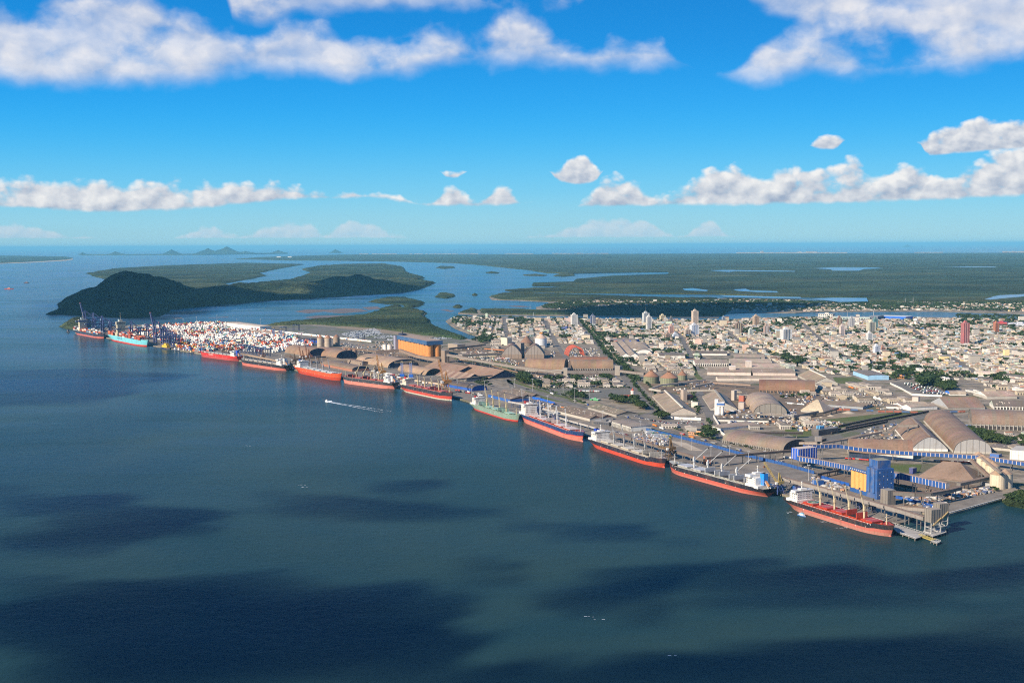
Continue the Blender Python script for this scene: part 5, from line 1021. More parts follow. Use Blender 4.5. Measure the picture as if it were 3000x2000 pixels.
for i, (p0, p1, w, h, c, z0, lab, st) in enumerate([((2579, 1475), (2600, 1481), 13, 45, (0.20, 0.18, 0.16), 0, 'grey brown transfer tower beside the blue silo tower', DRK), ((1648, 1102), (1662, 1103), 14, 25, (0.26, 0.23, 0.2), 0, 'brown transfer tower between the two barrel warehouses', None), ((1801, 1099), (1816, 1100), 14, 28, (0.27, 0.24, 0.21), 0, 'brown transfer tower at the end of the toothed barrel warehouse', None), ((1292, 1060), (1303, 1062), 14, 35, (0.25, 0.19, 0.15), 0, 'brown tower at the head of the long gallery', None), ((1312, 1020), (1340, 1024), 30, 15, (0.3, 0.25, 0.2), 0, 'brown open fronted plant building behind the orange silos', None), ((1493, 1046), (1518, 1047), 22, 24, (0.27, 0.2, 0.165), 0, 'brown machine house beside the arched halls', None), ((1514, 1040), (1526, 1041), 16, 36, (0.26, 0.215, 0.18), 0, 'tall brown tower behind the arched halls', None), ((1467, 1010), (1486, 1012), 20, 22, (0.66, 0.57, 0.42), 0, 'cream gabled tower house at the plant edge', None), ((1994, 1172), (2002, 1174), 9, 32, (0.42, 0.34, 0.28), 0, 'slender concrete elevator beside the ridge warehouse', None), ((2142, 1172), (2151, 1173), 9, 29, (0.42, 0.37, 0.31), 0, 'slender concrete elevator beside the second ridge warehouse', None), ((2163, 1198), (2179, 1199), 12, 20, (0.44, 0.38, 0.33), 0, 'pale loading house with red tower behind it', None), ((2025, 1192), (2044, 1193), 12, 15, (0.62, 0.58, 0.5), 0, 'white loading house on the avenue side of the ridge warehouse', None), ((2164, 1180), (2178, 1181), 10, 22, (0.42, 0.13, 0.09), 0, 'red hopper tower between the warehouses', None), ((2011, 1170), (2022, 1171), 10, 14, (0.45, 0.16, 0.12), 0, 'red sided hopper house beside the slender elevator', None), ((2672, 1184), (2690, 1185), 16, 22, (0.58, 0.47, 0.40), 0, 'pinkish square tower house beyond the rail yard', None), ((2663, 1386), (2674, 1388), 9, 17, (0.03, 0.05, 0.2), 0, 'dark blue hut on the lawn by the blue gallery', None), ((2390, 1296 + 4), (2407, 1300), 9, 14, (0.3, 0.27, 0.25), 4, 'grey conveyor transfer house over the rail yard', None), ((2318, 1225), (2326, 1226), 8, 12, (0.26, 0.26, 0.25), 0, 'small grey transfer house by the round topped warehouse', None), ((2217, 1223), (2226, 1224), 9, 15, (0.5, 0.5, 0.47), 0, 'white legged transfer house in front of the round topped warehouse', None), ((2900, 1337), (2926, 1340), 12, 9, (0.05, 0.14, 0.4), 0, 'blue cabin beside the huge barrel warehouse', None), ((2826, 1252), (2844, 1253), 16, 8, (0.03, 0.16, 0.5), 0, 'bright blue cabin at the buttressed warehouse', None), ((2872, 1420), (2905, 1427), 12, 9, (0.36, 0.36, 0.36), 0, 'grey shed at the foot of the cream silo', None), ((2380, 1419), (2393, 1423), 12, 15, (0.02, 0.10, 0.33), 0, 'blue gate tower on the quay fence', None), ((2318, 1364), (2340, 1369), 36, 33, (0.012, 0.09, 0.45), 11, 'blue striped corner house joining the two blue galleries', (0.62, 0.55, 0.47)), ((2060, 1358), (2069, 1361), 8, 24, (0.36, 0.14, 0.09), 0, 'rusty red corner tower of the quay conveyor', None)]):
    block(lab, p0, p1, w, h, c, GRY if i != 23 else (0.55, 0.45, 0.37), roofbits=False, z0=z0, stripes=st, name='transfer_tower', cat='tower', mat=M_WALL)
    if z0:
        aa, LL, rr = frame(p0, p1)
        m_ = MB()
        for x in (0.5, LL - 0.5):
            for y in (0.5, w - 0.5): m_.bar((x, y, -z0), (x, y, 0), 0.5, STEEL)
        ob = m_.build('leg', M_PAINT, bpy.data.objects[[o.name for o in C.objects if o.name.startswith('transfer_tower')][-1]]) if False else None
        tt = [o for o in C.objects if o.get('label') == lab][0]; m_.build('legs_frame', M_PAINT, tt)
# pier with end towers on stilts
def pier(label, pts, z, px_leg=9, col=CONC, rail=True, cat='pier', name='pier'):
    P = poly_px(pts, z); o = Vector(P[0]); loc = [tuple(Vector(p) - o) for p in P]; t = thing(name, label, cat, (o.x, o.y, 0))
    b = MB(); b.prism(loc, z - 0.9, z, tuple(q * 0.6 for q in col), col); b.build('deck', M_CONC, t); b = MB(); n = len(loc)
    for i in range(n):
        p, q = Vector(loc[i]), Vector(loc[(i + 1) % n]); k = max(1, int((q - p).length / px_leg))
        for j in range(k): e = p.lerp(q, j / k) * 0.985; b.cyl((e.x, e.y, -3), 0.6, z + 2.2, (0.2, 0.18, 0.16), 6)
    b.build('piles', M_CONC, t)
    if rail:
        b = MB()
        for i in range(n):
            p, q = Vector((*loc[i], z)), Vector((*loc[(i + 1) % n], z)); b.bar(p + Vector((0, 0, 1.2)), q + Vector((0, 0, 1.2)), 0.09, WHT)
            k = max(1, int((q - p).length / 3))
            for j in range(k): e = p.lerp(q, j / k); b.bar(e, e + Vector((0, 0, 1.2)), 0.08, WHT)
        b.build('railing', M_PAINT, t)
    return t
pier('concrete berth deck beyond the bow of the end ship', [(2606, 1536), (2614, 1532), (2700, 1559), (2714, 1566), (2682, 1577), (2628, 1558)], 3)
pier('square concrete platform under the end towers', [(2704, 1557), (2732, 1571), (2772, 1558), (2750, 1547), (2722, 1549)], 3)
pier('small mooring dolphin off the pier end', [(2727, 1584), (2745, 1591), (2756, 1585), (2738, 1579)], 2.5, 4, cat='dolphin', name='mooring_dolphin')
t = thing('footbridge', 'narrow yellow footbridge out to the mooring dolphin', 'footbridge', (*G(2694, 1567, 3), 3)); q = G(2738, 1583, 3) - G(2694, 1567, 3); b = MB(); b.truss((0, 0, 0.3), (q.x, q.y, 0.3), 2.4, 0.16, (0.5, 0.4, 0.12), 12); b.build('truss', M_PAINT, t)
for lab, p0, p1, w, zb, h in [('grey stilted loading tower at the very end of the pier', (2708, 1557), (2728, 1563), 15, 12.5, 15.5), ('grey stilted loading tower behind the end tower', (2733, 1538), (2752, 1544), 13, 13, 15)]:
    a, L, rz = frame(p0, p1); t = thing('loading_tower', lab, 'tower', (a.x, a.y, 3), rz); b = MB(); b.box((L / 2, w / 2, zb), (L, w, h), (0.22, 0.2, 0.175), top=(0.3, 0.25, 0.2))
    for k in range(5): b.box((L * k / 4, -0.05, zb), (0.4, 0.4, h), DRK); b.box((L + 0.05, w * k / 4, zb), (0.4, 0.4, h), DRK)
    b.build('casing', M_WALL, t); b = MB()
    for x in (0.6, L - 0.6):
        for y in (0.6, w - 0.6): b.bar((x, y, -6), (x, y, zb), 0.55, (0.42, 0.41, 0.38))
    for z in (0.5, 6.5): 
        for y in (0.6, w - 0.6): b.bar((0.6, y, z), (L - 0.6, y, z), 0.35, (0.42, 0.41, 0.38))
        for x in (0.6, L - 0.6): b.bar((x, 0.6, z), (x, w - 0.6, z), 0.35, (0.42, 0.41, 0.38))
    b.bar((0.6, 0.6, 0.5), (L - .6, 0.6, 6.5), 0.25, STEEL); b.bar((L + .5, 2, zb - 3), (L + .5, w - 1, zb + 5), 0.6, (0.4, 0.3, 0.15)); b.build('stilts', M_PAINT, t)
# jetty wall posts and pale kerb
b = MB(); P = [A3(2764, 1507.5), A3(2936, 1460.5)]; o = P[0]; t = thing('jetty_wall', 'pale concrete jetty wall with openings running to the mangrove', 'wall', (o.x, o.y, 0)); d = P[1] - o; n = int(d.length / 5)
for i in range(n): e = d * (i / n); b.box((e.x, e.y, -1), (1.6, 1.6, 4.6), CONC)
b.bar((0, 0, 3.6), (d.x, d.y, 3.6), 0.7, (0.5, 0.47, 0.4)); b.bar((0, 0, 0.3), (d.x, d.y, 0.3), 0.6, (0.25, 0.22, 0.18)); b.build('parapet', M_CONC, t)

# ---------------------------------------------------------------- conveyors
GB = (0.025, 0.085, 0.27); GW = (0.62, 0.52, 0.44)
ga = gallery
ga('upper blue and white conveyor gallery crossing before the barrel sheds', [(2355, 1312, 24), (2459, 1311, 22), (2515, 1320, 18), (2650, 1331, 15), (2860, 1343, 15), (2908, 1349, 14), (3020, 1366, 14)], 6, 5.4, GB, GW, (0.45, 0.38, 0.32), panel=6.6, step=44)
ga('lower blue and white conveyor gallery from the corner house to the silo tower', [(2338, 1348, 14), (2400, 1358, 13.5), (2494, 1377, 14)], 6.5, 6.6, GB, GW, (0.4, 0.33, 0.28), panel=5.2, step=26, lattice=True)
ga('tall blue and white conveyor gallery from the silo tower towards the pier', [(2599, 1397, 20), (2660, 1406, 20), (2776, 1432, 19)], 7, 8, GB, GW, (0.4, 0.32, 0.27), panel=5.4, step=24, lattice=True)
ga('curved grey brown gallery behind the pier towers', [(2616, 1449, 16), (2680, 1453, 16), (2725, 1452, 16), (2777, 1443, 16), (2812, 1434, 16)], 6, 4.6, (0.16, 0.145, 0.13), None, (0.25, 0.2, 0.165), step=24)
ga('grey gallery from the cream silos to the corner hut', [(2808, 1423, 10), (2900, 1403, 10)], 6, 4.4, (0.17, 0.155, 0.14), None, (0.27, 0.22, 0.18), step=32)
ga('long grey quay conveyor running past the end ship', [(2292, 1405, 15), (2400, 1434, 15), (2570, 1482, 15), (2640, 1502, 15), (2710, 1524, 16)], 6, 4.6, (0.27, 0.24, 0.215), None, (0.24, 0.195, 0.165), step=26)
ga('short grey gallery joining the two pier towers', [(2592, 1488, 13), (2660, 1493, 14), (2738, 1499, 16)], 5, 4, (0.27, 0.235, 0.205), None, (0.26, 0.21, 0.175), step=28)
ga('brown quay conveyor behind the cream hatched ship', [(1786, 1272, 12), (1880, 1296, 12), (2064, 1351, 12)], 4.5, 3.2, (0.17, 0.14, 0.12), None, (0.22, 0.17, 0.14), step=26)
ga('dark conveyor crossing the open quay to the blue corner house', [(2068, 1345, 16), (2200, 1333, 15), (2316, 1323, 14)], 4.5, 3.2, (0.10, 0.09, 0.085), None, (0.2, 0.17, 0.145), step=30)
ga('pale conveyor with blue legs behind the pale green ship', [(1490, 1178, 13), (1560, 1190, 13), (1640, 1212, 13)], 4, 2.6, (0.42, 0.41, 0.40), None, (0.4, 0.38, 0.35), leg=(0.04, 0.08, 0.2), step=24)
ga('pale conveyor with dark openings behind the navy blue ship', [(1640, 1226, 8), (1700, 1243, 8), (1775, 1264, 8)], 4, 2.6, (0.44, 0.43, 0.41), None, (0.4, 0.38, 0.35), step=18)
ga('thin dark conveyor curving over the blue arched shed', [(1298, 1122, 10), (1318, 1117, 13), (1340, 1113, 14), (1442, 1101, 14)], 3.5, 2.6, (0.12, 0.11, 0.10), None, (0.3, 0.27, 0.23), step=50)
LB = (0.235, 0.205, 0.18)
ga('very long grey brown gallery descending from the brown tower', [(1302, 1041, 22), (1400, 1059, 18), (1500, 1077, 14), (1648, 1095, 14)], 7, 6.5, LB, None, BRN, panel=9, step=44)
ga('grey brown gallery in front of the toothed barrel warehouse', [(1662, 1093, 14), (1801, 1092, 14)], 7, 6.5, LB, None, BRN, panel=9, step=50)
ga('grey brown gallery from the transfer tower to the green silos', [(1816, 1090, 14), (1888, 1099, 14)], 6, 6, LB, None, BRN, panel=9, step=40)
ga('grey brown gallery leading to the machine house', [(1354, 1045, 12), (1492, 1038, 14)], 7, 6, (0.17, 0.155, 0.14), None, BRN, panel=9, step=44)
ga('dark gallery behind the orange silos', [(1313, 1024, 10), (1422, 1012, 12)], 6, 5, (0.15, 0.135, 0.12), None, BRN, step=44)
ga('brown gallery bending down past the orange silos', [(1100, 1036, 16), (1172, 1030, 20), (1222, 1048, 14), (1290, 1060, 12)], 8, 8, (0.25, 0.185, 0.145), None, BRN, panel=10, step=40)
ga('brown gallery over the pale barrel warehouse', [(1060, 1046, 24), (1120, 1048, 24), (1190, 1062, 16)], 6, 5, (0.25, 0.19, 0.15), None, BRN, step=60)
ga('pale open conveyor passing in front of the green silos', [(1904, 1141, 9), (1936, 1130, 11), (2066, 1115, 14)], 4, 3, (0.45, 0.4, 0.33), None, PALE, step=32)
ga('pale gallery from the white post to the ridge warehouse', [(1903, 1142, 14), (1938, 1148, 18)], 4.5, 4, (0.45, 0.41, 0.35), None, PALE)
ga('pale gallery crossing the avenue between the ridge warehouses', [(2008, 1147, 13), (2092, 1145, 15)], 4.5, 3.5, (0.38, 0.34, 0.28), None, PALE, step=30)
ga('second pale gallery crossing the avenue farther back', [(2034, 1134, 12), (2086, 1124, 14)], 4.5, 3.5, (0.38, 0.33, 0.27), None, PALE, step=30)
ga('brown low conveyor in front of the white factory', [(2080, 1122, 9), (2200, 1130, 9)], 4, 3, (0.3, 0.22, 0.17), None, BRN, step=30)
ga('low grey conveyor along the round topped warehouse front', [(2160, 1214, 9), (2225, 1215, 9), (2315, 1221, 9)], 4, 2.6, (0.2, 0.185, 0.165), None, TAN, step=24)
ga('grey conveyor from the transfer house to the pyramid roofed store', [(2322, 1224, 9), (2396, 1210, 8)], 4.5, 4.5, (0.2, 0.19, 0.175), None, GRY, step=24)
ga('dark sloping conveyor rising beside the pyramid roofed store', [(2360, 1218, 4), (2410, 1212, 8), (2456, 1198, 9)], 3.5, 2.8, (0.07, 0.065, 0.06), None, DRK, step=24)
ga('black elevated conveyor behind the grey barrel warehouse', [(2206, 1270, 10), (2352, 1271, 10)], 5, 3.2, (0.05, 0.045, 0.045), None, (0.14, 0.13, 0.12), step=20)
ga('tan gallery from the barrel warehouse to the rail transfer house', [(2332, 1301, 14), (2392, 1301, 14)], 5, 4, (0.42, 0.35, 0.28), None, TAN, step=30)
ga('long pale conveyor above the rail tracks', [(2406, 1301, 12), (2480, 1289, 12), (2582, 1268, 12)], 4, 2.8, (0.33, 0.3, 0.26), None, TAN, step=26)
ga('brown gallery climbing to the ridge of the pointed arch warehouse', [(2606, 1270, 12), (2630, 1250, 24), (2690, 1250, 27)], 5, 4, (0.19, 0.165, 0.145), None, BRN, step=60)
ga('steep grey conveyor climbing over the row of cream silos', [(2862, 1332, 16), (2930, 1386, 30)], 3.5, 2.4, (0.36, 0.32, 0.27), None, TAN, legs=False)
ga('brown sloping gallery in front of the row of cream silos', [(2846, 1352, 20), (2898, 1402, 10)], 5, 4, (0.26, 0.21, 0.17), None, BRN, step=60)
ga('long rusty elevated conveyor at the bulk berths', [(722, 1041, 12), (790, 1054, 12), (880, 1076, 12)], 5, 4, (0.33, 0.24, 0.17), None, TAN, step=24)
ga('rusty conveyor behind the red ship', [(650, 1027, 12), (722, 1041, 12)], 5, 3, (0.22, 0.16, 0.12), None, BRN, step=24)
ga('brown conveyor bridge in front of the tall silos', [(870, 1052, 18), (955, 1046, 18), (1000, 1054, 12)], 5, 3, (0.15, 0.12, 0.1), None, BRN, step=40)
ga('pale conveyor behind the low arched shed', [(962, 1055, 14), (1020, 1054, 14)], 4, 3, (0.3, 0.25, 0.2), None, TAN, step=30)
ga('low dark conveyor below the lower blue gallery', [(2392, 1392, 8), (2462, 1378, 8)], 4, 2.6, (0.09, 0.08, 0.075), None, DRK, step=22)
ga('low brown conveyor between the silo tower and the hip roofed store', [(2604, 1418, 8), (2700, 1436, 8), (2770, 1448, 8)], 4, 3, (0.12, 0.10, 0.085), None, BRN, step=20)
ga('rusty pipe bridge beside the brown plants', [(1340, 1052, 9), (1440, 1072, 9), (1520, 1092, 9)], 3, 2, (0.26, 0.15, 0.09), None, BRN, step=24)
ga('orange pipe bridge behind the brown machine house', [(1420, 1022, 10), (1512, 1030, 10)], 3, 2.4, (0.5, 0.17, 0.05), None, BRN, step=24)
ga('brown conveyor between the tall silos and the orange silo row', [(1000, 1018, 12), (1110, 1032, 12)], 5, 3, (0.2, 0.14, 0.1), None, BRN, step=26)
# blue fence on the quay
def fence(label, pts, h, col, name='fence', cat='fence', w=0.6, posts=8):
    P = [A3(*p) for p in pts]; o = P[0]; t = thing(name, label, cat, (o.x, o.y, 0)); b = MB(); m_ = MB()
    for p, q in zip(P, P[1:]):
        p, q = p - o, q - o; u = (q - p).normalized(); n = Vector((-u.y, u.x, 0)) * w / 2; Z = Vector((0, 0, LZ)); H_ = Vector((0, 0, LZ + h))
        b.add([p - n + Z, q - n + Z, q + n + Z, p + n + Z, p - n + H_, q - n + H_, q + n + H_, p + n + H_], [(3, 2, 1, 0), (4, 5, 6, 7), (0, 1, 5, 4), (1, 2, 6, 5), (2, 3, 7, 6), (3, 0, 4, 7)], col)
        k = max(1, int((q - p).length / posts))
        for j in range(k): e = p.lerp(q, j / k); m_.box((e.x, e.y, LZ), (0.9, 0.9, h + 0.3), tuple(c * 0.6 for c in col))
    b.build('panel', M_PAINT, t); m_.build('post_row', M_PAINT, t)
    ROADP.extend([[tuple(A(*pts[0])), tuple(A(*pts[0]))]] if False else [])
    return t
fence('long bright blue quay fence from the bus park to the blue gate tower', [(1880, 1258), (1960, 1276), (2080, 1307), (2200, 1341), (2300, 1364), (2385, 1388)], 4.8, (0.028, 0.09, 0.27))
fence('bright blue fence continuing below the lower gallery to the silo tower', [(2404, 1400), (2450, 1414), (2488, 1424)], 4.5, (0.02, 0.09, 0.34))
fence('blue fence below the curved gallery', [(2620, 1458), (2690, 1475), (2740, 1488)], 4, (0.02, 0.09, 0.34))
fence('blue fence beside the blue fronted quay shed', [(1560, 1168), (1590, 1174), (1625, 1185)], 5, (0.02, 0.12, 0.5))
fence('white wall along the avenue beside the second ridge warehouse', [(2090, 1222), (2104, 1245), (2112, 1270), (2128, 1282)], 5, WHT, 'boundary_wall', 'wall', 1.0, 400)
fence('long white wall in front of the ridge warehouse', [(1926, 1222), (1990, 1229), (2054, 1231)], 5, WHT, 'boundary_wall', 'wall', 3.0, 400)
fence('white wall around the truck park', [(2608, 1125), (2640, 1140), (2672, 1158), (2760, 1162)], 4, WHT, 'boundary_wall', 'wall', 1.0, 400)
# ---------------------------------------------------------------- town: tower blocks and large buildings
hr = highrise
for lab, px, base, top, w, c, st, mast, lm in [
    ('plain white tower block by the avenue, second from the white silo', 1684, 958, 922, 20, WHT, None, 0, 'the plain white tower'), ('blue grey tower block near the river', 1738, 953, 925, 15, (0.13, 0.16, 0.26), WHT, 6, 'the blue grey tower'), ('slim brown and cream tower block beside the blue grey one', 1755, 953, 935, 13, (0.3, 0.22, 0.17), CREAM, 0, None),
    ('white banded tower block with roof aerial', 1894, 952, 917, 20, (0.6, 0.62, 0.6), (0.2, 0.23, 0.25), 18, 'the tower with the aerial'), ('white and grey tower block in front of the one with the aerial', 1903, 967, 928, 17, WHT, (0.3, 0.31, 0.33), 0, None), ('short cream tower block right of the aerial tower', 1943, 940, 924, 17, CREAM, None, 0, None), ('narrow unfinished grey tower block', 1967, 951, 930, 8, (0.2, 0.19, 0.19), None, 0, None),
    ('tall cream tower block with rooftop mast, tallest near the river', 2038, 951, 911, 19, (0.66, 0.52, 0.40), None, 8, 'the tall cream tower'), ('wide white blue banded tower block below the tall cream one', 2037, 985, 952, 26, (0.68, 0.70, 0.74), (0.25, 0.32, 0.45), 0, 'the white blue banded tower'), ('beige tower block attached to the white blue banded one', 2016, 986, 966, 20, (0.55, 0.46, 0.36), (0.3, 0.2, 0.15), 0, None),
    ('salmon tower block west of the white blue banded one', 1968, 980, 955, 16, (0.62, 0.38, 0.3), None, 0, 'the salmon tower'), ('low tan apartment block at the foot of the salmon tower', 1958, 993, 978, 16, (0.36, 0.25, 0.18), None, 0, None), ('low white blue apartment block at the foot of the salmon tower', 1980, 991, 979, 18, (0.6, 0.65, 0.72), None, 0, None), ('small blue grey tower block near the river bend', 2121, 947, 929, 10, (0.28, 0.34, 0.42), None, 0, None),
    ('brown tower block with cream corners', 2166, 979, 947, 20, (0.2, 0.14, 0.11), CREAM, 0, 'the brown and cream tower'), ('tan tower block with stepped roof', 2217, 954, 926, 18, (0.5, 0.36, 0.25), (0.3, 0.2, 0.14), 0, 'the tan tower'), ('thin pale green tower block', 2201, 986, 965, 14, (0.58, 0.63, 0.56), None, 0, None), ('pink brown tower block with white edges', 2247, 982, 955, 16, (0.42, 0.3, 0.26), WHT, 0, 'the pink brown tower'),
    ('broad white tower block with dark blue stripes', 2307, 999, 965, 32, (0.72, 0.72, 0.70), (0.06, 0.09, 0.14), 0, 'the dark striped tower'), ('slim brown tower block before the stadium', 2461, 959, 931, 14, (0.26, 0.13, 0.1), CREAM, 0, 'the slim brown tower'), ('pale pink tower block below the slim brown one', 2469, 983, 955, 16, (0.68, 0.56, 0.5), None, 0, None), ('grey and white tower block in front of the stadium', 2497, 961, 932, 16, (0.42, 0.41, 0.42), WHT, 0, 'the grey white tower'),
    ('cream double tower block with dark recess', 2556, 977, 944, 25, (0.6, 0.56, 0.42), (0.12, 0.13, 0.14), 0, 'the cream double tower'), ('teal glass tower block behind the cream double tower', 2566, 962, 934, 14, (0.12, 0.26, 0.26), None, 5, None), ('plain white tower block in front of the cream double tower', 2550, 1002, 976, 19, (0.76, 0.74, 0.7), None, 0, None), ('white blue tower block amid trees', 2571, 1039, 1014, 20, (0.66, 0.7, 0.76), (0.3, 0.33, 0.4), 0, 'the white blue tower amid trees'), ('brown balconied block joined to the white blue tower', 2588, 1034, 1017, 15, (0.38, 0.2, 0.14), None, 0, None),
    ('tall pinkish red tower block standing alone', 2831, 1010, 946, 22, (0.42, 0.13, 0.13), (0.55, 0.3, 0.28), 0, 'the pinkish red tower'), ('orange brown tower block near the red hall', 2921, 974, 946, 15, (0.45, 0.17, 0.09), None, 0, 'the orange brown tower')]:
    hr(lab, px, base, top, w, c, stripe=st, mast=mast, lm=lm)
block('white arcaded building on the river side', (2397, 931), (2439, 932), 40, 12, (0.6, 0.58, 0.52), GRY, floors=2, bay=9, lm='the arcaded building')
block('long pale green stadium stand', (2442, 938), (2548, 940), 55, 10, (0.42, 0.52, 0.46), (0.4, 0.42, 0.40), floors=1, bay=12, lm='the stadium', name='stadium_stand', cat='stadium', roofbits=False)
block('dark stadium stand end block', (2546, 937), (2572, 938), 60, 12, (0.12, 0.14, 0.18), (0.3, 0.3, 0.3), name='stadium_stand', cat='stadium', roofbits=False)
block('wide bright blue walled store with white roof by the river', (2572, 935), (2653, 938), 80, 10, (0.02, 0.14, 0.55), (0.6, 0.6, 0.58), roofbits=False, lm='the bright blue riverside store')
block('red and navy hall complex near the far right bank', (2910, 955), (2950, 956), 60, 12, (0.5, 0.05, 0.04), (0.05, 0.07, 0.16), floors=1, lm='the red hall')
block('white and blue terraced block beside the red hall', (2952, 958), (3010, 960), 60, 12, (0.5, 0.52, 0.58), (0.5, 0.5, 0.5), floors=3)
block('pinkish slab building next to the plain white tower', (1653, 943), (1675, 944), 30, 12, (0.5, 0.38, 0.35), GRY, floors=4)
block('dark blue apartment building near the avenue', (1645, 968), (1661, 969), 25, 10, (0.06, 0.09, 0.3), GRY, floors=3)
block('long white two storey block near the avenue', (1683, 977), (1712, 978), 25, 6, WHT, GRY, floors=2)
block('white two storey school block beyond the blue store', (1680, 987), (1722, 988), 25, 9, WHT, GRY, floors=2)
block('bright orange and blue shop building by the truck park', (2624, 1108), (2650, 1109), 18, 8, (0.6, 0.25, 0.05), (0.02, 0.1, 0.4), floors=1)
block('white modern house with flat roofs beyond the big tree', (2742, 1118), (2782, 1119), 25, 11, WHT, WHT, floors=2)
block('white station building with a line of dark windows', (2828, 1146), (2872, 1155), 14, 6, WHT, GRY, floors=2)
block('low teal roofed market building in town', (2472, 1062), (2492, 1063), 25, 7, (0.2, 0.5, 0.45), (0.3, 0.4, 0.36), floors=1)
block('green fronted service station by the dry lot', (1728, 1172), (1752, 1174), 10, 5, (0.05, 0.3, 0.12), WHT)
t = thing('water_tower', 'white water tower rising above the houses', 'water tower', (*A(2682, 952), LZ)); b = MB(); s = mpp(2682, 952); b.cyl((0, 0, 0), 3.5 * s, 10 * s, WHT, 12); b.cyl((0, 0, 10 * s), 3.5 * s, 3 * s, WHT, 12, 7 * s); b.cyl((0, 0, 13 * s), 7 * s, 6 * s, WHT, 12, 5 * s); b.build('tank', M_WALL, t)
# red roof truss arch
s = mpp(1690, 1042); c = A(1688, 1042); t = thing('roof_truss', 'bright orange red open arch of a roof under construction', 'roof frame', (c.x, c.y, LZ), rad(8)); R, Hh = 24 * s, 27 * s
for k in range(6):
    b = MB(); pr = None
    for i in range(15):
        an = math.pi * i / 14; p = Vector((-R * math.cos(an), k * 12, Hh * math.sin(an)))
        if pr is not None: b.bar(pr, p, 0.8, (0.66, 0.14, 0.08)); b.bar(pr * 0.93 + Vector((0, k * 0.84, 0)), p * 0.93 + Vector((0, k * .84, 0)), 0.5, (0.66, 0.14, 0.08))
        pr = p
    b.build('arch_rib', M_PAINT, t)
b = MB()
for i in range(1, 8):
    an = math.pi * i / 14; b.box((-R * math.cos(an), 30, Hh * math.sin(an) - 0.5), (1.6, 60, 0.5), (0.6, 0.2, 0.14))
b.build('purlins', M_PAINT, t)

# ---------------------------------------------------------------- cranes of the container port
CB = (0.075, 0.09, 0.20)
def sts(label, px, base, hpx, boom_up, group='ship to shore container cranes', rz=None):
    s = mpp(px, base); c = A(px, base); H = hpx * s; q = (A(590, 1036) - A(300, 984)).normalized(); rz = math.atan2(q.y, q.x)
    t = thing('container_crane', label, 'crane', (c.x, c.y, LZ), rz, group); w, g = 0.34 * H, 0.42 * H; th = H * 0.016 + 0.6; b = MB()
    for x in (-w / 2, w / 2):
        for y in (0, g): b.bar((x, y, 0), (x * 0.9, y, H * 0.62), th, CB)
        b.bar((x, 0, H * 0.25), (x, g, H * 0.25), th * 0.8, CB); b.bar((x, 0, 0.25 * H), (x * .9, g, H * 0.6), th * 0.6, CB); b.bar((x * .9, 0, H * 0.62), (x * 0.15, 0, H), th * 0.8, CB); b.bar((x * .9, g, H * 0.62), (x * 0.15, 0, H), th * 0.5, CB)
    for z in (0.06, 0.25, 0.62):
        for y in (0, g): b.bar((-w / 2, y, H * z), (w / 2, y, H * z), th * 0.9, CB)
    b.build('portal', M_PAINT, t); b = MB()
    for x in (-2, 2): b.bar((x, -2, H * 0.62), (x, g * 1.55, H * 0.62), th, CB)
    b.box((0, g * 0.95, H * 0.62), (w * 0.5, g * 0.35, H * 0.07), (0.35, 0.55, 0.66)); b.build('girder', M_PAINT, t); b = MB()
    e = Vector((0, -H * 0.18, H * 1.32)) if boom_up else Vector((0, -H * 0.82, H * 0.62)); o_ = Vector((0, -2, H * 0.62))
    for x in (-2, 2): b.bar(o_ + Vector((x, 0, 0)), e + Vector((x, 0, 0)), th * 1.1, CB)
    for k in range(9): p = o_.lerp(e, k / 8); b.bar(p - Vector((2, 0, 0)), p + Vector((2, 0, 0)), th * 0.6, CB)
    b.bar((0, 0, H), o_.lerp(e, 0.55), th * 0.35, CB); b.bar((0, 0, H), o_.lerp(e, 0.95), th * 0.35, CB); b.box(tuple(e), (5, 3, 2), (0.35, 0.5, 0.6) if not boom_up else (0.5, 0.15, 0.1)); b.build('boom', M_PAINT, t)
for lab, px, b_, h, up in [('raised boom crane behind the dark container ship', 250, 975, 66, 1), ('crane with lowered boom behind the bow of the dark container ship', 275, 978, 62, 0), ('crane with lowered boom between the two container ships', 300, 985, 60, 0), ('crane with lowered boom above the stern of the pale blue ship', 322, 985, 48, 0), ('crane with lowered boom behind the middle of the pale blue ship', 386, 996, 55, 0), ('crane near the bow of the pale blue ship', 432, 1003, 55, 0), ('raised boom crane at the bow of the pale blue ship', 455, 1006, 68, 1), ('crane on the open quay next to the raised boom one', 476, 1011, 50, 1), ('third crane from the tugs on the open quay', 492, 1014, 48, 0), ('last crane of the open quay beside the moored tugs', 506, 1016, 46, 0)]:
    sts('tall blue container ' + lab, px, b_, h, up)
def rtg(label, loc, rz, H=22, W_=24, src=None):
    t = thing('yard_gantry', label, 'gantry crane', (loc.x, loc.y, LZ), rz, 'blue yard gantries'); b = MB()
    for x in (-5, 5):
        for y in (0, W_): b.bar((x, y, 0), (x, y, H), 0.7, (0.05, 0.07, 0.16))
        b.bar((x, 0, H), (x, W_, H), 0.9, (0.05, 0.07, 0.16))
    for y in (0, W_): b.bar((-5, y, 1.5), (5, y, 1.5), 0.7, (0.05, 0.07, 0.16)); b.bar((-5, y, H), (5, y, H), 0.6, (0.05, 0.07, 0.16))
    p_ = b.build('portal', M_PAINT, t); b = MB(); b.box((0, W_ * 0.4, H - 1), (6, 5, 2.5), (0.3, 0.4, 0.5)); tr = b.build('trolley', M_PAINT, t); proto(t, [p_, tr]); return t
q = (A(590, 1036) - A(300, 984)).normalized(); rzq = math.atan2(q.y, q.x)
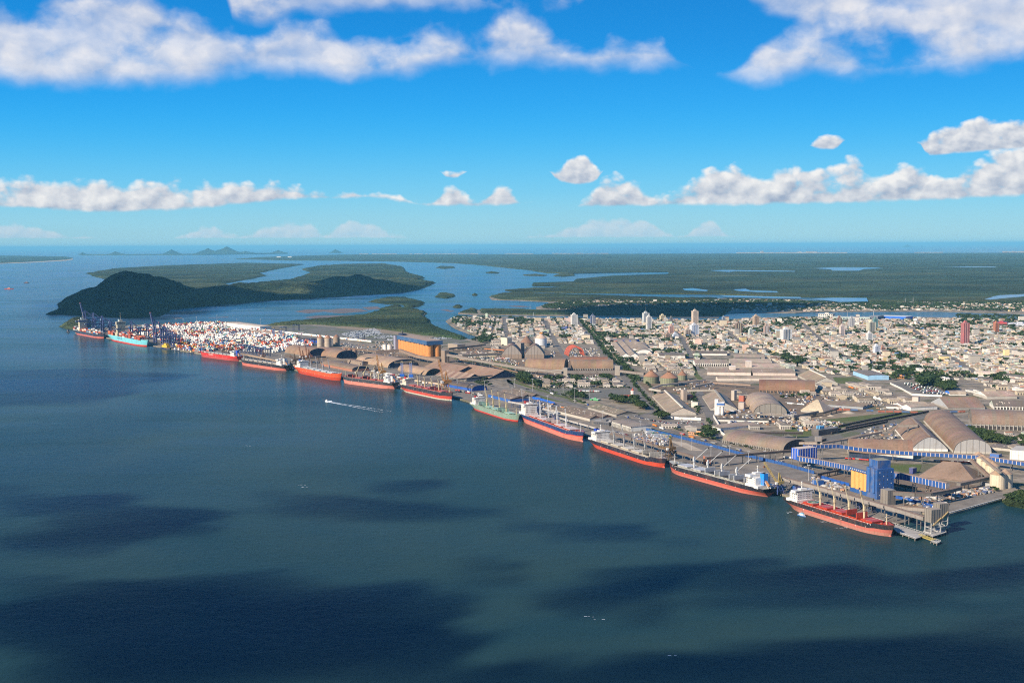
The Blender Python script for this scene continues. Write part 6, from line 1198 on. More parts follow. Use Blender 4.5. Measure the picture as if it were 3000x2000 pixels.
rt0 = None; spots = [(697 + 8 * i, 1030 + 1.6 * i) for i in range(10)] + [(600, 1018), (650, 1008), (715, 985), (640, 975), (675, 990), (560, 975), (800, 985), (822, 975), (768, 998), (1048, 995), (905, 1012), (755, 1005), (860, 968), (690, 1012)]
nm = ['row of stored gantries, ' + o_ + ' from the quay crane side' for o_ in 'first second third fourth fifth sixth seventh eighth ninth tenth'.split()] + ['beside the orange box stacks', 'over the white boxes mid yard', 'by the striped shed', 'in the dense rear stacks', 'over the mixed stacks mid yard', 'near the water at the rear stacks', 'at the end of the striped shed', 'beyond the striped shed', 'over the last white boxes', 'by the gravel lot road', 'near the blue edged shed', 'between the striped shed and the quay', 'at the yard rear edge', 'just behind the row of stored gantries']
for i, (px, py) in enumerate(spots):
    c = A(px, py); lab = 'blue yard gantry, ' + nm[i]
    if i % 3 == 0 or i > 9: LM.append(('the gantry ' + nm[i].replace('row of stored gantries, ', '').replace(' from the quay crane side', ' in the stored row'), c.x, c.y))
    if rt0 is None: rt0 = rtg(lab, c, rzq)
    else: dup(rt0, (c.x, c.y, LZ), rzq, lab)
# containers
ydp = [(528, 1022), (508, 1010), (472, 998), (455, 990), (380, 972), (378, 966), (430, 959), (520, 953), (640, 946), (660, 950), (668, 966), (765, 968), (800, 978), (870, 986), (872, 1000), (900, 1006), (930, 1012), (860, 1018), (835, 1028), (800, 1034), (740, 1030), (690, 1026), (640, 1024), (600, 1034), (575, 1031)]
yard = poly_px(ydp); Y0 = np.array(yard); u = np.array([q.x, q.y]); n_ = np.array([-q.y, q.x]); n_ = n_ if n_[1] > 0 else -n_
pr = Y0 @ u; pn = Y0 @ n_; cs_ = []
BL, BW = 9.0, 3.7
for i, a_ in enumerate(np.arange(pr.min(), pr.max(), BL)):
    if i % 10 >= 8: continue
    for j, c_ in enumerate(np.arange(pn.min(), pn.max(), BW)):
        if j % 9 in (6, 7, 8): continue
        cs_.append((a_ * u + c_ * n_, i, j))
PP = np.array([c[0] for c in cs_]); ok = inside(PP, yard)
for k in (0,):
    for f in FOOT: ok &= ~inside(PP, f)
BH = 3.1; allb = []
wh = fbm(PP[:, 0] / 230, PP[:, 1] / 230, 3, 77)
for (p, i, j), o_, w_ in zip(cs_, ok, wh):
    if not o_ or random.random() < 0.07: continue
    blk = (i // 9 * 7 + j // 8 * 13) % 5; tiers = max(1, min(5, 2 + blk // 2 + random.choice((-1, 0, 0, 0, 1)))); dq = (p[0] * n_[0] + p[1] * n_[1]) - pn.min(); white = 0.66 if w_ > 0.5 and dq > 130 else 0.0
    st_ = random.getstate(); random.seed((i // 4) * 977 + (j // 3) * 31); run = boxcol(white); random.setstate(st_)
    for z in range(tiers): allb.append((p[0], p[1], LZ + 0.15 + z * BH, run if random.random() < 0.62 else boxcol(white)))
allb.sort(key=lambda r: r[1] - r[2] * 4)
def boxes_np(rows, L, W_, H, rz):
    n = len(rows); R = np.array([[r[0], r[1], r[2]] for r in rows]); c, s = math.cos(rz), math.sin(rz)
    base = np.array([(x * L / 2, y * W_ / 2, z * H) for z in (0, 1) for x, y in ((-1, -1), (1, -1), (1, 1), (-1, 1))]); rb = base.copy(); rb[:, 0] = base[:, 0] * c - base[:, 1] * s; rb[:, 1] = base[:, 0] * s + base[:, 1] * c
    V = (R[:, None, :] + rb[None]).reshape(-1, 3); f = np.array([(4, 5, 6, 7), (0, 1, 5, 4), (1, 2, 6, 5), (2, 3, 7, 6), (3, 0, 4, 7)]); F = (np.arange(n)[:, None, None] * 8 + f[None]).reshape(-1, 4)
    return V, F, np.repeat(np.array([r[3] for r in rows]), 5, axis=0)
def cname(c):
    r, g, b_ = c; m = max(c)
    if min(c) > 0.45: return 'white'
    if r > 0.45 and g < 0.25 and b_ < 0.12: return 'orange'
    if r > 2.2 * g and r > 0.3: return 'red'
    if r > 2.2 * g: return 'maroon'
    if b_ > 1.6 * r and b_ >= g * 1.3: return 'blue'
    if g > 1.5 * r and b_ > g * 0.85: return 'teal'
    if g > 1.5 * r: return 'green'
    if r > 1.4 * b_ and m > 0.4: return 'yellow'
    return 'grey' if m > 0.15 else 'black'
ORD = 'first second third fourth fifth sixth seventh eighth ninth tenth eleventh twelfth thirteenth fourteenth fifteenth sixteenth seventeenth eighteenth nineteenth twentieth'.split()
ORD += ['twenty-' + o_ for o_ in ORD[:9]] + ['thirtieth'] + ['thirty-' + o_ for o_ in ORD[:9]] + ['fortieth'] + ['forty-' + o_ for o_ in ORD[:9]] + ['fiftieth'] + ['fifty-' + o_ for o_ in ORD[:9]]
ORD += ['sixtieth'] + ['sixty-' + o_ for o_ in ORD[:9]] + ['seventieth'] + ['seventy-' + o_ for o_ in ORD[:9]] + ['eightieth'] + ['eighty-' + o_ for o_ in ORD[:9]] + ['ninetieth'] + ['ninety-' + o_ for o_ in ORD[:9]]
def rank_labels(items, what, maxn=99):
    """items: (x, y, description) -> unique labels 'desc, third ... from landmark'"""
    LP = np.array([(x, y) for _, x, y in LM]); cnt = {}; tmp = []
    for k, (x, y, dsc) in enumerate(items):
        d = np.hypot(LP[:, 0] - x, LP[:, 1] - y); i = int(np.argmin(d)); side = 'beyond' if y > LP[i, 1] else 'before'
        if abs(x - LP[i, 0]) > abs(y - LP[i, 1]): side = 'beside'
        tmp.append((d[i], k, dsc, side, LM[i][0]))
    out = [None] * len(items)
    for d, k, dsc, side, l in sorted(tmp):
        key = (dsc, side, l); c = cnt.get(key, 0); cnt[key] = c + 1
        out[k] = f'{dsc} {side} {l}' + (f', {ORD[c]} from it' if 0 < c < len(ORD) else ', next to it' if c == 0 else ', among the outer ones')
    return out
LM_ALL = list(LM)
V, F, Cc = boxes_np([(0, 0, 0, (1, 1, 1))], 12.4, 3.7, BH - 0.12, 0)
near = allb[:300]; far_ = allb[300:]
labs = rank_labels([(r[0], r[1], cname(r[3]) + ' ' + ['ground', 'second', 'third', 'fourth', 'fifth', 'sixth'][min(5, int((r[2] - LZ) / BH + 0.3))] + ' tier box') for r in near], 'container'); meshes = {}
for r, lab in zip(near, labs):
    key = tuple(round(c, 1) for c in r[3])
    if key not in meshes:
        b = MB(); b.box((0, 0, 0), (8.4, 3.0, BH - 0.12), r[3])
        for k in range(7): b.box((-3.9 + 1.3 * k, 0, 0.2), (0.2, 3.1, BH - 0.5), tuple(c * 0.86 for c in r[3]))
        o = b.build('container', M_BOX); meshes[key] = o.data
    else: o = bpy.data.objects.new('container', meshes[key]); C.objects.link(o)
    o.location = (r[0], r[1], r[2]); o.rotation_euler = (0, 0, rzq); tag(o, lab, 'container', 'shipping containers in the yard')
V, F, Cc = boxes_np(far_, 8.4, 3.0, BH - 0.12, rzq); kind(npmesh('container_stacks', V, [F], [Cc], M_BOX), 'stuff', 'dense field of white and coloured container stacks')
# row of reefer boxes along the yard road
rows = []
for k in range(110):
    p = A(770 + k * 2.9, 968 + k * 0.31)
    for z in (0, 1): rows.append((p.x, p.y, LZ + z * BH, boxcol(0.75)))
V, F, Cc = boxes_np(rows, 10, 4, BH - 0.1, rzq + 0.2); kind(npmesh('container_wall', V, [F], [Cc], M_BOX), 'stuff', 'long line of mostly white containers along the yard road')

# ---------------------------------------------------------------- quay machines
def shiploader(label, px, py, hp_, boom, col, col2=None, rz=0, lattice=True, name='ship_loader', cat='crane'):
    """boom: (dx along quay, dy towards water, dz) as fractions of height"""
    s = mpp(px, py); H = hp_ * s; c = A(px, py); q = (A(2300, 1440) - A(1500, 1205)).normalized(); t = thing(name, label, cat, (c.x, c.y, LZ), math.atan2(q.y, q.x) + rz); k = col2 or col; w = H * 0.17; b = MB()
    for x in (-w, w):
        for y in (-w, w): b.bar((x * 1.2, y * 1.2, 0), (x * 0.55, y * 0.55, H * 0.45), 0.6, col)
    for z in (0.18, 0.4): 
        for x in (-w, w): b.bar((x, -w, H * z), (x, w, H * z), 0.4, col); b.bar((-w, x, H * z), (w, x, H * z), 0.4, col)
    b.bar((-w, -w, 0), (w, w, H * .4), 0.35, col); b.bar((w, -w, 0), (-w, w, H * .4), 0.35, col); b.build('portal', M_RUST, t); b = MB()
    b.cyl((0, 0, H * .45), w * 0.9, 1.2, k, 12); b.box((0, w * 0.6, H * 0.47), (w * 1.3, w * 2.0, H * 0.13), k); b.box((w * .5, -w, H * 0.47), (w * 0.6, w * 0.6, H * 0.1), WHT); b.bar((0, 0, H * .5), (0, w * 0.3, H), 0.8, k); b.bar((w * .4, w, H * .5), (0, w * 0.3, H), 0.5, k); b.bar((-w * .4, w, H * .5), (0, w * 0.3, H), 0.5, k); b.build('slewing_house', M_RUST, t); b = MB()
    e = Vector((boom[0] * H, -boom[1] * H, H * .5 + boom[2] * H)); o_ = Vector((0, -w * 0.4, H * 0.52)); b.truss(o_, e, w * 0.34, 0.24, k, 8); b.bar((0, w * 0.3, H), o_.lerp(e, 0.8), 0.2, STEEL); b.bar(e, e - Vector((0, 0, H * 0.22)), 0.1, STEEL); b.box(tuple(e - Vector((0, 0, H * 0.27))), (2.4, 2.4, 2.4), (0.2, 0.1, 0.06)); b.build('boom', M_RUST, t)
    return t
sl = shiploader
OC = (0.20, 0.13, 0.07)
sl('blue and yellow quay crane with long yellow boom behind the bright blue funnel', 2280, 1445, 62, (-1.0, 0.1, 0.85), (0.03, 0.06, 0.18), (0.30, 0.23, 0.09))
sl('dark brown lattice ship loader between the red booted ship and the bright blue funnelled one', 1962, 1345, 62, (-0.9, 0.1, 0.0), (0.09, 0.06, 0.04), (0.16, 0.10, 0.045))
sl('dark lattice ship loader with blue legs beside the end ship', 2520, 1488, 48, (-0.5, 0.4, 0.1), (0.04, 0.06, 0.15), (0.14, 0.10, 0.06))
sl('second dark ship loader next to the pier conveyor at the end ship', 2556, 1500, 42, (-0.3, 0.5, -0.1), (0.04, 0.06, 0.12), (0.12, 0.1, 0.07))
sl('rusty lattice ship loader with raised boom by the orange red ship', 885, 1064, 38, (-0.45, 0.1, 0.75), (0.17, 0.08, 0.045), (0.2, 0.09, 0.05))
sl('rusty lattice ship loader with steep boom, second by the orange red ship', 903, 1066, 44, (-0.35, 0.1, 0.9), (0.17, 0.08, 0.045), (0.22, 0.09, 0.05))
sl('dark ship loader in front of the tall silos', 862, 1072, 36, (-0.9, 0.1, 0.4), (0.1, 0.07, 0.05), (0.12, 0.08, 0.055))
sl('brown loading machine at the stern of the gearless ship', 850, 1080, 24, (-0.6, 0.3, 0.1), (0.24, 0.14, 0.08), (0.26, 0.16, 0.1))
sl('rusty ship loader behind the deck of the gearless ship', 770, 1058, 32, (-1.1, 0.2, 0.1), (0.16, 0.09, 0.06), (0.2, 0.12, 0.08))
sl('dark lattice ship loader behind the bright red ship', 655, 1037, 28, (-0.9, 0.3, 0.0), (0.1, 0.06, 0.045), (0.12, 0.08, 0.06))
sl('dark ship loader near the stern of the bright red ship', 672, 1040, 26, (-0.8, 0.2, 0.1), (0.1, 0.06, 0.045), (0.12, 0.08, 0.06))
sl('orange mobile harbour crane over the red funnelled ship', 1304, 1152, 66, (-0.5, 0.1, 0.95), (0.34, 0.15, 0.04), (0.34, 0.16, 0.05))
sl('orange yellow mobile harbour crane over the salmon hulled ship', 1116, 1118, 55, (-0.35, 0.1, 0.9), (0.4, 0.34, 0.25), (0.4, 0.2, 0.06))
sl('grey and white mobile harbour crane next to the orange yellow one', 1103, 1110, 48, (0.3, 0.2, 0.4), (0.5, 0.5, 0.48), (0.12, 0.1, 0.09))
sl('grey blue ship loader at the bow of the pale green ship', 1574, 1214, 40, (0.4, 0.7, -0.05), (0.05, 0.09, 0.25), (0.12, 0.17, 0.3))
sl('grey and blue unloader behind the crossed white cranes', 1628, 1232, 40, (-0.6, 0.5, 0.1), (0.05, 0.08, 0.2), (0.4, 0.42, 0.42))
def lattice_mast(label, px, py, hp_, base=(0.02, 0.12, 0.5)):
    s = mpp(px, py); H = hp_ * s; c = A(px, py); t = thing('harbour_crane', label, 'crane', (c.x, c.y, LZ)); b = MB(); b.truss((0, 0, 4), (0, 0, H), 5, 0.7, (0.18, 0.22, 0.38), 6); b.build('lattice_tower', M_PAINT, t); b = MB(); b.box((0, 0, 0), (12, 12, 6), base); b.build('base', M_PAINT, t); b = MB(); b.truss((-H * .55, -4, H + 1), (H * .55, 4, H + 2), 2.4, 0.35, (0.22, 0.18, 0.13), 8); b.box((0, 0, H), (6, 5, 4), (0.25, 0.2, 0.12)); b.build('jib', M_PAINT, t)
lattice_mast('blue based lattice tower crane before the small barrel store', 1178, 1102, 40); lattice_mast('second blue based lattice tower crane before the small barrel store', 1204, 1104, 42)
lattice_mast('blue lattice tower by the striped container yard shed', 802, 992, 30, (0.05, 0.1, 0.3)); lattice_mast('blue lattice tower at the end of the striped container yard shed', 823, 994, 28, (0.05, 0.1, 0.3))
lm0 = None
for k, (px, py, h) in enumerate([(1340, 1150, 36), (1382, 1158, 30), (1420, 1150, 35), (1321, 1131, 22), (1508, 1135, 25), (1528, 1170, 30), (1532, 1178, 28), (1766, 1238, 34), (1876, 1262, 30), (1895, 1298, 32), (1996, 1308, 38), (2027, 1318, 36), (2083, 1338, 32), (2137, 1345, 40), (2193, 1358, 36), (2271, 1346, 22), (2369, 1408, 46), (2384, 1424, 34), (1684, 1178, 42), (1560, 1146, 36), (1500, 1165, 30), (1650, 1150, 26), (1110, 1086, 22), (1062, 1078, 20), (1140, 1095, 22), (1230, 1120, 26), (1266, 1123, 20), (516, 957, 22), (537, 960, 26), (576, 958, 30), (636, 950, 26), (694, 948, 14), (763, 955, 20), (1728, 1171, 36), (2240, 1345, 24), (2700, 1480, 26), (1604, 1186, 26), (1712, 1226, 22)]):
    s = mpp(px, py); H = h * s; c = A(px, py)
    if lm0 is None:
        lm0 = thing('floodlight_mast', 'x', 'light mast', (c.x, c.y, LZ), 0, 'floodlight masts of the port'); b = MB(); b.cyl((0, 0, 0), 0.45, 1.0, (0.42, 0.42, 0.42), 6, 0.28); o1 = b.build('mast', M_PAINT, lm0); b = MB(); b.box((0, 0, 1.0), (4.2, 2.4, 0.02), (0.6, 0.6, 0.58)); o2 = b.build('lamp_head', M_PAINT, lm0); proto(lm0, [o1, o2]); lm0.scale = (1, 1, H); r = lm0
    else: r = dup(lm0, (c.x, c.y, LZ), 0, scale=(1, 1, H))
    r['_p'] = (c.x, c.y)
mm = [o for o in C.objects if o.get('_p') is not None]
for o, lab in zip(mm, rank_labels([(o.location.x, o.location.y, 'thin tall floodlight mast') for o in mm], 'mast')): o['label'] = lab; del o['_p']

# ---------------------------------------------------------------- small craft
def boat(label, px, py, L, W_, hull_c, cab_c, rz, name='boat', cat='boat', cab=0.4, group=None, extra=None, hgt=1.0):
    c = G(px, py); t = thing(name, label, cat, (c.x, c.y, 0), rz, group); b = MB(); n = 8
    top = [(L / 2 * (2 * i / n - 1), W_ / 2 * (1 - max(0, (2 * i / n - 1)) ** 2.5)) for i in range(n + 1)]; P = [(x, -y) for x, y in top] + [(x, y) for x, y in top[::-1]]
    b.prism(P, -0.3, W_ * 0.30 * hgt, hull_c, tuple(q_ * 0.8 for q_ in cab_c)); b.build('hull', M_HULL, t); b = MB(); b.box((-L * 0.05, 0, W_ * .3 * hgt), (L * cab, W_ * 0.6, W_ * 0.4), cab_c); b.box((0.02 * L, 0, W_ * .7 * hgt), (L * cab * 0.5, W_ * 0.5, W_ * 0.35), extra or cab_c); b.bar((0, 0, W_ * hgt), (0, 0, W_ * hgt * 1.7), 0.15, STEEL); b.build('cabin', M_HULL, t); return t
_d = A(2600, 1560) - A(2300, 1470); rzs = math.atan2(_d.y, _d.x)
boat('small white and blue launch alongside the end ship', 2350, 1511, 14, 4.2, (0.05, 0.15, 0.35), (0.75, 0.78, 0.8), rzs, extra=(0.2, 0.45, 0.6), cab=0.6)
boat('yellow and navy floating crane barge moored at the container quay', 487, 1022, 62, 18, NAVY, (0.62, 0.42, 0.04), rzq, 'barge', 'barge', 0.75, extra=(0.62, 0.42, 0.04))
for k, (px, py, cc) in enumerate([(514, 1026, WHT), (525, 1027, WHT), (540, 1029, (0.6, 0.5, 0.4)), (561, 1034, (0.62, 0.45, 0.25))]): boat(['white tug moored next to the yellow barge', 'white tug, second from the yellow barge', 'tan topped tug moored alone at the container quay', 'yellowish tug nearest the bright red ship'][k], px, py, 27, 9, NAVY, cc, rzq, 'tugboat', 'tug')
boat('dark tug at the stern of the dark container ship', 200, 973, 30, 10, (0.03, 0.03, 0.04), (0.12, 0.12, 0.14), rzq, 'tugboat', 'tug')
boat('small red coaster far out on the bay', 27, 847, 78, 14, (0.5, 0.06, 0.03), (0.5, 0.25, 0.2), -0.05, 'coaster', 'ship', 0.3)
boat('tiny ferry crossing the bay near the horizon islands', 78, 829, 50, 14, (0.2, 0.1, 0.1), (0.3, 0.25, 0.25), 0.2, 'ferry', 'boat', 0.5)
t = boat('white speedboat throwing up spray at the head of a long wake', 957, 1176, 13, 4.2, WHT, WHT, 0, 'speedboat', 'boat', 0.5)
p0 = G(957, 1176); p1 = G(1135, 1206); dv = p1 - p0; t.rotation_euler = (0, 0, math.atan2(-dv.y, -dv.x))
b = MB(); nn = Vector((-dv.y, dv.x)).normalized()
for k in range(520):
    f = random.random() ** 1.9; sd = random.choice((-1, 1)); wd = 1.5 + 9 * f; p = p0 + dv * f * 1.0 + nn * (sd * wd * random.gauss(1, 0.06 + 0.12 * f)); sz = random.uniform(0.35, 1.15) * (1 - 0.6 * f)
    b.add([(p.x - sz * 2.2, p.y - sz, 0.12), (p.x + sz * 2.2, p.y - sz, 0.12), (p.x + sz * 2, p.y + sz, 0.14), (p.x - sz * 2, p.y + sz, 0.14)], [(0, 1, 2, 3)], (0.8, 0.84, 0.85))
for k in range(60): f = random.random() * 0.05; p = p0 + dv * f + nn * random.gauss(0, 3.4); b.box((p.x, p.y, 0.1), (2.4, 2.4, random.uniform(0.4, 1.4)), (0.82, 0.85, 0.86))
kind(b.build('wake_foam', M_BOX), 'stuff', 'two white lines of foam trailing the speedboat')
b = MB()
for px, py, n in [(888, 1421, 4), (895, 1425, 3), (728, 1306, 3), (640, 1147, 3), (500, 1033, 8), (540, 1040, 6), (1730, 1805, 3), (1752, 1813, 2), (1970, 1918, 2), (2415, 1528, 8), (2470, 1545, 8), (2308, 1500, 8)]:
    for k in range(n):
        c = G(px + random.gauss(0, 9), py + random.gauss(0, 1.6)); sz = random.uniform(0.3, 0.8) * (1 if py > 1100 else 1.6); b.add([(c.x - sz * 2, c.y - sz * .5, 0.1), (c.x + sz * 2, c.y - sz * .5, 0.1), (c.x + sz * 2, c.y + sz * .5, 0.12), (c.x - sz * 2, c.y + sz * .5, 0.12)], [(0, 1, 2, 3)], (0.75, 0.8, 0.82))
kind(b.build('foam', M_BOX), 'stuff', 'scattered flecks of foam on the water')
for k, (px, py, s_) in enumerate([(1130, 722.5, 60), (1402, 721.5, 50), (1567, 719.5, 80), (1690, 721.5, 110), (1905, 720.5, 80), (2065, 717.8, 60), (2310, 716.5, 140)]):
    boat('tiny ship anchored at the sea horizon, ' + ORD[k] + ' from the far islands', px, py + 1, s_ * 6, s_, (0.25, 0.28, 0.3), (0.5, 0.5, 0.5), 0.1, 'anchored_ship', 'ship', 0.3, group='ships anchored off the coast')

# ---------------------------------------------------------------- rail wagons, vehicles
def instances(name, build, places, dsc, cat, group):
    """places: (x, y, rz, colour key)"""
    pro = {}
    labs = rank_labels([(p[0], p[1], dsc(p[3])) for p in places], name)
    for p, lab in zip(places, labs):
        if p[3] not in pro:
            t, kids = build(p[3]); proto(t, kids); pro[p[3]] = t; t.location = (p[0], p[1], LZ + 0.3); t.rotation_euler = (0, 0, p[2]); tag(t, lab, cat, group)
        else: dup(pro[p[3]], (p[0], p[1], LZ + 0.3), p[2], lab, group)
def mk_car(c):
    t = thing('parked_car', 'x', 'car'); col = {'white': (0.75, 0.75, 0.74), 'grey': (0.22, 0.22, 0.23), 'red': (0.4, 0.03, 0.02), 'black': (0.03, 0.03, 0.035), 'blue': (0.03, 0.06, 0.2), 'silver': (0.5, 0.5, 0.5)}[c]
    b = MB(); b.prism([(-2.3, -.9), (1.9, -.9), (2.3, -.6), (2.3, .6), (1.9, .9), (-2.3, .9)], 0.25, 0.95, col); o1 = b.build('body', M_CAR, t); b = MB()
    b.add([(-1.9, -.8, .95), (1.1, -.8, .95), (1.1, .8, .95), (-1.9, .8, .95), (-1.4, -.65, 1.5), (0.4, -.65, 1.5), (0.4, .65, 1.5), (-1.4, .65, 1.5)], [(4, 5, 6, 7), (0, 1, 5, 4), (1, 2, 6, 5), (2, 3, 7, 6), (3, 0, 4, 7)], [col, (0.03, 0.035, 0.04), (0.03, 0.035, 0.04), (0.03, 0.035, 0.04), (0.03, 0.035, 0.04)]); o2 = b.build('cabin', M_CAR, t); b = MB()
    for x in (-1.5, 1.4):
        for y in (-.85, .85): b.bar((x, y - .1, .33), (x, y + .1, .33), 0.32, (0.02, 0.02, 0.02))
    o3 = b.build('wheels', M_CAR, t); return t, [o1, o2, o3]
TC = {'white': (0.72, 0.72, 0.7), 'green': (0.04, 0.3, 0.1), 'red': (0.45, 0.04, 0.03), 'orange': (0.7, 0.22, 0.04), 'grey': (0.2, 0.2, 0.2), 'yellow': (0.7, 0.42, 0.05), 'blue': (0.03, 0.1, 0.4)}
def mk_truck(c):
    t = thing('parked_truck', 'x', 'truck'); b = MB(); b.box((6.4, 0, .6), (2.2, 2.5, 2.6), TC[c]); b.box((7.52, 0, 2.0), (0.06, 2.2, 0.9), (0.03, 0.04, 0.05)); o1 = b.build('cab', M_CAR, t); b = MB(); b.box((-1.2, 0, 1.1), (12.5, 2.5, 2.4 if c in ('white', 'orange') else 1.7), TC[c] if c in ('orange', 'white', 'red') else (0.25, 0.24, 0.22), top=(0.4, 0.38, 0.34) if c != 'orange' else None); o2 = b.build('trailer', M_PAINT, t); b = MB()
    for x in (6.6, 4, -4.6, -5.8, -7):
        for y in (-1.1, 1.1): b.bar((x, y - .15, .5), (x, y + .15, .5), 0.48, (0.02, 0.02, 0.02))
    o3 = b.build('wheels', M_CAR, t); return t, [o1, o2, o3]
cars, trucks = [], []
def line(p0, p1, n, kinds, out, jit=0.4, skip=0.1, ang=None, spread=0.0):
    a, b_ = A(*p0), A(*p1); d = (b_ - a).normalized(); rz = math.atan2(d.y, d.x) + (math.pi / 2 if ang is None else ang); nv = Vector((-d.y, d.x))
    for i in range(n):
        if random.random() < skip: continue
        p = a.lerp(b_, (i + 0.5) / n) + nv * random.gauss(0, jit + spread); out.append((p.x, p.y, rz + random.gauss(0, 0.05), random.choice(kinds)))
ck = ['white', 'white', 'silver', 'silver', 'grey', 'black', 'red', 'blue', 'white']; tk = ['white', 'white', 'white', 'grey', 'red', 'green']
for p0, p1, n in [((1870, 1224), (1968, 1240), 22), ((1905, 1232), (1990, 1246), 18), ((1980, 1232), (2030, 1236), 12), ((1972, 1239), (2024, 1241), 14), ((1990, 1227), (2000, 1230), 3), ((2045, 1235), (2064, 1245), 5), ((1860, 1219), (1880, 1224), 6), ((2258, 1346), (2300, 1354), 12), ((2350, 1366), (2385, 1374), 8), ((1792, 1262), (1840, 1275), 10), ((1775, 1228), (1790, 1232), 4)]: line(p0, p1, n, ck, cars)
line((1690, 1147), (1758, 1148), 20, ['white', 'white', 'white', 'red', 'grey'], trucks, 0.4, 0.0)
for k in range(3): line((1893 + 2 * k, 1265 + 5 * k), (1955, 1281 + 4 * k), 13, ['white', 'white', 'green', 'yellow', 'grey'], trucks, 0.8, 0.1)
for k in range(9): line((2640 + 8 * k, 1124 + 3.4 * k), (2716 + 8 * k, 1128 + 3.6 * k), 9, ['white', 'red', 'grey', 'grey', 'green', 'white'], trucks, 3, 0.25)
for p0, p1, n in [((2300, 1342), (2320, 1344), 1), ((2480, 1345), (2540, 1350), 3), ((1600, 1150), (1860, 1230), 7), ((1900, 1245), (2180, 1325), 9), ((2740, 1352), (2860, 1358), 6), ((2370, 1080 + 55), (2420, 1137), 3), ((2490, 1135), (2520, 1142), 4), ((1370, 1148), (1395, 1156), 2), ((1640, 1195), (1660, 1200), 1)]: line(p0, p1, n, ['white', 'orange', 'red', 'grey', 'blue'], trucks, 2, 0.1, ang=0)
for p0, p1, n in [((1100, 1092), (1180, 1112), 12), ((1050, 1082), (1150, 1100), 12), ((1200, 1112), (1260, 1124), 8), ((1420, 1050), (1500, 1052), 10), ((1640, 1108), (1800, 1112), 14), ((2300, 1182), (2380, 1190), 6), ((1320, 1140), (1460, 1168), 8)]: line(p0, p1, n, tk, trucks, 5, 0.2, ang=0.3)
instances('car', mk_car, cars, lambda c: c + ' parked car', 'car', 'cars parked at the port'); instances('truck', mk_truck, trucks, lambda c: c + ' parked truck', 'truck', 'trucks parked at the port')
def mk_wagon(c):
    t = thing('rail_wagon', 'x', 'rail wagon'); cc = {'dark': (0.06, 0.05, 0.05), 'red': (0.33, 0.11, 0.07), 'blue': (0.07, 0.14, 0.28)}[c]
    b = MB(); b.box((0, 0, 1), (13.6, 3, 2.9), cc, top=tuple(q_ * 1.5 for q_ in cc)); o1 = b.build('body', M_RUST, t); b = MB()
    for x in (-5, -3.6, 3.6, 5):
        for y in (-.8, .8): b.bar((x, y - .1, .5), (x, y + .1, .5), 0.45, (0.03, 0.03, 0.03))
    o2 = b.build('wheels', M_RUST, t); return t, [o1, o2]
wag = []
for p0, p1, c in [((2455, 1252), (2640, 1213), 'dark'), ((2450, 1262), (2720, 1208), 'dark'), ((2420, 1275), (2600, 1238), 'dark'), ((2400, 1187 + 14), (2560, 1206), 'red'), ((2570, 1208), (2690, 1211), 'red'), ((2735, 1212), (2830, 1208), 'red'), ((2300, 1322), (2420, 1290), 'dark')]:
    a, b_ = A(*p0), A(*p1); n = int((b_ - a).length / 14.8); rz = math.atan2((b_ - a).y, (b_ - a).x)
    for i in range(n):
        if random.random() < 0.06: continue
        p = a.lerp(b_, (i + .5) / n); wag.append((p.x, p.y, rz, c if random.random() < 0.8 or c == 'dark' else 'blue'))
instances('wagon', mk_wagon, wag[:290], lambda c: c + ' rail wagon', 'rail wagon', 'freight wagons in the rail yard')
# rail loading house
block('dark rail loading house with pale blue tanks on top', (2398, 1277), (2455, 1269), 16, 17, (0.11, 0.10, 0.10), (0.2, 0.19, 0.18), roofbits=False, lm='the rail loading house'); t = [o for o in C.objects if o.get('label', '').startswith('dark rail loading')][0]
for k in range(7): b = MB(); b.cyl((8 + (k % 4) * 3.6, 5 + (k // 4) * 5, 11.2), 1.5, 5.5, (0.13, 0.38, 0.62), 10); b.build('dust_tank', M_PAINT, t)
# export cars in the gravel lot
rows = []
for k, (x0, y0, x1, y1, m_) in enumerate([(1000, 978, 1098, 962, 7), (1020, 984, 1110, 972, 6), (1095, 988, 1150, 983, 4), (1240, 992, 1330, 986, 4), (1130, 993, 1250, 1000, 4), (870, 975, 900, 973, 2)]):
    for j in range(m_):
        a, b_ = A(x0 + j * 3, y0 + j * 1.5), A(x1 + j * 3, y1 + j * 1.5); n = int((b_ - a).length / 5.5)
        for i in range(n):
            if random.random() < 0.85: p = a.lerp(b_, i / n); rows.append((p.x, p.y, LZ + .4, random.choice([(0.75, 0.75, 0.74)] * 4 + [(0.3, 0.3, 0.3), (0.05, 0.05, 0.06)])))
V, F, Cc = boxes_np(rows, 4.6, 2.2, 1.6, 0.4); kind(npmesh('export_cars', V, [F], [Cc], M_CAR), 'stuff', 'rows of new mostly white cars waiting in the gravel lot')
# ---------------------------------------------------------------- houses and trees of the town
def free(P, pad=True):
    ok = np.ones(len(P), bool)
    for f in FOOT:
        lo, hi = np.min(f, 0), np.max(f, 0); m_ = ok & (P[:, 0] > lo[0]) & (P[:, 0] < hi[0]) & (P[:, 1] > lo[1]) & (P[:, 1] < hi[1])
        if m_.any(): idx = np.where(m_)[0]; ok[idx[inside(P[idx], f)]] = False
    for f in ROADP:
        g = f; lo, hi = np.min(g, 0), np.max(g, 0); m_ = ok & (P[:, 0] > lo[0] - 8) & (P[:, 0] < hi[0] + 8) & (P[:, 1] > lo[1] - 8) & (P[:, 1] < hi[1] + 8)
        if m_.any(): idx = np.where(m_)[0]; ok[idx[inside(P[idx], g) | (edge_dist(P[idx], g) < 7)]] = False
    return ok
d_ = (A(1922, 1200) - A(1696, 940)).normalized(); rzc = math.atan2(d_.y, d_.x); cu, cn = np.array([d_.x, d_.y]), np.array([-d_.y, d_.x])
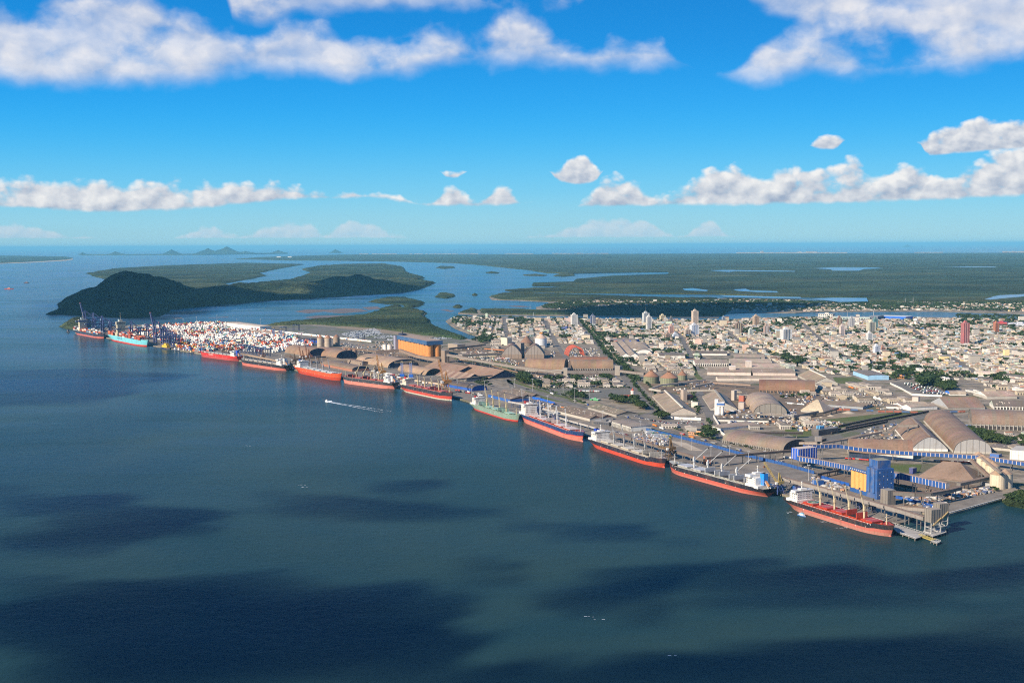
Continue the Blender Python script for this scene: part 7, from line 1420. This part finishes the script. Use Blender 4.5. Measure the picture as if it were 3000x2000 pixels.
C1 = poly_px([(1322, 934), (1400, 930), (1500, 931), (1700, 935), (2000, 939), (2110, 941), (2250, 934), (2450, 931), (2600, 932), (2880, 938), (3080, 943), (3080, 1170), (2900, 1140), (2860, 1112), (2740, 1112), (2620, 1116), (2530, 1100), (2480, 1104), (2350, 1078), (2260, 1062), (2200, 1036), (2060, 1030), (2040, 1060), (2010, 1095), (1900, 1082), (1800, 1055), (1745, 1008), (1640, 1005), (1560, 988), (1440, 1000), (1400, 990), (1404, 983), (1372, 970), (1340, 955), (1325, 945)])
C2 = poly_px([(2850, 1268), (3080, 1275), (3080, 1310), (2935, 1300), (2880, 1285)]); C3 = poly_px([(1585, 904), (1600, 894), (1640, 888), (1750, 882), (1900, 880), (2100, 882), (2130, 878), (2350, 883), (2450, 890), (2600, 888), (3080, 887), (3080, 915), (2750, 908), (2500, 910), (2330, 912), (2200, 911), (2110, 904), (1900, 896), (1750, 898), (1660, 908)], 2)
WC = [((0.56, 0.51, 0.44), 'white'), ((0.52, 0.44, 0.32), 'cream'), ((0.45, 0.42, 0.37), 'grey'), ((0.60, 0.42, 0.33), 'salmon'), ((0.58, 0.46, 0.24), 'yellow'), ((0.36, 0.46, 0.48), 'pale blue'), ((0.42, 0.50, 0.38), 'pale green')]
RC = [((0.30, 0.275, 0.235), 'grey brown'), ((0.38, 0.35, 0.30), 'pale grey'), ((0.20, 0.19, 0.17), 'dark grey'), ((0.38, 0.19, 0.12), 'terracotta'), ((0.46, 0.25, 0.16), 'orange tiled'), ((0.56, 0.53, 0.47), 'whitish'), ((0.10, 0.2, 0.42), 'blue'), ((0.27, 0.21, 0.15), 'brown')]
def cand(poly, du, dn, keep, z=LZ, blk=(7, 2)):
    P0 = np.array(poly)[:, :2]; pu, pn = P0 @ cu, P0 @ cn; us, ns = [], []
    x = pu.min(); i = 0
    while x < pu.max():
        us.append(x); x += du * (1.7 if i % blk[0] == blk[0] - 1 else 1); i += 1
    x = pn.min(); i = 0
    while x < pn.max():
        ns.append(x); x += dn * (1.75 if i % blk[1] == blk[1] - 1 else 1); i += 1
    U, N_ = np.meshgrid(us, ns); P = U.ravel()[:, None] * cu + N_.ravel()[:, None] * cn; P = P + RNG.normal(0, 1.6, P.shape)
    P = P[inside(P, poly)]; P = P[RNG.random(len(P)) < keep]; return P
def houses_np(H):
    """H: x, y, z, L, W, wall h, roof h, rz, wall colour(3), roof colour(3), kind(0 gable, 1 flat)"""
    n = len(H); x, y, z, L, W_, h, r, rz = H[:, :8].T; c, s = np.cos(rz), np.sin(rz)
    def P_(a, b, zz): X = a * L / 2; Y = b * W_ / 2; return np.stack([x + X * c - Y * s, y + X * s + Y * c, z + zz], 1)
    o = 0.0 * z
    V = np.stack([P_(-1, -1, o), P_(1, -1, o), P_(1, 1, o), P_(-1, 1, o), P_(-1, -1, h), P_(1, -1, h), P_(1, 1, h), P_(-1, 1, h), P_(-1, 0, h + r), P_(1, 0, h + r), P_(-1.06, -1.12, h), P_(1.06, -1.12, h), P_(1.06, 0, h + r + 0.15), P_(-1.06, 0, h + r + 0.15), P_(1.06, 1.12, h), P_(-1.06, 1.12, h)], 1).reshape(-1, 3)
    q = np.array([(0, 1, 5, 4), (1, 2, 6, 5), (2, 3, 7, 6), (3, 0, 4, 7), (10, 11, 12, 13), (13, 12, 14, 15)]); t3 = np.array([(4, 8, 7), (5, 6, 9)]); I = np.arange(n)[:, None, None] * 16
    wc, rc = H[:, 8:11], H[:, 11:14]; cq = np.stack([wc, wc, wc, wc, rc, rc], 1).reshape(-1, 3); ct_ = np.stack([wc, wc], 1).reshape(-1, 3)
    return V, [(I + q[None]).reshape(-1, 4), (I + t3[None]).reshape(-1, 3)], [cq, ct_]
P1 = cand(C1, 13.0, 14.5, 0.88, blk=(8, 3)); green = fbm(P1[:, 0] / 160, P1[:, 1] / 160, 4, 51); fr = free(P1); P1, green = P1[fr], green[fr]; P1 = P1[green < 0.66]
P2 = cand(C2, 20, 22, 0.6); P3 = cand(C3, 19, 24, 0.8); g3 = fbm(P3[:, 0] / 300, P3[:, 1] / 140, 4, 53); P3 = P3[g3 < 0.52]
P2 = P2[free(P2)]
HP = np.concatenate([P1, P2, P3]); HZ = np.concatenate([np.full(len(P1) + len(P2), LZ - .2), np.full(len(P3), 1.8)]); n = len(HP)
wi = RNG.choice(len(WC), n, p=[.42, .2, .16, .08, .05, .05, .04]); ri = RNG.choice(len(RC), n, p=[.30, .17, .12, .13, .10, .08, .015, .085])
Hh = np.zeros((n, 14)); Hh[:, :2] = HP; Hh[:, 2] = HZ; Hh[:, 3] = RNG.uniform(7.5, 14, n); Hh[:, 4] = RNG.uniform(6.5, 11, n); Hh[:, 5] = RNG.choice([3.4, 3.8, 6.5, 9.5], n, p=[.42, .3, .22, .06]); Hh[:, 6] = RNG.uniform(0.9, 2.6, n); Hh[:, 7] = rzc + RNG.choice([0, math.pi / 2], n) + RNG.normal(0, 0.04, n)
big = RNG.random(n) < 0.05; Hh[big, 3] *= RNG.uniform(1.3, 2.6, big.sum()); Hh[big, 4] *= RNG.uniform(1.2, 2.0, big.sum()); Hh[big, 5] *= RNG.choice([1, 1.3, 2.2], big.sum()); flat = RNG.random(n) < 0.2; Hh[flat, 6] = 0.15
Hh[:, 8:11] = np.minimum(0.8, np.array([c for c, _ in WC])[wi] * RNG.uniform(0.6, 1.4, (n, 1))); Hh[:, 11:14] = np.array([c for c, _ in RC])[ri] * RNG.uniform(0.55, 1.3, (n, 1)); Hh[:, 5] *= 1.15
size = Hh[:, 5] * Hh[:, 3] / (HP ** 2).sum(1); order = np.argsort(-size); top, rest = order[:290], order[290:]
labs = rank_labels([(HP[k, 0], HP[k, 1], f'{RC[ri[k]][1]} roofed {WC[wi[k]][1]} house') for k in top], 'house')
for k, lab in zip(top, labs):
    r = Hh[k].copy(); x, y, z = r[:3]; rz = r[7]; L, W_, h, rr = r[3:7]; t = thing('house', lab, 'house', (x, y, z + .2), rz, 'houses of the town')
    b = MB(); b.box((0, 0, 0), (L, W_, h), tuple(r[8:11])); b.add([(-L / 2, -W_ / 2, h), (-L / 2, W_ / 2, h), (-L / 2, 0, h + rr)], [(0, 1, 2)], tuple(r[8:11])); b.add([(L / 2, -W_ / 2, h), (L / 2, W_ / 2, h), (L / 2, 0, h + rr)], [(0, 1, 2)], tuple(r[8:11]))
    for e in (-1, 1):
        for f in (-.28, .05, .32): b.box((f * L, e * W_ / 2, h * 0.3), (1.3, 0.12, 1.2), (0.05, 0.06, 0.07))
    b.build('wall', M_HOUSE, t); b = MB(); b.add([(-L * .53, -W_ * .56, h + 0.02), (L * .53, -W_ * .56, h + .02), (L * .53, 0, h + rr + .15), (-L * .53, 0, h + rr + .15), (L * .53, W_ * .56, h + .02), (-L * .53, W_ * .56, h + .02)], [(0, 1, 2, 3), (3, 2, 4, 5)], tuple(r[11:14])); b.build('roof', M_HOUSE, t)
V, F, Cc = houses_np(Hh[rest]); kind(npmesh('houses', V, F, Cc, M_HOUSE), 'stuff', 'countless low houses of the town')
# sheds and yards of the industrial belt
IZ = [poly_px([(2330, 1160), (2400, 1128), (2540, 1125), (2610, 1145), (2680, 1170), (2660, 1196), (2540, 1185), (2440, 1165)]), poly_px([(1850, 1052), (2030, 1056), (2050, 1100), (1880, 1090)]), poly_px([(1600, 1114), (1850, 1112), (1850, 1132), (1560, 1134)]), poly_px([(2200, 1035), (2330, 1060), (2330, 1075), (2200, 1062)]), poly_px([(2880, 1110), (3060, 1120), (3060, 1160), (2890, 1160)]), poly_px([(1330, 1036), (1520, 1040), (1500, 1050), (1340, 1052)]), poly_px([(1440, 1000), (1550, 990), (1640, 1008), (1560, 1030), (1420, 1030)]), poly_px([(1960, 1162), (2060, 1150), (2060, 1185), (2050, 1200), (2030, 1160)]), poly_px([(2140, 1155), (2190, 1150), (2180, 1190), (2165, 1192)]), poly_px([(2140, 1240), (2260, 1242), (2330, 1255), (2320, 1262), (2200, 1266)]), poly_px([(2940, 1300), (3080, 1310), (3080, 1345), (2960, 1340)]), poly_px([(2320, 1226), (2400, 1222), (2420, 1245), (2330, 1252)]), poly_px([(1960, 1252), (2050, 1260), (2060, 1268), (1990, 1268)])]
its = []
for z in IZ:
    P = cand(z, 37, 32, 0.88); P = P[free(P)]
    for p in P: its.append((p[0], p[1]))
its = its[:270]; cl = [(0.62, 'whitish'), (0.33, 'grey'), (0.2, 'dark grey'), (0.42, 'pale tan')]
ds = [random.choice(RC[:1] + RC[1:3] + RC[5:6] + RC[5:6]) for _ in its]; ws = [random.choice(WC[:3] + WC[:1]) for _ in its]
for (x, y), (rc, rn), (wc, wn), lab in zip(its, ds, ws, rank_labels([(x, y, f'low {r_[1]} roofed {w_[1]} workshop') for (x, y), r_, w_ in zip(its, ds, ws)], 'shed')):
    L, W_, h, rr = random.uniform(16, 36), random.uniform(11, 22), random.uniform(5, 9), random.uniform(0.8, 3); rz = rzc + random.choice((0, math.pi / 2)); t = thing('workshop', lab, 'workshop', (x, y, LZ + .1), rz, 'workshops between the warehouses'); FOOT.append([(x - 16, y - 16), (x + 16, y - 16), (x + 16, y + 16), (x - 16, y + 16)])
    b = MB(); b.box((0, 0, 0), (L, W_, h), wc)
    for e in (-1, 1):
        b.add([(e * L / 2, -W_ / 2, h), (e * L / 2, W_ / 2, h), (e * L / 2, 0, h + rr)], [(0, 1, 2)], wc)
        for f in np.arange(-0.4, 0.45, 0.2): b.box((f * L, e * W_ / 2, 0.5), (L * .1, 0.2, h * 0.55), (0.07, 0.07, 0.075))
    b.build('wall', M_WALL, t); b = MB(); b.add([(-L * .52, -W_ * .54, h + .02), (L * .52, -W_ * .54, h + .02), (L * .52, 0, h + rr), (-L * .52, 0, h + rr), (L * .52, W_ * .54, h + .02), (-L * .52, W_ * .54, h + .02)], [(0, 1, 2, 3), (3, 2, 4, 5)], rc)
    for k in range(int(L / 5)): xx = random.uniform(-.45, .45) * L; s_ = random.choice((-1, 1)); b.add([(xx, s_ * W_ * .4, h + rr * .26 + .15), (xx + 1.5, s_ * W_ * .4, h + rr * .26 + .15), (xx + 1.5, s_ * W_ * .15, h + rr * .72 + .15), (xx, s_ * W_ * .15, h + rr * .72 + .15)], [(0, 1, 2, 3)], PALE)
    b.build('roof', M_ROOF, t)
# cargo, pallets, parts lying about on the paving
b = MB(); zones = [poly_px(p) for p in ([(1010, 1075), (1160, 1095), (1320, 1125), (1300, 1140), (1150, 1118), (1040, 1095)], [(1500, 1160), (1700, 1200), (1740, 1230), (1600, 1200)], [(1860, 1270), (1960, 1290), (1950, 1310), (1860, 1290)], [(1320, 1038), (1500, 1045), (1480, 1060), (1340, 1055)], [(2380, 1400), (2480, 1425), (2470, 1440), (2380, 1420)], [(2640, 1450), (2800, 1450), (2760, 1490), (2660, 1480)], [(2330, 1225), (2480, 1240), (2430, 1262), (2330, 1265)], [(900, 1060), (1010, 1062), (1040, 1080), (960, 1070)], [(1100, 1000), (1300, 1015), (1290, 1025), (1100, 1020)], [(2800, 1440), (2900, 1430), (2910, 1442), (2800, 1460)], [(1340, 1020), (1640, 1030), (1640, 1110), (1480, 1105), (1340, 1060)], [(1850, 1100), (2100, 1120), (2100, 1200), (2040, 1230), (1960, 1130)], [(1560, 1100), (1860, 1100), (1860, 1136), (1560, 1134)], [(2100, 1200), (2330, 1200), (2330, 1250), (2130, 1240)], [(2250, 1150), (2560, 1150), (2700, 1200), (2400, 1200)], [(2540, 1255), (2640, 1240), (2620, 1320), (2480, 1330)], [(1000, 1000), (1180, 1030), (1160, 1050), (1000, 1030)], [(1640, 1020), (1780, 1020), (1800, 1060), (1650, 1060)])]
for z in zones:
    P0 = np.array(z); lo, hi = P0.min(0), P0.max(0); P = RNG.uniform(lo, hi, (420, 2)); P = P[inside(P, z)]; P = P[free(P)][:220]
    for p in P:
        c = random.choice([(0.3, 0.26, 0.2), (0.5, 0.48, 0.44), (0.16, 0.15, 0.14), (0.35, 0.2, 0.12), (0.6, 0.58, 0.54), (0.1, 0.14, 0.25)]); b.box((p[0], p[1], LZ + .2), (random.uniform(2, 8), random.uniform(2, 4), random.uniform(1, 3.5)), c, rz=random.uniform(0, 3))
kind(b.build('cargo_clutter', M_RUST), 'stuff', 'loose cargo and equipment lying on the paving')

# trees
def crown(seed, nl, nq, size, spread=1.0):
    r = np.random.default_rng(seed); V, Fq, cc = [], [], []
    lobes = [(r.normal(0, 0.30 * spread), r.normal(0, 0.30 * spread), r.uniform(0.45, 0.86), r.uniform(0.24, 0.42)) for _ in range(nl)]
    for k in range(nq):
        lx, ly, lz, lr = lobes[k % nl]; d = r.normal(0, 1, 3); d[2] = abs(d[2]) * 0.9 - 0.25; d /= np.linalg.norm(d); p = np.array([lx, ly, lz]) + d * lr * np.array([1, 1, 0.72]) * r.uniform(0.75, 1.05)
        nn_ = d + r.normal(0, 0.45, 3); nn_ /= np.linalg.norm(nn_); a = np.cross(nn_, [0.3, 0.2, 0.9]); a /= np.linalg.norm(a) + 1e-9; b_ = np.cross(nn_, a); s = size * r.uniform(0.6, 1.3); i = len(V)
        V += [p - a * s - b_ * s * .7, p + a * s - b_ * s * .8, p + a * s * .8 + b_ * s, p - a * s + b_ * s * .6]; Fq.append((i, i + 1, i + 2, i + 3)); g = r.uniform(0.7, 1.35); cc.append((0.034 * g, 0.056 * g, 0.021 * g))
    return np.array(V), np.array(Fq), np.array(cc)
prot = []
for k in range(6):
    V, F, cc = crown(100 + k, 9 + k % 3, 300, 0.075, [1, 0.8, 1.15][k % 3]); tint = [(1, 1, 1), (0.8, 0.9, 0.9), (1.25, 1.15, 0.9)][k % 3]
    lo_ = npmesh('crown', V, [F], [cc * tint], M_LEAF); b = MB(); b.cyl((0, 0, 0), 0.035, 0.5, (0.10, 0.075, 0.05), 6, 0.02)
    for an in (0.5, 2.6, 4.6): b.bar((0, 0, 0.35), (0.2 * math.cos(an), 0.2 * math.sin(an), 0.62), 0.013, (0.10, 0.075, 0.05), 0.006)
    tr = b.build('trunk', M_BARK); prot.append((lo_, tr))
lowp = [crown(200 + k, 5, 34, 0.20) for k in range(4)]
TP = []                                   # x, y, z, height, width factor
def tree_area(pts, n, h0, h1, z=LZ, px=True, chk=True):
    poly = poly_px(pts) if px else pts; P0 = np.array(poly); lo, hi = P0.min(0), P0.max(0); P = RNG.uniform(lo, hi, (n * 8, 2)); P = P[inside(P, poly)][:n]
    if chk and len(P): P = P[free(P)]
    for p in P: TP.append((p[0], p[1], z, random.uniform(h0, h1), random.uniform(0.85, 1.25)))
def tree_line(p0, p1, n, h0, h1, off=0.0):
    a, b_ = A(*p0), A(*p1); d = (b_ - a).normalized(); nv = Vector((-d.y, d.x))
    for i in range(n): p = a.lerp(b_, (i + random.random() * .8) / n) + nv * (off + random.gauss(0, 1.5)); TP.append((p.x, p.y, LZ, random.uniform(h0, h1), random.uniform(0.8, 1.15)))
for pts, n, h0, h1 in [([(1512, 1106), (1530, 1098), (1560, 1120), (1590, 1136), (1570, 1140), (1530, 1128)], 46, 10, 17), ([(1590, 1108), (1640, 1104), (1655, 1124), (1620, 1126)], 16, 7, 11), ([(1570, 1128), (1720, 1128), (1720, 1133), (1570, 1134)], 46, 6, 9), ([(1680, 1112), (1708, 1112), (1706, 1130), (1684, 1130)], 18, 11, 17), ([(1735, 1124), (1790, 1124), (1790, 1131), (1735, 1132)], 24, 6, 10), ([(1764, 1108), (1796, 1108), (1794, 1122), (1770, 1122)], 16, 9, 14), ([(1640, 1160), (1700, 1157), (1714, 1172), (1690, 1182), (1650, 1172)], 40, 10, 17), ([(1786, 1166), (1840, 1172), (1842, 1184), (1800, 1180)], 22, 8, 13), ([(1850, 1172), (1885, 1176), (1896, 1200), (1870, 1202)], 30, 9, 15), ([(1925, 1168), (1938, 1175), (1934, 1200), (1925, 1196)], 12, 7, 10), ([(1930, 1214), (1945, 1212), (1955, 1236), (1940, 1238)], 7, 8, 14), ([(2062, 1262), (2090, 1260), (2094, 1288), (2068, 1286)], 26, 9, 15), ([(2030, 1276), (2060, 1276), (2060, 1290), (2030, 1286)], 12, 5, 8), ([(2700, 1118), (2752, 1112), (2756, 1134), (2706, 1134)], 34, 18, 27), ([(2740, 1128), (2790, 1126), (2800, 1145), (2760, 1148)], 30, 10, 16), ([(2905, 1118), (2950, 1115), (2955, 1142), (2915, 1140)], 26, 10, 16), ([(2800, 1262), (2845, 1260), (2935, 1290), (2925, 1300), (2860, 1292)], 70, 7, 12), ([(2920, 1292), (3060, 1280), (3060, 1312), (2940, 1312)], 60, 6, 11), ([(2270, 1050), (2350, 1045), (2355, 1075), (2300, 1070)], 34, 11, 17), ([(2360, 1070), (2480, 1075), (2560, 1090), (2490, 1098)], 16, 8, 13), ([(2410, 1020), (2500, 1012), (2580, 1030), (2680, 1040), (2640, 1062), (2560, 1056), (2430, 1048)], 50, 9, 14), ([(2540, 1072), (2620, 1070), (2625, 1092), (2560, 1088)], 22, 9, 14), ([(2620, 1085), (2680, 1078), (2690, 1105), (2630, 1105)], 20, 10, 15), ([(1440, 985), (1470, 960), (1490, 995), (1400, 1010), (1380, 998)], 40, 8, 13), ([(1405, 985), (1420, 970), (1436, 985), (1430, 1006), (1408, 1004)], 40, 8, 14), ([(2800, 925), (3080, 930), (3080, 960), (2960, 962), (2820, 950)], 260, 9, 15), ([(1320, 932), (1370, 928), (1380, 945), (1330, 950)], 70, 7, 12), ([(2240, 938), (2420, 938), (2420, 955), (2300, 965)], 110, 9, 15), ([(2900, 1432), (2930, 1434), (2925, 1440), (2890, 1440)], 6, 3, 5), ([(1370, 1112), (1420, 1110), (1430, 1128), (1440, 1132), (1400, 1132)], 20, 5, 9), ([(2945, 1462), (2990, 1448), (3050, 1445), (3060, 1490), (2990, 1476)], 60, 6, 10), ([(2290, 1165), (2380, 1158), (2380, 1162), (2290, 1168)], 14, 6, 9)]: tree_area(pts, n, h0, h1)
for p0, p1, n, h0, h1, off in [((1700, 940), (1797, 1062), 70, 8, 13, 0), ((1706, 946), (1800, 1060), 60, 8, 13, 18), ((1797, 1062), (1844, 1118), 34, 8, 12, 20), ((1800, 1062), (1856, 1125), 26, 7, 10, 3), ((1850, 1120), (1925, 1205), 34, 5, 8, 1), ((1862, 1118), (1936, 1205), 26, 5, 8, 20), ((2048, 1150), (2066, 1215), 20, 5, 8, -14), ((2092, 1230), (2118, 1275), 14, 4, 7, -12), ((2000, 980), (2030, 1050), 26, 7, 11, 14), ((1560, 1139), (1850, 1137), 36, 3.5, 5, 0), ((1490, 1112), (1700, 1186), 24, 4, 6, 14), ((1960, 1258), (2200, 1320), 26, 3, 5, 8)]: tree_line(p0, p1, n, h0, h1, off)
named = list(TP)
Pt = cand(C1, 17, 17, 0.62, blk=(99, 99)); gt = fbm(Pt[:, 0] / 160, Pt[:, 1] / 160, 4, 51) ; Pt = Pt[(gt > 0.61) | (RNG.random(len(Pt)) < 0.12)]; Pt = Pt[free(Pt)]
for p in Pt: TP.append((p[0], p[1], LZ, random.uniform(6, 12), random.uniform(0.9, 1.3)))
Pt = cand(C3, 17, 17, 0.8, blk=(99, 99)); gt = fbm(Pt[:, 0] / 300, Pt[:, 1] / 140, 4, 53); Pt = Pt[(gt > 0.5) | (RNG.random(len(Pt)) < 0.28)]
for p in Pt: TP.append((p[0], p[1], 2, random.uniform(7, 12), random.uniform(0.9, 1.3)))
T_ = np.array(TP); sc_ = T_[:, 3] / T_[:, 1]; od = np.argsort(-sc_); tops, rst = od[:290], od[290:]
kd_ = RNG.integers(0, 6, len(T_)); dn_ = ['dark broad', 'bluish green narrow', 'olive green wide', 'dark round', 'bluish green tall', 'olive green ragged']
labs = rank_labels([(T_[k, 0], T_[k, 1], dn_[kd_[k]] + ' tree') for k in tops], 'tree')
for i, (k, lab) in enumerate(zip(tops, labs)):
    x, y, z, h, w = T_[k]; t = thing('tree', lab, 'tree', (x, y, z), random.uniform(0, 6.3), 'trees of port and town'); t.scale = (h * w, h * w, h)
    for src, nm_ in zip(prot[kd_[k]], ('crown', 'trunk')): o = bpy.data.objects.new(nm_, src.data); C.objects.link(o); o.parent = t
for a_, b_ in prot: bpy.data.objects.remove(a_); bpy.data.objects.remove(b_)
Vs, Fs, Cs, off = [], [], [], 0
R_ = T_[rst]; kk = RNG.integers(0, 4, len(R_)); an = RNG.uniform(0, 6.28, len(R_))
for j in range(4):
    V, F, cc = lowp[j]; S_ = R_[kk == j]; a_ = an[kk == j]; n = len(S_)
    if not n: continue
    c, s = np.cos(a_)[:, None], np.sin(a_)[:, None]; wd = (S_[:, 3] * S_[:, 4])[:, None]
    X = (V[None, :, 0] * c - V[None, :, 1] * s) * wd + S_[:, 0:1]; Y = (V[None, :, 0] * s + V[None, :, 1] * c) * wd + S_[:, 1:2]; Z = V[None, :, 2] * S_[:, 3:4] + S_[:, 2:3]
    Vs.append(np.stack([X, Y, Z], -1).reshape(-1, 3)); Fs.append((np.arange(n)[:, None, None] * len(V) + F[None]).reshape(-1, 4) + off); off += n * len(V); Cs.append((cc[None] * RNG.uniform(0.75, 1.3, (n, 1, 1))).reshape(-1, 3))
kind(npmesh('town_trees', np.concatenate(Vs), [np.concatenate(Fs)], [np.concatenate(Cs)], M_LEAF), 'stuff', 'trees scattered through the whole town')
# far seaside towns: pale specks of buildings on the outer coast
rows = []
for x0, x1, y, n, s0 in [(1050, 1160, 744.4, 60, 25), (1200, 1400, 744.2, 50, 20), (1480, 1560, 743.8, 40, 22), (1620, 1790, 743.5, 60, 25), (2160, 2480, 741.8, 240, 35), (2340, 2400, 741.8, 60, 70), (2680, 2760, 740.5, 30, 25), (2940, 3010, 739.8, 70, 50), (2230, 2234, 741.9, 2, 120)]:
    for _ in range(n): c = G(random.uniform(x0, x1), y + random.uniform(-.4, .6), 0); rows.append((c.x, c.y, 4, random.choice([(0.4, 0.36, 0.33), (0.36, 0.3, 0.26), (0.34, 0.25, 0.2)]), random.uniform(.2, .8) * s0))
V, F, Cc = boxes_np([r[:4] for r in rows], 90, 60, 1.0, 0); V = V.reshape(-1, 8, 3); V[:, 4:, 2] = 8 + np.array([r[4] for r in rows])[:, None]; kind(npmesh('seaside_town', V.reshape(-1, 3), [F], [Cc], M_HOUSE), 'stuff', 'pale buildings of the distant seaside towns')
for lab, px, py, l, h in [('white hangar on the low cape, nearer the islands', 817, 754, 11, 2.6), ('second white hangar on the low cape', 849, 754, 11, 2.6)]:
    c = G(px, py, 8); s = mpp(px, py); t = thing('hangar', lab, 'hangar', (c.x, c.y, 6)); b = MB(); b.box((0, 0, 0), (l * s, 60, h * s), WHT); b.build('wall', M_HOUSE, t)
for px, y0, h, lab in [(1580 - 27, 905, 14, 'thin yacht mast among the river trees'), (2675, 885, 15, 'thin radio mast behind the far suburb'), (2652, 884, 11, 'shorter radio mast behind the far suburb'), (1563, 925, 11, 'second thin mast by the river trees'), (2482, 930, 18, 'stadium floodlight mast, taller one'), (2559, 930, 22, 'stadium floodlight mast by the dark end block')]:
    s = mpp(px, y0); c = G(px, y0, 2); t = thing('radio_mast', lab, 'mast', (c.x, c.y, 2)); b = MB(); b.cyl((0, 0, 0), 1.3, h * s, (0.5, 0.5, 0.5), 5, 0.5); b.build('pole', M_PAINT, t)
t = thing('bulk_pile', 'pair of pale gravel heaps beside the rail tracks', 'heap'); bpy.data.objects.remove(t)
for k, (px, py, w, h) in enumerate([(2486, 1210, 19, 6), (2434, 1219, 11, 4), (2406, 1223, 6, 3)]):
    s = mpp(px, py); c = A(px, py); b = MB(); b.cyl((0, 0, 0), w * s, h * s, (0.5, 0.48, 0.44), 18, w * s * 0.25); o = b.build('gravel_heap', M_SAND); o.location = (c.x, c.y, LZ + .2); tag(o, ['large', 'middle sized', 'small'][k] + ' pale gravel heap on the bare earth by the tracks', 'heap')
